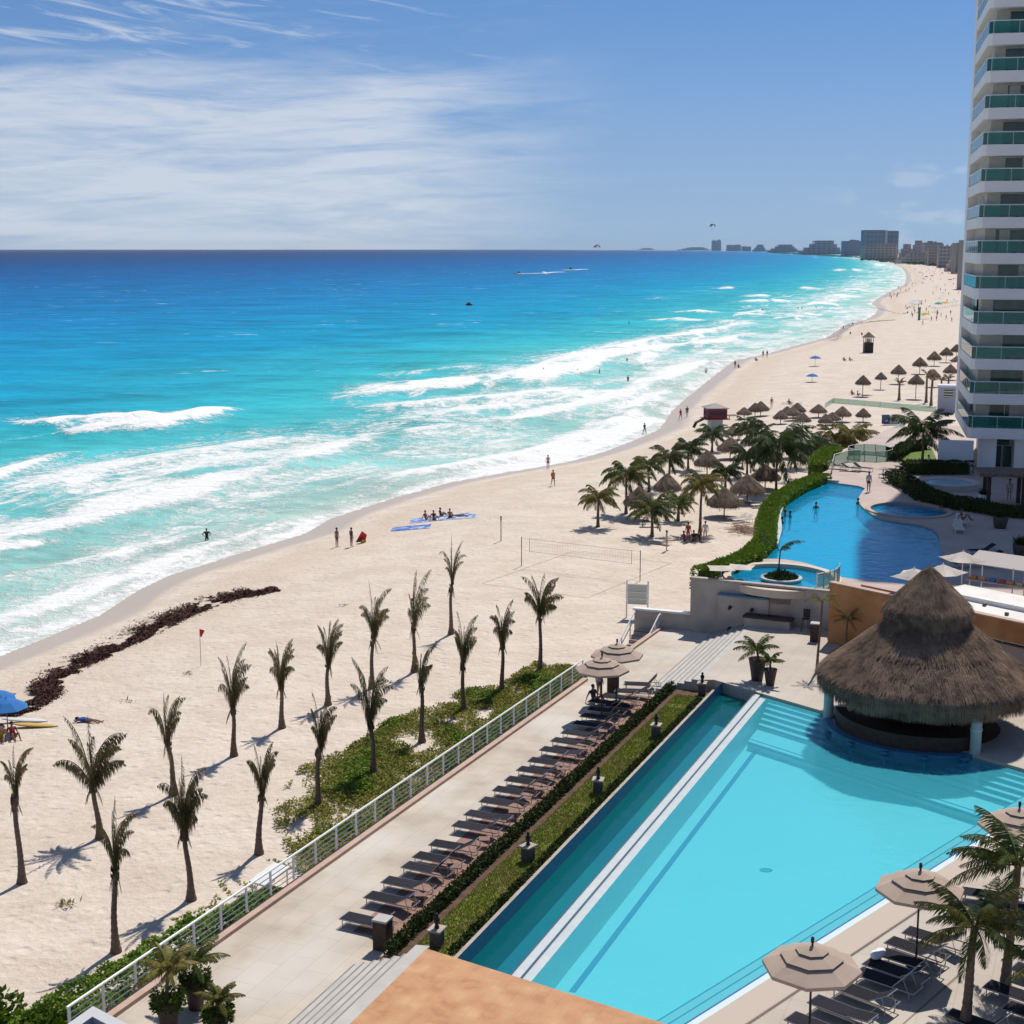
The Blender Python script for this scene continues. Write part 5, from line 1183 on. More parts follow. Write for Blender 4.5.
def palapa(base_px, apex_y, rpx, label, group):
    b_ = GS(*base_px); s_ = mpp(b_); H = hgt(b_, apex_y); r = rpx * s_; hc2 = r * .62 * 1.35   # canopy height
    # proto: canopy 1 high, pole 1 long below the eave -> non uniform scale along z; pole is scaled separately
    k = dup(pp, None, R.uniform(0, 6.28), None, label, group, 'thatched umbrella')
    ch_ = min(r * 1.12, H * .56); k.scale = (r, r, ch_); k.location = (b_.x, b_.y, b_.z + (H - ch_))
    for c in k.children:
        if c.name.startswith('pole'): c.scale = (max(.06 / (r * .05), .6),) * 2 + (1,); c.scale[2] = (H - ch_) / ch_ if ch_ else 1
    return k
near_p = [((639, 520), 486, 15.5, 'first thatched umbrella of the grove, nearest the sea and the small leaning palm'), ((667, 506), 473, 14, 'dark thatched umbrella of the grove, second from the seaward side'),
 ((724, 517), 487, 17.5, 'largest thatched umbrella of the grove, nearest the clipped hedge'), ((747, 503), 474, 17, 'sunlit thatched umbrella just behind the largest one'),
 ((707, 475), 450, 13, 'thatched umbrella right behind the palm row, below the lifeguard tower'), ((730, 459), 437, 13, 'thatched umbrella half hidden by palms, above its sunlit neighbour'),
 ((765, 489), 464, 15, 'thatched umbrella beside the trunk of the large drooping palm'), ((799, 458), 427, 15, 'pale-topped thatched umbrella behind the large drooping palm'), ((733, 440), 426, 10, 'flat thatched umbrella next to the lifeguard tower'),
 ((768, 470), 447, 13, 'thatched umbrella in the shade in the middle of the grove')]
for q in near_p: palapa(*q, 'thatched umbrellas standing among the coconut palms')
back = [((744, 419), 407, 7.5), ((755, 416.5), 402.5, 7.5), ((760.5, 416), 401, 8.5), ((780.5, 424), 410, 7.5), ((793, 420.5), 407, 8), ((797, 417.5), 402.5, 8.5), ((802.7, 427), 412.5, 8), ((818.3, 417.5), 404, 8.5), ((825.3, 428.5), 413.5, 7.5), ((832, 425), 412, 8.5), ((842, 422), 406, 9), ((863, 422), 408, 7.5), ((787, 418), 406, 7)]
for i, (b_, t_, r_) in enumerate(back): palapa(b_, t_, r_, '%s thatched umbrella from the left in the dense row behind the grove palms' % ORD[i], 'thatched umbrellas in the dense row behind the grove')
rt = [((862.5, 396.5), 375, 7.5), ((880.5, 389.5), 372, 5.8), ((898, 384), 364.5, 7.5), ((915.5, 399), 374, 8), ((919.5, 374), 357, 7.2), ((934, 366), 351, 7), ((946, 362.5), 347, 6.5), ((956, 360), 344, 6), ((933, 387), 369, 7), ((950, 380), 364, 7)]
for i, (b_, t_, r_) in enumerate(rt): palapa(b_, t_, r_, '%s thatched umbrella of the open group on the sand left of the tower' % ORD[i], 'thatched umbrellas on the open sand by the tower')
pp.location = GS(889, 378); pr = pp; pb = GS(872, 404)
palapa_root = pp; b_ = GS(957, 372); pp.location = b_ + Vector((0, 0, 2.2)); pp.scale = (1.35, 1.35, 1.15); [setattr(c, 'scale', (1, 1, 1.9)) for c in pp.children if c.name.startswith('pole')]; tag(pp, 'thatched umbrella partly hidden by the left edge of the tower', 'thatched umbrella', 'thatched umbrellas on the open sand by the tower')
# loungers under the umbrellas and on the far sand (pale)
WL_ = make_lounger('beach_lounger', True); n_ = 0
spots = [((650, 543), 'on the sand under the low palm by the volleyball net'), ((727, 521), 'in the shade of the largest thatched umbrella'), ((733, 523), 'at the edge of the shade of the largest thatched umbrella'), ((752, 508), 'beside the sunlit thatched umbrella'),
 ((640, 527), 'in the shade of the seaward thatched umbrella'), ((668, 512), 'under the dark thatched umbrella of the grove'), ((790, 405.5), 'alone on open sand above the umbrella rows'), ((782, 404), 'with someone lying beside it on the open sand')]
for i, (q, wh_) in enumerate(spots):
    p = GS(*q)
    if i == 0: WL_.location = p; o = WL_
    else: o = dup(WL_, p)
    o.rotation_euler = (0, 0, R.uniform(-.6, .4)); tag(o, 'beach lounger ' + wh_, 'sun lounger', 'beach loungers around the thatched umbrellas')
# upper deck loungers
for i, (q, rz, lab) in enumerate((((861, 472), 2.6, 'far left lounger at the head of the upper pool'), ((848, 470), 2.5, 'lounger by the green netting at the upper pool head'), ((872, 472), 2.4, 'lounger nearest the standing man in blue'), ((880, 478), .4, 'dark lounger stacked by the wading pool'), ((886, 476), .4, 'dark lounger next to the stack by the wading pool'),
      ((963, 527), 1.4, 'cushioned lounger with a sunbather beyond the curved pool'), ((960, 534), 1.4, 'empty pale lounger beside the sunbather'), ((968, 555), .2, 'dark lounger under the cream parasols'), ((975, 562), .2, 'dark lounger behind the cream parasols'), ((985, 567), .3, 'dark lounger nearest the grey awning'), ((952, 568), .2, 'lounger in the shade behind the thatched peak'))):
    p = U(*q); o = dup(WL_ if i in (5, 6) else LG, p, rz, 1.0, lab, 'loungers on the upper deck', 'sun lounger')
# bins
def bin_(p, label):
    root = empty('litter_bin', p, UA, 1, label, 'litter bin', 'dark square litter bins'); MB().box((0, 0, .5), (.5, .5, 1.0)).build('bin_body', M['darkbrown'], root); MB().box((0, 0, 1.04), (.54, .54, .07)).build('bin_top', M['step'], root)
    MB().box((0, -.252, .8), (.3, .02, .14)).build('bin_opening', M['black'], root); return root
bin_(G(383, 948, 0), 'dark brown litter bin at the near end of the terrace lounger row'); bin_(G(613, 693, 0), 'dark litter bin at the far end of the clipped hedge'); bin_(G(815, 641, 1.0), 'black litter bin at the corner of the orange wall')
# statues on the lawn
SP = None
for i, q in enumerate([(437, 946), (528, 861), (598, 793), (656, 737), (702, 694)]):
    p = G(*q, .48)
    if SP is None:
        root = empty('statue', p, UA); SP = root
        MB().box((0, 0, .28), (.38, .36, .56)).build('pedestal', M['stone_dark'], root); MB().box((0, 0, .60), (.54, .48, .06)).build('pedestal_slab', M['kerb'], root)
        st = MB().lathe([(.10, 0), (.13, .05), (.08, .12), (.10, .25), (.14, .38), (.15, .48), (.08, .56), (.05, .60)], 12, (0, 0, .64)); st.ell((0, 0, .64 + .68), (.08, .09, .11), 10, 8); bu = st.build('bust', M['black'], root, True); bu.scale = (.72, .72, .66); bu.location = (0, 0, .64 * .34); o = root
    else: o = dup(SP, p, UA + R.uniform(-.3, .3))
    tag(o, 'black bust on a stone pedestal, %s of five on the lawn from the near end' % ORD[i], 'statue', 'black busts on pedestals along the lawn strip')
# white beach bed near the railing
p = GS(270, 889); wb = empty('beach_bed', p, radians(58), .8, 'white slanted beach bed on the sand just outside the railing', 'beach bed'); p.z
MB().box((0, 0, .75), (1.9, 1.0, .10), M=Matrix.Rotation(radians(-8), 4, 'Y')).build('bed_top', M['white'], wb)
for x in (-.8, .8):
    for y in (-.42, .42): MB().tube([(x, y, 0), (x, y, .75 + x * .13)], .04, 5).build('leg', M['white_metal'], wb)
# volleyball court
vb = empty('volleyball_net', GS(579, 568), 0, 1, 'volleyball net on thin poles with rope court lines on the sand', 'volleyball net'); o0 = Vector(vb.location)
a_, c_ = GS(521.5, 566) - o0, GS(640, 581) - o0
for q in (a_, c_): MB().tube([q, q + Vector((0, 0, 2.35))], .035, 6).build('pole', M['wood'], vb)
nb_ = MB(); i0, i1 = a_.lerp(c_, .07), a_.lerp(c_, .93)
for q in (i0, i1): nb_.tube([q + Vector((0, 0, 1.2)), q + Vector((0, 0, 2.3))], .02, 4)
for z in (1.25, 1.5, 1.75, 2.0, 2.25): nb_.tube([i0 + Vector((0, 0, z)), i1 + Vector((0, 0, z))], .018 if z in (1.25, 2.25) else .005, 3)
for k in range(40): q = i0.lerp(i1, k / 39); nb_.tube([q + Vector((0, 0, 1.25)), q + Vector((0, 0, 2.25))], .004, 3)
nb_.tube([a_ + Vector((0, 0, 2.3)), i0 + Vector((0, 0, 2.25))], .01, 3); nb_.tube([c_ + Vector((0, 0, 2.3)), i1 + Vector((0, 0, 2.25))], .01, 3)
nb_.build('net', plain('net_grey', (.40, .37, .34)), vb)
cl_ = MB(); n_v = Vector((-(c_ - a_).y, (c_ - a_).x, 0)).normalized()
cs = [i0 + n_v * 7, i1 + n_v * 7, i1 - n_v * 7, i0 - n_v * 7, i0 + n_v * 7]
cl_.tube([q + Vector((0, 0, .02)) for q in cs], .009, 3); cl_.build('court_rope', plain('rope_grey', (.30, .27, .24)), vb)
# poles with flags on the beach
def flagpole(px, top, label, flag=None):
    b_ = GS(*px); H = hgt(b_, top); r_ = empty('beach_pole', b_, 0, 1, label, 'pole'); MB().tube([(0, 0, 0), (0, 0, H)], .02 if flag else .045, 6).build('pole', plain('thin_pole', (.42, .37, .32)) if flag else M['wood'], r_)
    if flag: f_ = MB(); f_.add([(0, .01, H), (.3, .05, H - .1), (.1, -.03, H - .5), (0, 0, H - .45)], [(0, 1, 2, 3)]); f_.build('flag', plain(*flag), r_)
    else: MB().box((0, 0, H - .2), (.12, .12, .4)).build('pole_head', M['stone_dark'], r_)
flagpole((501, 541), 516, 'thin dark pole standing alone on the sand right of the blue blankets')
flagpole((201, 666), 629, 'thin pole with a small red flag below the seaweed line', ('flag_red', (.5, .03, .03)))
# ------------------------------------------------------------------ the white tower
TC = Vector((40.8, 133.0, UZ)); TA = radians(-13); FDX = Vector((cos(TA), sin(TA), 0)); SDX = Vector((-sin(TA), cos(TA), 0))
tw = empty('apartment_tower', TC, TA, 1, 'tall white apartment tower with green glass balconies at the right edge', 'tower')
FH = 3.085; Z0 = 3.15; FWD = 30.0; DEP = 18.0; NF = 22
# in the tower's own frame: x runs right along the face, y goes back; balcony outline with a cut corner
def outl(off): return [(.9 - off * .2, off), (FWD, off), (FWD, DEP), (-.0 + off, DEP), (off, .9)]
pr_ = [(.35, 0), (FWD, 0), (FWD, DEP), (0, DEP), (0, .5)]
slab = MB(); slab.prism(pr_, 0, .95)
inner = [(.75, 2.0), (FWD - .1, 2.0), (FWD - .1, DEP - .2), (.75, DEP - .2)]
glp = [(.0, DEP - .1), (.06, .55), (.42, .07), (FWD - .1, .07)]
def copy_part(src, z, par): q = src.copy(); COL.objects.link(q); q.parent = par; q.location = (0, 0, z); return q
prot = {}
fl = MB().prism(pr_, 0, .95).build('balcony_slab', M['tower_white'], tw)
g_ = MB()
for i in range(len(glp) - 1):
    p, q = Vector((*glp[i], 0)), Vector((*glp[i + 1], 0)); d = q - p; g_.box((p + q) / 2 + Vector((0, 0, .55)), (d.length, .03, .95), atan2(d.y, d.x))
gl = g_.build('balcony_glass', M['glass_green'], fl)
hr = MB().tube([Vector((*q, 1.06)) for q in glp], .045, 5)
for i in range(len(glp) - 1):
    p, q = Vector((*glp[i], 0)), Vector((*glp[i + 1], 0)); n = max(1, int((q - p).length / 2.0))
    for k in range(n + 1): c = p.lerp(q, k / n); hr.tube([c, c + Vector((0, 0, 1.05))], .03, 4)
hr = hr.build('balcony_rail', M['white_metal'], fl)
fl2 = MB().prism(inner, 0, FH - .95).build('storey_wall', M['tower_wall'], tw)
def win(par, x0, x1, seed):
    b = MB(); b.box(((x0 + x1) / 2, 1.985, 1.05), (x1 - x0, .04, 1.95)); o = b.build('window', M['room_dark'], par)
    f_ = MB()
    for k in range(int((x1 - x0) / 1.1) + 1): f_.box((x0 + k * (x1 - x0) / int((x1 - x0) / 1.1), 1.95, 1.05), (.07, .05, 2.0))
    f_.box(((x0 + x1) / 2, 1.95, 2.03), (x1 - x0, .05, .07)); f_.build('window_frame', M['frame'], o); return o
w1 = win(fl2, 1.9, 4.6, 1); w2 = win(fl2, 7.2, 11.0, 2); w3 = win(fl2, 15, 19, 3)
sd_ = MB().box((.73, 7.0, 1.05), (.04, 3.4, 1.95)).build('window', M['room_dark'], fl2)
fn_ = MB()
for (x, y) in ((3.2, .9), (4.0, 1.1), (6.5, .8), (10.5, 1.0), (5.2, 1.3)): fn_.box((x, y, .42), (.5, .5, .08)); fn_.box((x, y + .24, .7), (.5, .06, .5)); fn_.box((x, y, .2), (.4, .4, .4))
fn_ = fn_.build('balcony_furniture', M['darkbrown'], fl)
pt_ = MB().box((5.9, 1.0, (FH - .95) / 2), (.22, 1.9, FH - .95)).build('balcony_divider', M['tower_white'], fl)
for k in range(NF):
    z = Z0 + k * FH
    if k: 
        a = copy_part(fl, z, tw)
        for c in (gl, hr, fn_, pt_): q = c.copy(); COL.objects.link(q); q.parent = a
        b2 = copy_part(fl2, z + .95, tw)
        for c in (w1, w2, w3, sd_):
            if c is sd_ and k % 3: continue
            q = c.copy(); COL.objects.link(q); q.parent = b2
            q.location.x += (k * 37 % 5 - 2) * .12
for c in (gl, hr, fn_, pt_): 
    if c in (gl, hr, fn_, pt_): c.location = c.location + Vector((0, 0, .95))
for o in tw.children_recursive:
    if o.name.startswith(('balcony_glass', 'balcony_rail', 'balcony_furniture', 'balcony_divider')): o.location = (0, 0, .95)
fl.location = (0, 0, Z0); fl2.location = (0, 0, Z0 + .95)
MB().prism(pr_, Z0 + NF * FH, Z0 + NF * FH + 1.2).build('roof', M['tower_white'], tw)
MB().box((.42, DEP - 1.6, Z0 + NF * FH / 2 + .4), (.9, 3.3, NF * FH - .8)).build('end_wall', M['tower_white'], tw)
cu0 = MB().box((0, 1.93, 1.05), (.9, .03, 1.9)).build('curtain', plain('curtain_cloth', (.55, .52, .47)), fl2); cu0.location = (4.1, 0, 0)
cus = []
for k, x, in ((2, 2.3), (4, 4.2), (5, 2.4), (7, 4.0), (9, 2.6), (10, 4.3), (12, 3.1)):
    par = [o for o in tw.children if o.name.startswith('storey_wall')][k]; q = cu0.copy(); COL.objects.link(q); q.parent = par; q.location = (x, 0, 0)
# ground floor
MB().box((1.9, 1.6, Z0 / 2), (1.5, 1.5, Z0)).build('column', M['tower_white'], tw); MB().box((4.75, 1.2, Z0 / 2), (1.1, 1.0, Z0)).build('column', M['tower_white'], tw)
MB().prism([(2.2, 4.0), (FWD, 4.0), (FWD, DEP), (2.2, DEP)], 0, Z0).build('ground_wall', M['tower_wall'], tw)
for x in (3.0, 3.9): MB().box((x, 3.97, 1.1), (.7, .05, 1.9)).build('door', M['room_dark'], tw)
MB().box((3.45, 3.97, 2.55), (1.1, .05, .8)).build('window', M['room_dark'], tw)
# white garden wall, pale-blue hut, pergola, hot tub
q0, q1 = U(937, 473), U(972, 474); d = q1 - q0
o = MB().box((0, 0, 1.5), (d.length, .35, 3.0)).build('garden_wall', plain('blue_white_wall', (.60, .64, .68)), None, False, (q0 + q1) / 2); o.rotation_euler = (0, 0, atan2(d.y, d.x)); tag(o, 'plain white wall behind the hot tub left of the tower columns', 'wall')
p = GS(946, 412); hb = empty('beach_hut', p, radians(-15), 1, 'small pale blue-grey hut with louvred window left of the tower', 'hut'); hs_ = mpp(p) 
MB().box((0, 0, 26 * hs_ * .5), (17 * hs_, 15 * hs_, 26 * hs_)).build('wall', plain('hut_blue', (.33, .37, .46)), hb)
MB().box((0, -.2, 26.5 * hs_), (19 * hs_, 18 * hs_, 2 * hs_)).build('roof', plain('hut_roof', (.55, .60, .70)), hb)
lv = MB(); lv.box((hs_ * 1.5, -7.55 * hs_, 19 * hs_), (9 * hs_, .05, 8 * hs_)); o = lv.build('window', M['room_dark'], hb)
lv = MB(); [lv.box((hs_ * 1.5, -7.7 * hs_, (16 + k * 2.6) * hs_), (9.5 * hs_, .06, .7 * hs_)) for k in range(3)]; lv.build('louvre', M['white'], o)
ht = empty('hot_tub', U(949, 487), 0, 1, 'raised round hot tub in the shade beside the tower', 'hot tub')
MB().lathe([(2.55, 0), (2.6, .45), (2.6, .5), (2.0, .5), (1.95, .3)], 36).build('tub_rim', M['tower_wall'], ht, True); MB().lathe([(0, .40), (1.98, .40)], 30).build('tub_water', plain('tub_water', (.20, .40, .50), .1), ht)
pg = empty('pergola', U(1003, 505), radians(-10), 1, 'dark wooden pergola with thatch cover beside the tower at the right edge', 'pergola')
for x in (-1.3, 1.3, 3.8):
    for y in (-1.2, 1.2): MB().box((x, y, 1.25), (.28, .28, 2.5)).build('post', M['darkbrown'], pg)
b = MB(); b.box((1.4, 0, 2.6), (7.0, 3.6, .25)); b.build('pergola_roof', M['straw_small'], pg)
for q, lab, s_ in (((1000, 528), 'large dark planter with shrub near the pergola', 1.0), ((1020, 556), 'tall dark pot with a spiky plant at the right edge', .95), ((984, 503), 'pale cylindrical planter beside the pergola', .8)):
    r_ = empty('planter', U(*q), 0, s_, lab, 'planter'); MB().lathe([(0, 0), (.4, 0), (.5, .4), (.55, .85), (.48, .85), (0, .8)], 16).build('pot', M['pot'] if s_ > .9 else M['white'], r_, True)
    b = MB()
    for k in range(260):
        a = R.uniform(0, 6.283); e = R.uniform(.2, 1.4); b.leaf(Vector((R.gauss(0, .15), R.gauss(0, .15), .85)), Vector((cos(a) * cos(e), sin(a) * cos(e), sin(e))), Vector((R.gauss(0, 1), R.gauss(0, 1), 1)), R.uniform(.3, .8), .06)
    b.build('foliage', M['leaf_dark'], r_)
sg = empty('billboard', GS(890, 425), radians(5), 1, 'low pale wall with a dark blue picture panel on the sand beyond the pools', 'sign'); sm = mpp(GS(890, 425))
MB().box((4 * sm, 0, 5 * sm), (22 * sm, .15, 9 * sm)).build('panel', plain('pale_panel', (.45, .44, .43)), sg); MB().box((-5 * sm, -.12, 6 * sm), (8 * sm, .06, 9 * sm)).build('picture', plain('blue_panel', (.05, .11, .26)), sg)
MB().box((-4 * sm, -.16, 5.5 * sm), (3 * sm, .03, 3 * sm)).build('picture_patch', plain('white_patch', (.5, .55, .6)), sg)
# green net fences
def netfence(name, pts, h, label, col=(.30, .50, .42), opac=.4):
    root = empty(name, pts[0], 0, 1, label, 'fence'); o0 = Vector(pts[0]); g = MB(); ps = MB()
    for i in range(len(pts) - 1):
        p, q = pts[i] - o0, pts[i + 1] - o0; d = q - p; g.add([p, q, q + Vector((0, 0, h)), p + Vector((0, 0, h))], [(0, 1, 2, 3)])
        n = max(1, int(d.length / 2.5))
        for k in range(n + 1): c = p.lerp(q, k / n); ps.tube([c, c + Vector((0, 0, h + .05))], .04, 4)
        ps.tube([p + Vector((0, 0, h)), q + Vector((0, 0, h))], .03, 4)
    g.build('netting', NET, root); ps.build('fence_posts', M['white_metal'], root)
NET = glassy('green_netting', (.6, .8, .7), opac=.45, body=(.20, .42, .33))[0]
netfence('net_fence', [GS(825, 408), GS(833, 403), GS(880, 407), GS(936, 412)], .8, 'long low green netting fence across the sand beyond the umbrella rows')
netfence('net_fence', [U(832, 474), U(834, 466), U(848, 462), U(860, 461)], 1.1, 'green netting fence at the seaward head of the upper pool')
netfence('net_fence', [GS(873, 443), GS(888, 436), GS(905, 428)], .9, 'green railing fence beside the beach path near the broad dark palm')
rd_ = [U(870, 458) + Vector((cos(t) * 2.1, sin(t) * 2.6, 0)) for t in np.linspace(0, 2 * pi, 13)]
netfence('net_enclosure', rd_, 1.0, 'round green-netted enclosure near the yellowing palms')
g3 = MB(); rr3 = [rc + Vector((cos(t) * 3.4, sin(t) * 3.4 * 1.17, UZ + .1)) for t in np.linspace(-1.15, -.2, 7)]
netfence('glass_balustrade', rr3, 1.0, 'short pale green glass balustrade on the rim of the round pool')

# ------------------------------------------------------------------ lifeguard towers
p = GS(715, 428); s_ = mpp(p); lt = empty('lifeguard_tower', p, radians(8), 1, 'red lifeguard tower with grey roof and white base at the edge of the grove', 'lifeguard tower')
W_ = 20 * s_
MB().box((0, 0, 4.5 * s_), (W_ * .62, W_ * .6, 9 * s_)).build('base', plain('lt_white', (.55, .58, .62)), lt)
MB().box((0, 0, 9.6 * s_), (W_ * 1.25, W_ * 1.1, .7 * s_)).build('deck', M['wood'], lt)
b = MB(); b.box((0, 0, 11.7 * s_), (W_, W_ * .8, 3.6 * s_)); b.box((0, 0, 19 * s_), (W_, W_ * .8, 2.6 * s_))
for x in (-1, 1):
    for y in (-1, 1): b.box((x * W_ * .46, y * W_ * .36, 15.5 * s_), (W_ * .08, W_ * .08, 8 * s_))
b.build('cabin_wall', plain('lt_red', (.22, .035, .045)), lt); MB().box((0, 0, 15.5 * s_), (W_ * .9, W_ * .7, 5 * s_)).build('window_band', plain('lt_dark', (.05, .04, .07)), lt)
MB().lathe([(W_ * .82, 20.3 * s_), (W_ * .80, 20.8 * s_), (.05, 25 * s_)], 4).build('roof', plain('lt_roof', (.30, .27, .27)), lt).rotation_euler = (0, 0, pi / 4)
b = MB(); b.tube([(-W_ * .5, 0, 9.8 * s_), (-W_ * 1.0, -.6, 6 * s_), (-W_ * 1.15, -.9, .2)], .12, 5); b.tube([(-W_ * .5, .7, 9.8 * s_), (-W_ * 1.0, .1, 6 * s_), (-W_ * 1.15, -.2, .2)], .12, 5); b.build('ramp', M['darkbrown'], lt)
b = MB(); b.box((W_ * .85, 0, 12.5 * s_), (W_ * .5, W_ * .6, .4 * s_)); [b.box((W_ * (.65 + .4 * k), -W_ * .25, 11.3 * s_), (.1, .1, 2.6 * s_)) for k in (0, 1)]; b.build('balcony', M['wood'], lt)
p = GS(868, 352.5); s_ = mpp(p); lh = empty('lookout_hut', p, 0, 1, 'narrow dark lookout hut with pointed thatch roof alone on the far sand', 'lookout hut')
MB().box((0, 0, 5 * s_), (8.5 * s_, 8 * s_, 10 * s_)).build('base', M['darkbrown'], lh); b = MB()
for x in (-1, 1):
    for y in (-1, 1): b.box((x * 4 * s_, y * 3.7 * s_, 12.5 * s_), (.5 * s_, .5 * s_, 6 * s_))
b.build('corner_posts', M['darkbrown'], lh); MB().box((0, 0, 12 * s_), (3.8 * s_, 3.8 * s_, 4 * s_)).build('back_panel', M['step'], lh)
MB().lathe([(7.2 * s_, 15 * s_), (4 * s_, 17.5 * s_), (.1, 20.5 * s_)], 8).build('roof', M['straw_small'], lh)

# ------------------------------------------------------------------ far coast: hotels, trees
HM = {}
def hotel(x0, x1, yt, yb, label, col, style=0, z=-2.0, group=None, cat='hotel', floors=None):
    """a far block standing on the coast land; outline given by its seen width, top and foot"""
    p = G((x0 + x1) / 2, yb, z); s_ = mpp(p); Wd = (x1 - x0) * s_; Hh = hgt(p, yt); D_ = min(Wd * .5, 30 + Wd * .15)
    root = empty('hotel_block', p, 0, 1, label, cat, group)
    if col not in HM:
        HM[col] = mat('far_wall_%d' % len(HM), col, tuple(c * .85 for c in col), .05, .85)  # bluish wall colours have distance haze painted in
    m = HM[col]; parts = []
    w_ = MB()
    if style == 1:      # stepped pyramid
        for k in range(4): w_.box((k * Wd * .03, D_ / 2, Hh * (k + .5) / 4), (Wd * (1 - k * .2), D_ * (1 - k * .1), Hh / 4 + .01))
    elif style == 2:    # two slabs with a lighter stair shaft
        w_.box((-Wd * .2, D_ / 2, Hh * .5), (Wd * .6, D_, Hh)); w_.box((Wd * .33, D_ / 2, Hh * .485), (Wd * .34, D_ * .9, Hh * .97))
    else:
        w_.box((0, D_ / 2, Hh * .5), (Wd, D_, Hh)); w_.box((Wd * R.uniform(-.3, .3), D_ / 2, Hh * 1.04), (Wd * .25, D_ * .5, Hh * .1))
        w_.box((Wd * R.uniform(-.35, .35), D_ * .5, Hh * 1.02), (Wd * .12, D_ * .3, Hh * .08))
    w_.build('wall', m, root)
    nfl = max(2, min(6, int(Hh / 3.4))); sz = Hh / nfl; nb = max(3, min(8, int(Wd / 5))); wm = MB().box((0, 0, 0), (Wd * .94 / nb * .66, .24, sz * .5)); w0 = None
    for k in range(nfl):
        for j in range(nb):
            x = -Wd * .47 + (j + .5) * Wd * .94 / nb
            if style == 1 and abs(x - 0) > Wd * .5 * (1 - .2 * int(4 * (k + .5) / nfl)) - 2: continue
            if w0 is None: w0 = wm.build('window', M['far_glass'], root); wo_ = w0
            else: wo_ = w0.copy(); COL.objects.link(wo_)
            yy = (D_ * .05 * int(4 * (k + .5) / nfl)) if style == 1 else 0
            wo_.location = (x, -.1 + yy, (k + .55) * sz)
    if style == 2: MB().box((Wd * .13, -.4, Hh * .5), (Wd * .07, 1.0, Hh * .98)).build('stair_shaft', HM.setdefault((.4, .42, .46), mat('far_shaft', (.40, .42, .46))), root)
    return root
M['far_glass'] = mat('far_window_glass', (.13, .17, .23), rough=.3)
G_h = 'hotels along the far curve of the coast'
hotel(864, 898, 230.0, 258, 'tallest dark twin hotel block on the far coast with a lighter stair shaft', (.20, .26, .36), 2, group=G_h)
hotel(843, 863.5, 241, 256, 'square dark block directly left of the tallest far hotel', (.23, .28, .38), group=G_h)
hotel(800, 843, 240.5, 254.5, 'long stepped brownish hotel left of the square dark block', (.32, .32, .37), 1, group=G_h)
hotel(768, 799, 244.5, 252.3, 'low wide hotel at the left end of the coast city', (.26, .29, .36), 1, group=G_h)
hotel(712, 721, 240.5, 250.8, 'single narrow tower standing alone on the horizon', (.26, .30, .40), group=G_h)
hotel(727, 741, 245.0, 251.0, 'first low block right of the lone horizon tower', (.27, .30, .37), group=G_h); hotel(742, 751, 246.5, 251.2, 'small low block in the horizon skyline gap', (.28, .31, .37), group=G_h); hotel(753, 766, 244.5, 251.5, 'rounded low block just left of the wide hotel', (.27, .30, .37), 1, group=G_h)
hotel(678, 711, 247.2, 250.4, 'very low strip of buildings left of the lone horizon tower', (.28, .31, .37), 1, group=G_h); hotel(637, 655, 248.0, 249.95, 'tiny far strip at the left end of the skyline', (.26, .29, .36), 1, group=G_h)
hotel(864, 897, 245.0, 260, 'sand-coloured hotel in front of the tallest dark block', (.40, .34, .31), group=G_h); hotel(898, 914, 244, 262.5, 'brown-roofed block right of the sand-coloured far hotel', (.32, .28, .28), 1, group=G_h)
hotel(910, 925, 240.5, 258, 'peaked grey block with a hump roof in the right-hand city cluster', (.32, .29, .31), 1, group=G_h); hotel(924, 942, 242.5, 260, 'sloping grey resort block in the right-hand city cluster', (.31, .29, .31), group=G_h)
hotel(928, 937, 249, 266, 'yellowish hotel slab near the tower side of the far beach', (.36, .31, .24), group=G_h); hotel(938, 950, 246, 268, 'tall pinkish slab standing over the crowded far beach', (.38, .33, .32), group=G_h); hotel(951, 960, 244.5, 266, 'dark slab next to the pinkish one over the far beach', (.32, .29, .31), group=G_h)
hotel(955, 985, 243, 274, 'wide pale block half hidden by the tower edge', (.31, .27, .25), group=G_h); hotel(962, 1000, 240, 290, 'hotel wing hidden behind the tower', (.30, .27, .25), group=G_h)
hotel(900, 935, 251, 263.5, 'long low white terrace block behind the far beach', (.36, .33, .30), 1, group=G_h); hotel(946, 962, 256, 272, 'low white beach club block behind the crowd', (.42, .38, .35), 1, group=G_h)
# dark tree belt behind the far beach
tb_ = MB()
def tree_clump(b, c, r, n, lf):
    for _ in range(n):
        d = Vector((R.gauss(0, 1), R.gauss(0, 1), R.gauss(0, 1))).normalized(); q = c + Vector((d.x * r, d.y * r, abs(d.z) * r * .7)) * R.uniform(.6, 1)
        b.leaf(q, Vector((R.gauss(0, 1), R.gauss(0, 1), R.gauss(0, 1))), Vector((R.gauss(0, 1), R.gauss(0, 1), 1)), lf, lf * .8)
for x, y, r in [(x_, 259.5 + (x_ - 860) * .085 + R.uniform(-1, .6), 1.5 + (x_ - 860) * .02) for x_ in np.arange(862, 962, 2.2)] + [(x_, 252.6 + (x_ - 770) * .055, 1.2) for x_ in np.arange(770, 862, 2.5)]:
    p = G(x, y, -2.0); s_ = mpp(p); tree_clump(tb_, p, r * 1.3 * s_, 60, r * s_ * .6)
tag(tb_.build('far_tree_belt', M['frond_dark']), 'dark belt of trees between the far beach and the hotels', None, None, 'stuff')
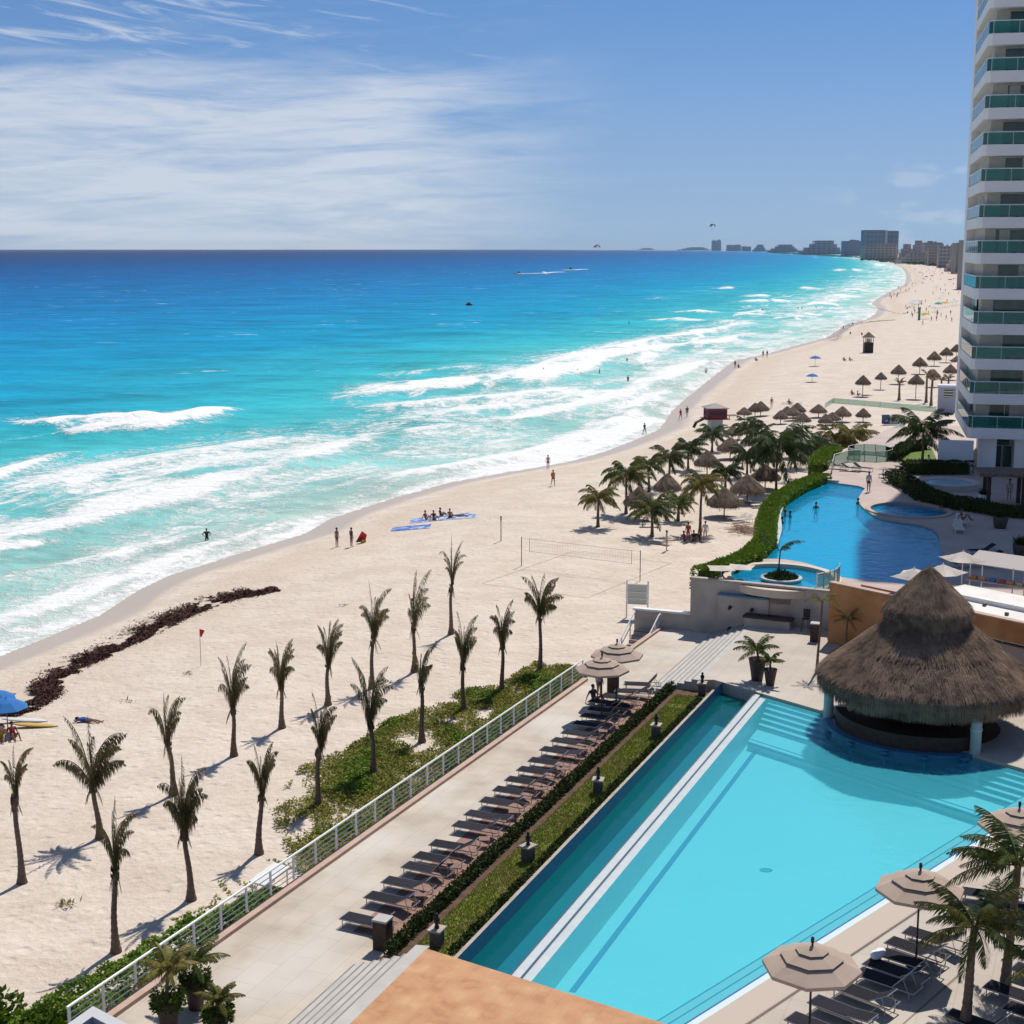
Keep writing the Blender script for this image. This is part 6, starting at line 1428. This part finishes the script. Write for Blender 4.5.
# low land under the skyline
# ------------------------------------------------------------------ people
def skin_body(name, joints, edges, root=0, sub=1):
    me = bpy.data.meshes.new(name); me.from_pydata([j[:3] for j in joints], edges, []); o = bpy.data.objects.new(name, me); COL.objects.link(o)
    sk = o.modifiers.new('s', 'SKIN'); 
    for i, j in enumerate(joints): me.skin_vertices[0].data[i].radius = (j[3], j[4] if len(j) > 4 else j[3])
    me.skin_vertices[0].data[root].use_root = True
    ss = o.modifiers.new('d', 'SUBSURF'); ss.levels = sub
    dg = bpy.context.evaluated_depsgraph_get(); ev = o.evaluated_get(dg); m2 = bpy.data.meshes.new_from_object(ev); m2.name = name
    bpy.data.objects.remove(o); m2.polygons.foreach_set('use_smooth', [True] * len(m2.polygons)); return m2
def lerp3(a, b, t): return tuple(a[i] + (b[i] - a[i]) * t for i in range(3))
def pose(kind):
    """joint table for a 1.72 m adult facing -y"""
    P = dict(pel=(0, 0, .93), wst=(0, 0, 1.08), chs=(0, .01, 1.30), nck=(0, .01, 1.47), hdb=(0, -.01, 1.55), hdt=(0, -.01, 1.68), nose=(0, -.115, 1.60),
        hl=(.10, 0, .88), kl=(.11, -.01, .48), al=(.11, .02, .08), tl=(.12, -.16, .03), hr=(-.10, 0, .88), kr=(-.11, -.01, .48), ar=(-.11, .02, .08), tr=(-.12, -.16, .03),
        sl=(.18, .01, 1.40), el=(.24, .02, 1.12), wl=(.25, -.05, .87), fl=(.25, -.07, .74), sr=(-.18, .01, 1.40), er=(-.24, .02, 1.12), wr=(-.25, -.05, .87), fr=(-.25, -.07, .74))
    if kind == 'walk': P.update(kl=(.10, -.20, .50), al=(.10, -.26, .10), tl=(.10, -.43, .07), kr=(-.10, .10, .48), ar=(-.10, .36, .14), tr=(-.10, .28, .02), el=(.23, .16, 1.13), wl=(.23, .10, .89), fl=(.23, .06, .78), er=(-.23, -.10, 1.14), wr=(-.22, -.28, .97), fr=(-.22, -.37, .90))
    if kind == 'akimbo': P.update(el=(.42, .06, 1.18), wl=(.20, -.03, 1.02), fl=(.14, -.06, .98), er=(-.42, .06, 1.18), wr=(-.20, -.03, 1.02), fr=(-.14, -.06, .98))
    if kind == 'bend': P.update(wst=(0, -.10, 1.02), chs=(0, -.32, 1.12), nck=(0, -.45, 1.20), hdb=(0, -.52, 1.22), hdt=(0, -.60, 1.30), nose=(0, -.64, 1.2), sl=(.18, -.38, 1.12), el=(.2, -.42, .88), wl=(.18, -.50, .66), fl=(.18, -.54, .56), sr=(-.18, -.38, 1.12), er=(-.2, -.42, .88), wr=(-.18, -.50, .66), fr=(-.18, -.54, .56))
    if kind == 'sit': P.update(pel=(0, 0, .12), wst=(0, .06, .26), chs=(0, .10, .50), nck=(0, .10, .68), hdb=(0, .07, .75), hdt=(0, .07, .88), nose=(0, -.04, .80), hl=(.10, -.03, .11), kl=(.16, -.38, .42), al=(.16, -.62, .08), tl=(.16, -.80, .05), hr=(-.10, -.03, .11), kr=(-.16, -.38, .42), ar=(-.16, -.62, .08), tr=(-.16, -.80, .05),
        sl=(.18, .10, .61), el=(.24, .0, .38), wl=(.18, -.28, .42), fl=(.14, -.40, .44), sr=(-.18, .10, .61), er=(-.27, .22, .34), wr=(-.28, .30, .10), fr=(-.28, .34, .03))
    if kind == 'lie': P.update(pel=(0, 0, .12), wst=(0, .15, .12), chs=(0, .37, .13), nck=(0, .55, .13), hdb=(0, .63, .13), hdt=(0, .76, .13), nose=(0, .66, .25), hl=(.10, -.05, .10), kl=(.12, -.45, .12), al=(.12, -.86, .07), tl=(.13, -.93, .18), hr=(-.10, -.05, .10), kr=(-.12, -.42, .22), ar=(-.12, -.70, .07), tr=(-.12, -.85, .08),
        sl=(.18, .47, .12), el=(.28, .24, .08), wl=(.27, -.02, .07), fl=(.27, -.12, .06), sr=(-.18, .47, .12), er=(-.32, .6, .08), wr=(-.2, .78, .08), fr=(-.1, .82, .08))
    return P
SKEL = [('pel', 'wst'), ('wst', 'chs'), ('chs', 'nck'), ('nck', 'hdb'), ('hdb', 'hdt'), ('hdb', 'nose'), ('pel', 'hl'), ('hl', 'kl'), ('kl', 'al'), ('al', 'tl'), ('pel', 'hr'), ('hr', 'kr'), ('kr', 'ar'), ('ar', 'tr'), ('chs', 'sl'), ('sl', 'el'), ('el', 'wl'), ('wl', 'fl'), ('chs', 'sr'), ('sr', 'er'), ('er', 'wr'), ('wr', 'fr')]
RAD = dict(pel=(.13, .10), wst=(.11, .085), chs=(.14, .10), nck=(.05, .05), hdb=(.075, .085), hdt=(.07, .08), nose=(.015, .015), hl=(.085, .085), kl=(.055, .055), al=(.035, .035), tl=(.03, .025), sl=(.055, .055), el=(.038, .038), wl=(.026, .026), fl=(.03, .015))
for k_ in ('h', 'k', 'a', 't', 's', 'e', 'w', 'f'): RAD[k_ + 'r'] = RAD[k_ + 'l']
PM = {}
def person_meshes(kind):
    if kind in PM: return PM[kind]
    P = pose(kind); names = list(P); jt = [(*P[n], *RAD[n]) for n in names]; ed = [(names.index(a), names.index(b)) for a, b in SKEL]
    body = skin_body('body', jt, ed, names.index('pel')); out = {'body': body}
    t = .45 if kind != 'sit' else .4
    kl, kr = lerp3(P['hl'], P['kl'], t), lerp3(P['hr'], P['kr'], t)
    out['shorts'] = skin_body('shorts', [(*lerp3(P['pel'], P['wst'], .5), .135, .11), (*P['pel'], .15, .12), (*P['hl'], .10, .10), (*kl, .09, .09), (*P['hr'], .10, .10), (*kr, .09, .09)], [(0, 1), (1, 2), (2, 3), (1, 4), (4, 5)], 1)
    out['shirt'] = skin_body('shirt', [(*P['pel'], .145, .115), (*P['wst'], .13, .105), (*P['chs'], .155, .115), (*lerp3(P['chs'], P['nck'], .6), .08, .07), (*P['sl'], .075, .075), (*lerp3(P['sl'], P['el'], .6), .06, .06), (*P['sr'], .075, .075), (*lerp3(P['sr'], P['er'], .6), .06, .06)], [(0, 1), (1, 2), (2, 3), (2, 4), (4, 5), (2, 6), (6, 7)], 1)
    h = MB(); c = (Vector(P['hdb']) + Vector(P['hdt'])) / 2; up = (Vector(P['hdt']) - Vector(P['hdb'])).normalized(); fwd = (Vector(P['nose']) - c).normalized()
    h.ell(c + up * .035 - fwd * .022, (.092, .098, .10), 12, 8); me = bpy.data.meshes.new('hair'); me.from_pydata(h.v, [], h.f); me.polygons.foreach_set('use_smooth', [True] * len(me.polygons)); out['hair'] = me
    PM[kind] = out; return out
CL = [(.02, .02, .03), (.35, .03, .03), (.03, .08, .30), (.55, .55, .55), (.45, .25, .05), (.03, .20, .22), (.25, .05, .20), (.05, .05, .06)]
for i, c in enumerate(CL): plain('cloth%d' % i, c, .85)
cache = {}
def person(p, kind, rz, label, skin='skin_d', shorts=0, shirt=None, group=None, sc=1.0, cat='person'):
    root = empty('person', p, rz, sc, label, cat, group); ms_ = person_meshes(kind)
    def add(part, m):
        key = (kind, part, m.name)
        if key not in cache: me = ms_[part].copy(); me.materials.clear(); me.materials.append(m); cache[key] = me
        o = bpy.data.objects.new(part, cache[key]); COL.objects.link(o); o.parent = root
    add('body', M[skin]); add('hair', M['hair'])
    if shorts is not None: add('shorts', M['cloth%d' % shorts])
    if shirt is not None: add('shirt', M['cloth%d' % shirt])
    return root
def pz(px, py, dz=0.0): q = GS(px, py); q.z += dz; return q
PP = [((207, 543), 'akimbo', 0.3, 'dark-clad wader standing alone in the shallow foam on the left, arms out', 'skin_d', 0, 0, -.35), ((337, 547), 'stand', 1.0, 'left one of two people standing near the red kite', 'skin_d', 2, None, 0), ((351.5, 547), 'stand', 2.2, 'person standing right beside the red kite', 'skin_d', 0, 7, 0),
 ((548, 469), 'stand', .2, 'person standing at the waterline, left of a pair', 'skin_d', 0, None, 0), ((553, 486), 'walk', .3, 'person walking on the sand just below the waterline pair', 'skin_d', 1, 4, 0),
 ((644.5, 434), 'walk', .5, 'lone person in the wash seaward of the grove', 'skin_d', 2, 2, -.1), ((680.5, 420), 'walk', .4, 'left walker of the pair by the lifeguard tower', 'skin_d', 1, 1, 0), ((687, 417), 'stand', .1, 'right walker of the pair by the lifeguard tower', 'skin_d', 0, 0, 0),
 ((434, 520), 'sit', .6, 'person sitting at the left of the blue blankets', 'skin_d', 0, 0, 0), ((441, 517), 'sit', 2.0, 'person sitting in the middle of the blue blankets', 'skin_d', 1, 7, 0), ((450, 518), 'sit', 3.0, 'person sitting at the right of the blue blankets', 'skin_d', 5, None, 0), ((459, 517), 'lie', 1.5, 'person lying at the right end of the blue blankets', 'skin_d', 0, None, .05), ((426, 520), 'sit', 1.2, 'person in red sitting apart, left of the blue blankets', 'skin_l', 1, 1, 0),
 ((666.5, 551), 'stand', 1.4, 'person standing on the sand near the volleyball net', 'skin_l', 4, 3, 0), ((688, 542), 'stand', .4, 'dark-skinned standing person of the group under the tall grove palm', 'skin_d', 1, 1, 0), ((705, 541), 'stand', -.4, 'person in pale clothes standing at the right of the grove group', 'skin_l', 3, 3, 0), ((694, 541), 'sit', .3, 'seated person in the middle of the grove group', 'skin_d', 0, 0, 0), ((699, 541), 'sit', .0, 'seated person between the two standing ones of the grove group', 'skin_l', 5, 7, 0), ((684.5, 541.5), 'sit', 1.0, 'seated person at the left of the grove group', 'skin_d', 7, 6, 0),
 ((771.5, 408), 'stand', .3, 'person standing on open sand above the umbrella rows', 'skin_l', 3, 4, 0), ((735, 368), 'stand', .4, 'person at the waterline straight behind the lifeguard tower', 'skin_d', 0, 0, 0), ((738.5, 368), 'sit', .4, 'person crouched beside the waterline stander', 'skin_d', 1, 7, 0), ((756, 361), 'sit', .6, 'person seated at the waterline farther up the beach', 'skin_d', 0, 0, 0), ((763, 357.5), 'stand', .6, 'left of the two dark figures far up the waterline', 'skin_d', 0, 0, 0), ((767, 357.5), 'stand', .2, 'right of the two dark figures far up the waterline', 'skin_d', 2, 7, 0),
 ((789, 406.5), 'sit', .3, 'person sitting on the lone beach lounger on open sand', 'skin_d', 0, 7, .3), ((844, 361), 'sit', .5, 'left of two people sitting below the lookout hut', 'skin_d', 0, 0, 0), ((850, 361), 'sit', .9, 'right of two people sitting below the lookout hut', 'skin_l', 1, 1, 0),
 ((852, 395), 'sit', .5, 'person in the shade of the first open-sand umbrella', 'skin_d', 1, 1, 0), ((858, 396), 'sit', 1.5, 'second person in the shade of the first open-sand umbrella', 'skin_d', 0, 6, 0), ((867, 396), 'lie', 1.5, 'person lying beside the first open-sand umbrella', 'skin_l', 0, 1, 0), ((772, 442), 'sit', 1.0, 'red-dressed person at the left umbrella row', 'skin_d', 1, 1, 0), ((766, 439), 'stand', 1.0, 'standing person in red at the left umbrella row', 'skin_d', 1, 1, 0)]
for q, kd, rz, lab, sk, sh_, st_, dz_ in PP: person(pz(q[0], q[1], dz_), kd, rz, lab, sk, sh_, st_)
sea_p = [((629, 324), 'bather far out near the long white breakers'), ((564, 375.5), 'left bather of the pair inside the main breaker'), ((577.5, 374.5), 'right bather of the pair inside the main breaker'), ((543.5, 373), 'small bather left of the pair in the breaker'), ((599.5, 374), 'small bather right of the pair in the breaker'), ((628, 381), 'bather below the main breaker, nearest the shore'), ((627, 362), 'bather just above the main breaker line'), ((706, 373), 'bather in the shallow wash off the grove'),
 ((798, 309), 'left bather far up the beach in the surf'), ((802, 309), 'middle bather far up the beach in the surf'), ((816, 308), 'right bather far up the beach in the surf'), ((762, 311), 'bather in the distant breakers')]
for q, lab in sea_p:
    p = G(*q, SEA); p.z = SEA - .75; person(p, R.choice(['stand', 'akimbo']), R.uniform(0, 6), lab, 'skin_d', R.choice([0, 1, 2]), R.choice([None, 0, 7]), 'people bathing in the surf', 1.08)
# upper deck people
person(U(868.5, 492), 'stand', .4, 'man in a pale blue shirt and dark trousers standing at the pool corner', 'skin_d', 0, 3)
for q, lab in (((816, 508), 'swimmer alone in the middle of the sunlit pool half'), ((783, 503), 'uppermost bather at the weir rim of the upper pool'), ((785, 516), 'second bather leaning at the weir rim'), ((790, 517), 'bather just off the weir rim, next to another'), ((782, 523), 'lowest bather at the weir rim'), ((858, 504), 'dark bather at the pool corner below the standing man')):
    p = G(*q, 2.93); p.z = 2.93 - 1.25; person(p, 'stand', R.uniform(0, 6), lab, 'skin_d', 0, None, 'bathers in the upper pool')
p = U(962, 525); p.z += .35; person(p, 'sit', 1.2, 'sunbather sitting up on the cushioned lounger', 'skin_d', 1, None); p = U(928, 474); person(p, 'stand', 1.2, 'person in a pale shirt behind the hot tub hedge', 'skin_l', 2, 3)
p = U(1009, 500); person(p, 'stand', 0, 'waiter in white under the pergola', 'skin_d', 3, 3)
p = G(599, 699, 0); person(p, 'stand', .8, 'person in a pale lilac shirt standing under the nearer terrace parasol', 'skin_l', 6, 3)
person(G(594, 702, 0) , 'sit', .8, 'person in dark clothes sitting in the terrace parasol shade', 'skin_d', 0, 7)
person(pz(13, 739, .0), 'sit', .7, 'person in dark red sitting below the blue umbrellas', 'skin_d', 1, 1); person(pz(2, 741, 0), 'sit', .2, 'person in yellow-green cut by the left edge', 'skin_l', 4, 4); person(pz(88, 722, 0), 'lie', 1.2, 'person lying in dark clothes on the sand left of the first palms', 'skin_d', 0, 2)
# crowd on the far beach
k = 0
for x0, x1, y0, y1, n in ((905, 963, 266, 282, 60), (872, 962, 283, 300, 40), (905, 958, 300, 326, 34), (884, 900, 262, 300, 14), (840, 870, 322, 345, 4)):
    for _ in range(n):
        x, y = R.uniform(x0, x1), y0 + (y1 - y0) * R.random() ** 1.2
        p = GS(x, y)
        if p.z < -3.9: continue
        if k == 0: pass
        person(p, R.choice(['stand', 'walk', 'sit', 'stand']), R.uniform(0, 6.28), 'one of the tiny people crowding the far beach', R.choice(['skin_d', 'skin_l']), R.randrange(8), R.choice([None, 0, 1, 2, 3, 4, 6, 7]), 'people on the far crowded beach'); k += 1
# ------------------------------------------------------------------ cloth sun umbrellas
def beach_umbrella(q, r, h, m, label, group=None, lift=0):
    p = pz(*q); root = empty('beach_umbrella', p, 0, 1, label, 'beach umbrella', group); b = MB(); n = 8; vs = [(0, 0, h)]
    for rr_, zz_ in ((.5, h - .12 * r), (1.0, h - .42 * r)):
        for k in range(n): a = 2 * pi * k / n; vs.append((rr_ * r * cos(a), rr_ * r * sin(a), zz_))
    fs = [(0, 1 + k, 1 + (k + 1) % n) for k in range(n)] + [(1 + k, 1 + n + k, 1 + n + (k + 1) % n, 1 + (k + 1) % n) for k in range(n)]
    b.add(vs, fs); b.add([(x, y, z - .03) for x, y, z in vs], [tuple(reversed(f)) for f in fs]); b.build('canopy', m, root); MB().tube([(0, 0, 0), (0, 0, h + .1)], .03, 5).build('pole', M['wood'], root); return root
bl = plain('blue_cloth', (.02, .15, .42), .8); bw = plain('white_cloth', (.7, .68, .66), .8); yl = plain('yellow_cloth', (.62, .42, .03), .8); rd = plain('red_cloth', (.5, .03, .04), .8); gr = plain('green_cloth', (.03, .28, .16), .8)
beach_umbrella((8, 733), 1.15, 1.9, bl, 'nearer blue umbrella cut by the left picture edge'); beach_umbrella((-2, 724), 1.05, 1.9, bl, 'farther blue umbrella behind its neighbour at the left edge')
beach_umbrella((815, 366), 1.3, 2.2, bl, 'blue umbrella alone on the sand above the first pair of rows'); beach_umbrella((812, 382), 1.2, 1.6, bl, 'blue umbrella just below the other blue one on the open sand')
for i, (q, m, lab) in enumerate((((925, 319), yl, 'yellow'), ((945, 307), yl, 'yellow'), ((914, 305), bw, 'white'), ((918, 304), bw, 'white'), ((912, 307), bw, 'white'), ((956, 305), bw, 'white'), ((952, 306), bw, 'white'), ((940, 302), bw, 'white'), ((938, 308), gr, 'green'), ((932, 278), rd, 'red'), ((942, 275), rd, 'red'), ((948, 273), rd, 'red'), ((955, 275), rd, 'red'), ((926, 279), rd, 'red'), ((936, 290), bw, 'white'), ((943, 296), bw, 'white'), ((950, 282), rd, 'red'), ((960, 276), rd, 'red'), ((930, 272), bw, 'white'), ((940, 270), bl, 'blue'), ((920, 274), bl, 'blue'), ((915, 270), bw, 'white'), ((950, 268), bw, 'white'), ((935, 312), bw, 'white'))):
    beach_umbrella(q, 1.9, 2.4, m, 'small %s umbrella in the far beach crowd' % lab, '%s umbrellas in the far beach crowd' % lab)
# small beach things
for q, w_, h_, rz, m, lab in (((411, 528), 3.6, 2.6, .2, mat('blue_patched_cloth', (.05, .14, .45), (.4, .45, .55), 1.5, .9, lo=.5, hi=.6), 'blue blanket lying apart at the left'), ((432, 519), 4.2, 2.8, .2, mat('blue_blanket', (.10, .2, .5), (.45, .5, .62), 1.6, .9, lo=.48, hi=.55), 'left blue blanket under the sitting group'), ((446, 517.5), 4.5, 3.2, .1, mat('blue_white_blanket', (.12, .2, .45), (.6, .62, .66), 1.8, .9, lo=.45, hi=.52), 'pale blue blanket in the middle of the sitting group'), ((460, 517), 3.0, 2.4, .1, mat('blue_blanket', (.10, .2, .5), (.45, .5, .62), 1.6, .9, lo=.48, hi=.55), 'right blue blanket under the sitting group')):
    p = pz(*q, .0); b = MB(); n = 8
    vs = [(-w_ / 2 + w_ * i / n, -h_ / 2 + h_ * j / n, .03 + .04 * mnoise.noise(Vector((i * .9, j * .9, q[0]))) + sand_z(p.x - w_ / 2 + w_ * i / n, p.y - h_ / 2 + h_ * j / n) - p.z) for j in range(n + 1) for i in range(n + 1)]
    b.add(vs, [(j * (n + 1) + i, j * (n + 1) + i + 1, (j + 1) * (n + 1) + i + 1, (j + 1) * (n + 1) + i) for j in range(n) for i in range(n)]); o = b.build('blanket', m, None, False, p); tag(o, lab + ' on the sand', 'blanket')
p = pz(362, 543); kt = empty('kite', p, .3, .62, 'red and yellow kite resting on the sand beside two people', 'kite'); b = MB(); b.add([(-.9, 0, .15), (.0, -.2, 1.75), (.75, .1, 1.1), (.5, .3, .1), (-.2, .5, .6)], [(0, 1, 4), (1, 2, 4), (2, 3, 4), (3, 0, 4)]); b.build('red_panel', rd, kt); b = MB(); b.add([(-.3, -.25, .05), (.55, -.15, .08), (.6, .0, .45), (.0, -.12, .5)], [(0, 1, 2, 3)]); b.build('yellow_panel', yl, kt); MB().tube([(-.9, 0, .15), (0, -.2, 1.75), (.75, .1, 1.1)], .03, 4).build('spar', M['black'], kt)
for q, c, lab in (((35, 727), (.62, .40, .10), 'yellow'), ((25, 722), (.7, .68, .66), 'white')):
    p = pz(*q, .08); b = MB(); b.ell((0, 0, .04), (1.35, .28, .07), 16, 6); o = b.build('paddle_board', plain(lab + '_board', c, .4), None, True, p); o.rotation_euler = (0, 0, -.15); tag(o, lab + ' paddle board lying on the sand near the blue umbrellas', 'paddle board')
# dead leaf litter bits, buoy-like debris
for q, lab in (((188, 674), 'small dark clump of weed on the sand under the red flag'), ((66, 905), 'dead yellow frond lying on the sand left of the brush-crowned palm'), ((128, 702), 'small twig clump on the sand below the seaweed line'), ((343, 606), 'small dark twig clump on the open sand')):
    p = pz(*q); b = MB()
    for _ in range(14 if q[0] != 66 else 40): b.leaf(Vector((R.gauss(0, .18), R.gauss(0, .14), .05)), Vector((R.gauss(0, 1), R.gauss(0, 1), R.uniform(0, .7))), Vector((0, 0, 1)), R.uniform(.15, .4), .06)
    tag(b.build('beach_debris', M['seaweed'] if q[0] != 66 else M['frond_yellow'], None, False, p), lab, 'debris')
# driftwood / netting heap by the hedge
p = pz(748, 531); b = MB()
for _ in range(90): b.tube([Vector((R.gauss(0, 1.0), R.gauss(0, 1.2), R.uniform(0, .2))), Vector((R.gauss(0, 1.0), R.gauss(0, 1.2), R.uniform(.1, .5)))], .03, 3)
tag(b.build('driftwood_heap', M['coping'], None, False, p), 'reddish heap of driftwood and palm waste beside the clipped hedge', 'driftwood heap')
# seaweed belts
def weed(line, wid, n, label, thr=-.05):
    P = [GS(*q) for q in line]; b = MB(); c = 0
    while c < n:
        f = R.random() * (len(P) - 1); i = int(f); t = f - i; q = P[i].lerp(P[i + 1], t); w_ = wid[i] * (1 - t) + wid[i + 1] * t
        d = (P[i + 1] - P[i]).normalized(); nn = Vector((-d.y, d.x, 0)); o_ = R.gauss(0, .5) * w_; x = q + nn * o_
        v = mnoise.noise(Vector((x.x * .55, x.y * .35, 3))) + .6 * mnoise.noise(Vector((x.x * 1.6, x.y * 1.3, 8))) - .25 * abs(o_) / w_
        if v < thr: c += .2; continue
        c += 1; z = sand_z_fast(x.x, x.y, q.z) + R.uniform(.0, .10) * max(.3, min(1, v + .4))
        b.leaf(Vector((x.x, x.y, z)), Vector((R.gauss(0, 1), R.gauss(0, 1), R.uniform(-.1, .5))), Vector((R.gauss(0, .4), R.gauss(0, .4), 1)), R.uniform(.10, .24), R.uniform(.06, .13))
    tag(b.build('seaweed', M['seaweed']), label, None, None, 'stuff')
def sand_z_fast(x, y, z): return z + .02
weed([(8, 716), (28, 708), (48, 693), (60, 679), (80, 664), (100, 657), (125, 644), (150, 632), (180, 618), (210, 605), (240, 596), (276, 589)], [.8, 1.1, 1.4, 1.2, 1.3, 1.2, 1.3, 1.5, 1.7, 1.7, 1.6, 1.0], 60000, 'long ragged belt of dark brown seaweed on the near beach', -.30)
weed([(835, 341), (840, 334), (850, 327), (862, 323), (880, 321), (898, 320)], [3, 4, 4.5, 4, 2.5, 1.2], 7000, 'dark seaweed belt curving along the far waterline below the lookout hut', -.3)
weed([(888, 297), (898, 294), (910, 291)], [4, 5, 3], 2500, 'short dark seaweed patch on the far point', -.3)
weed([(868, 307), (885, 310), (900, 314), (908, 313)], [1.5, 1.8, 1.6, 1.2], 2000, 'thin dark weed line on the wet spit', -.2)
# slim palms on the open sand by the tower
for i, (q, t_, lab) in enumerate((((899, 400), 383, 'left'), ((926, 402.5), 374, 'second'), ((931, 405.5), 380, 'third'), ((941, 395), 380, 'fourth'), ((948, 393), 378, 'rightmost'))):
    b_ = GS(*q); coco('slim_palm', b_, hgt(b_, t_), 1.3, M['frond_beach'], lab + ' slim bare palm among the open-sand umbrellas beside the tower', 'slim palms on the open sand beside the tower', 9, 14, tr=.2, el=(1.4, .6), lw=.12)
# green slide post and yellow cart on far beach
p = GS(919, 320); s_ = mpp(p); g_o = MB().box((0, 0, 6 * s_), (2.2 * s_, 1.2 * s_, 12 * s_)).box((0, 0, 12.3 * s_), (3.0 * s_, 1.6 * s_, .8 * s_)).build('beach_banner', gr, None, False, p); tag(g_o, 'upright green banner post on the far beach next to the yellow umbrella', 'banner')
# ------------------------------------------------------------------ boats and parasails
def boat(q, L_, rz, label, hull=(.6, .6, .6)):
    p = G(*q, SEA); root = empty('motor_boat', p, rz, 1, label, 'boat'); n = 9; b = MB(); vs = []
    for i in range(n + 1):
        t = i / n; w_ = .17 * L_ * (1 - t ** 3) ** .8; zk = -.05 * L_ * (1 - t ** 2); zt = .10 * L_ + .05 * L_ * t * t
        vs += [((t - .5) * L_, -w_, zt), ((t - .5) * L_, -w_ * .6, zk), ((t - .5) * L_, w_ * .6, zk), ((t - .5) * L_, w_, zt)]
    fs = [(i * 4 + k, (i + 1) * 4 + k, (i + 1) * 4 + k + 1, i * 4 + k + 1) for i in range(n) for k in range(3)] + [(0, 1, 2, 3)] + [(i * 4 + 3, (i + 1) * 4 + 3, (i + 1) * 4, i * 4) for i in range(n)]
    b.add(vs, fs); b.build('hull', plain('hull_white', hull, .4), root)
    MB().box((-.05 * L_, 0, .17 * L_), (.3 * L_, .22 * L_, .12 * L_)).build('cabin', M['darkbrown'], root); MB().box((-.05 * L_, 0, .27 * L_), (.36 * L_, .26 * L_, .015 * L_)).build('canopy', plain('boat_roof', (.12, .10, .12)), root)
    f_ = MB(); f_.box((-.1 * L_, 0, .21 * L_), (.02 * L_, .02 * L_, .14 * L_)); f_.build('mast', M['wood'], root)
boat((518, 273.8), 9, pi, 'small dark motor boat at the head of the long far wake'); boat((570, 270), 11, pi, 'motor boat with a short wake, right of the other far boat'); boat((755.5, 252.5), 13, 0, 'tiny boat off the hotel skyline', (.5, .5, .5))
p = G(469, 305.5, SEA); jb = empty('jet_ski', p, 2.6, 1.4, 'small red and dark watercraft alone in the blue middle sea', 'jet ski')
b = MB(); b.ell((0, 0, .35), (1.5, .5, .4), 12, 6); b.build('hull', rd, jb, True); MB().box((.0, 0, .8), (1.0, .35, .35)).build('seat', M['black'], jb); MB().tube([(.55, 0, .8), (.75, 0, 1.25), (.72, .35, 1.3)], .05, 5).build('handlebar', M['black'], jb)
q_ = person(p + Vector((0, 0, .75)), 'sit', 2.6 + pi / 2, 'rider sitting on the small red watercraft', 'skin_d', 0, 0)
def parasail(px, py, alt_px, s, cols, label):
    base = G(px, alt_px, SEA); Y = base.y; k = (512 - py) / F; H_ = Y * (k * cos(TH) - sin(TH)) / (cos(TH) + k * sin(TH)) + HC
    p = Vector((base.x, Y, H_)); sc = mpp(p) * s; root = empty('parasail', p, .3, 1, label, 'parasail'); n = 10
    for g in range(2):
        b = MB()
        for i in range(n):
            if (i // 2) % 2 != g: continue
            for j in range(4):
                def pt(i_, j_):
                    t = pi * (i_ / n); f = pi * .5 * (j_ / 4); return (-cos(t) * sc * (.35 + .65 * cos(f)), -sin(f) * sc * .55, (sin(t) * .9 * cos(f * .6)) * sc)
                b.add([pt(i, j), pt(i + 1, j), pt(i + 1, j + 1), pt(i, j + 1)], [(0, 1, 2, 3)])
        b.build('canopy_panel', cols[g], root)
    l = MB()
    for i in (0, 2, 5, 8, 10): t = pi * i / n; l.tube([(-cos(t) * sc, 0, sin(t) * .9 * sc), (0, 0, -sc * 1.5)], .03 * sc / 4, 3)
    l.build('lines', M['black'], root); return root
parasail(597, 247.5, 251.5, 3.6, (rd, plain('orange_cloth', (.6, .25, .03))), 'red parasail low over the horizon'); parasail(712, 226.5, 251.8, 3.3, (yl, plain('grey_green_cloth', (.12, .15, .10))), 'yellow and grey parasail above the lone horizon tower')

# wakes
def wake(line, wd, label):
    P = [G(*q, SEA + .12) for q in line]; b = MB()
    for _ in range(260):
        f = R.random() * (len(P) - 1); i = int(f); q = P[i].lerp(P[i + 1], f - i); w_ = wd * (1 - .6 * f / (len(P) - 1))
        c = q + Vector((R.uniform(-3, 3), R.gauss(0, .5) * w_, R.uniform(0, .3))); a = R.uniform(2, 6); h = R.uniform(.25, .6) * w_
        b.add([(c.x - a, c.y, c.z), (c.x, c.y - h, c.z), (c.x + a, c.y + R.uniform(-.3, .3) * h, c.z), (c.x + R.uniform(-1, 1), c.y + h, c.z + .05)], [(0, 1, 2, 3)])
    tag(b.build('boat_wake', plain('wake_foam', (.8, .82, .82), .9)), label, None, None, 'stuff')
wake([(519, 273.8), (530, 273.6), (545, 273.2), (553, 272.4), (562, 272.0)], 5, 'long white wake trailing right of the left far boat'); wake([(566, 270.2), (574, 269.9), (586, 269.3)], 5, 'short white wake of the right far boat')
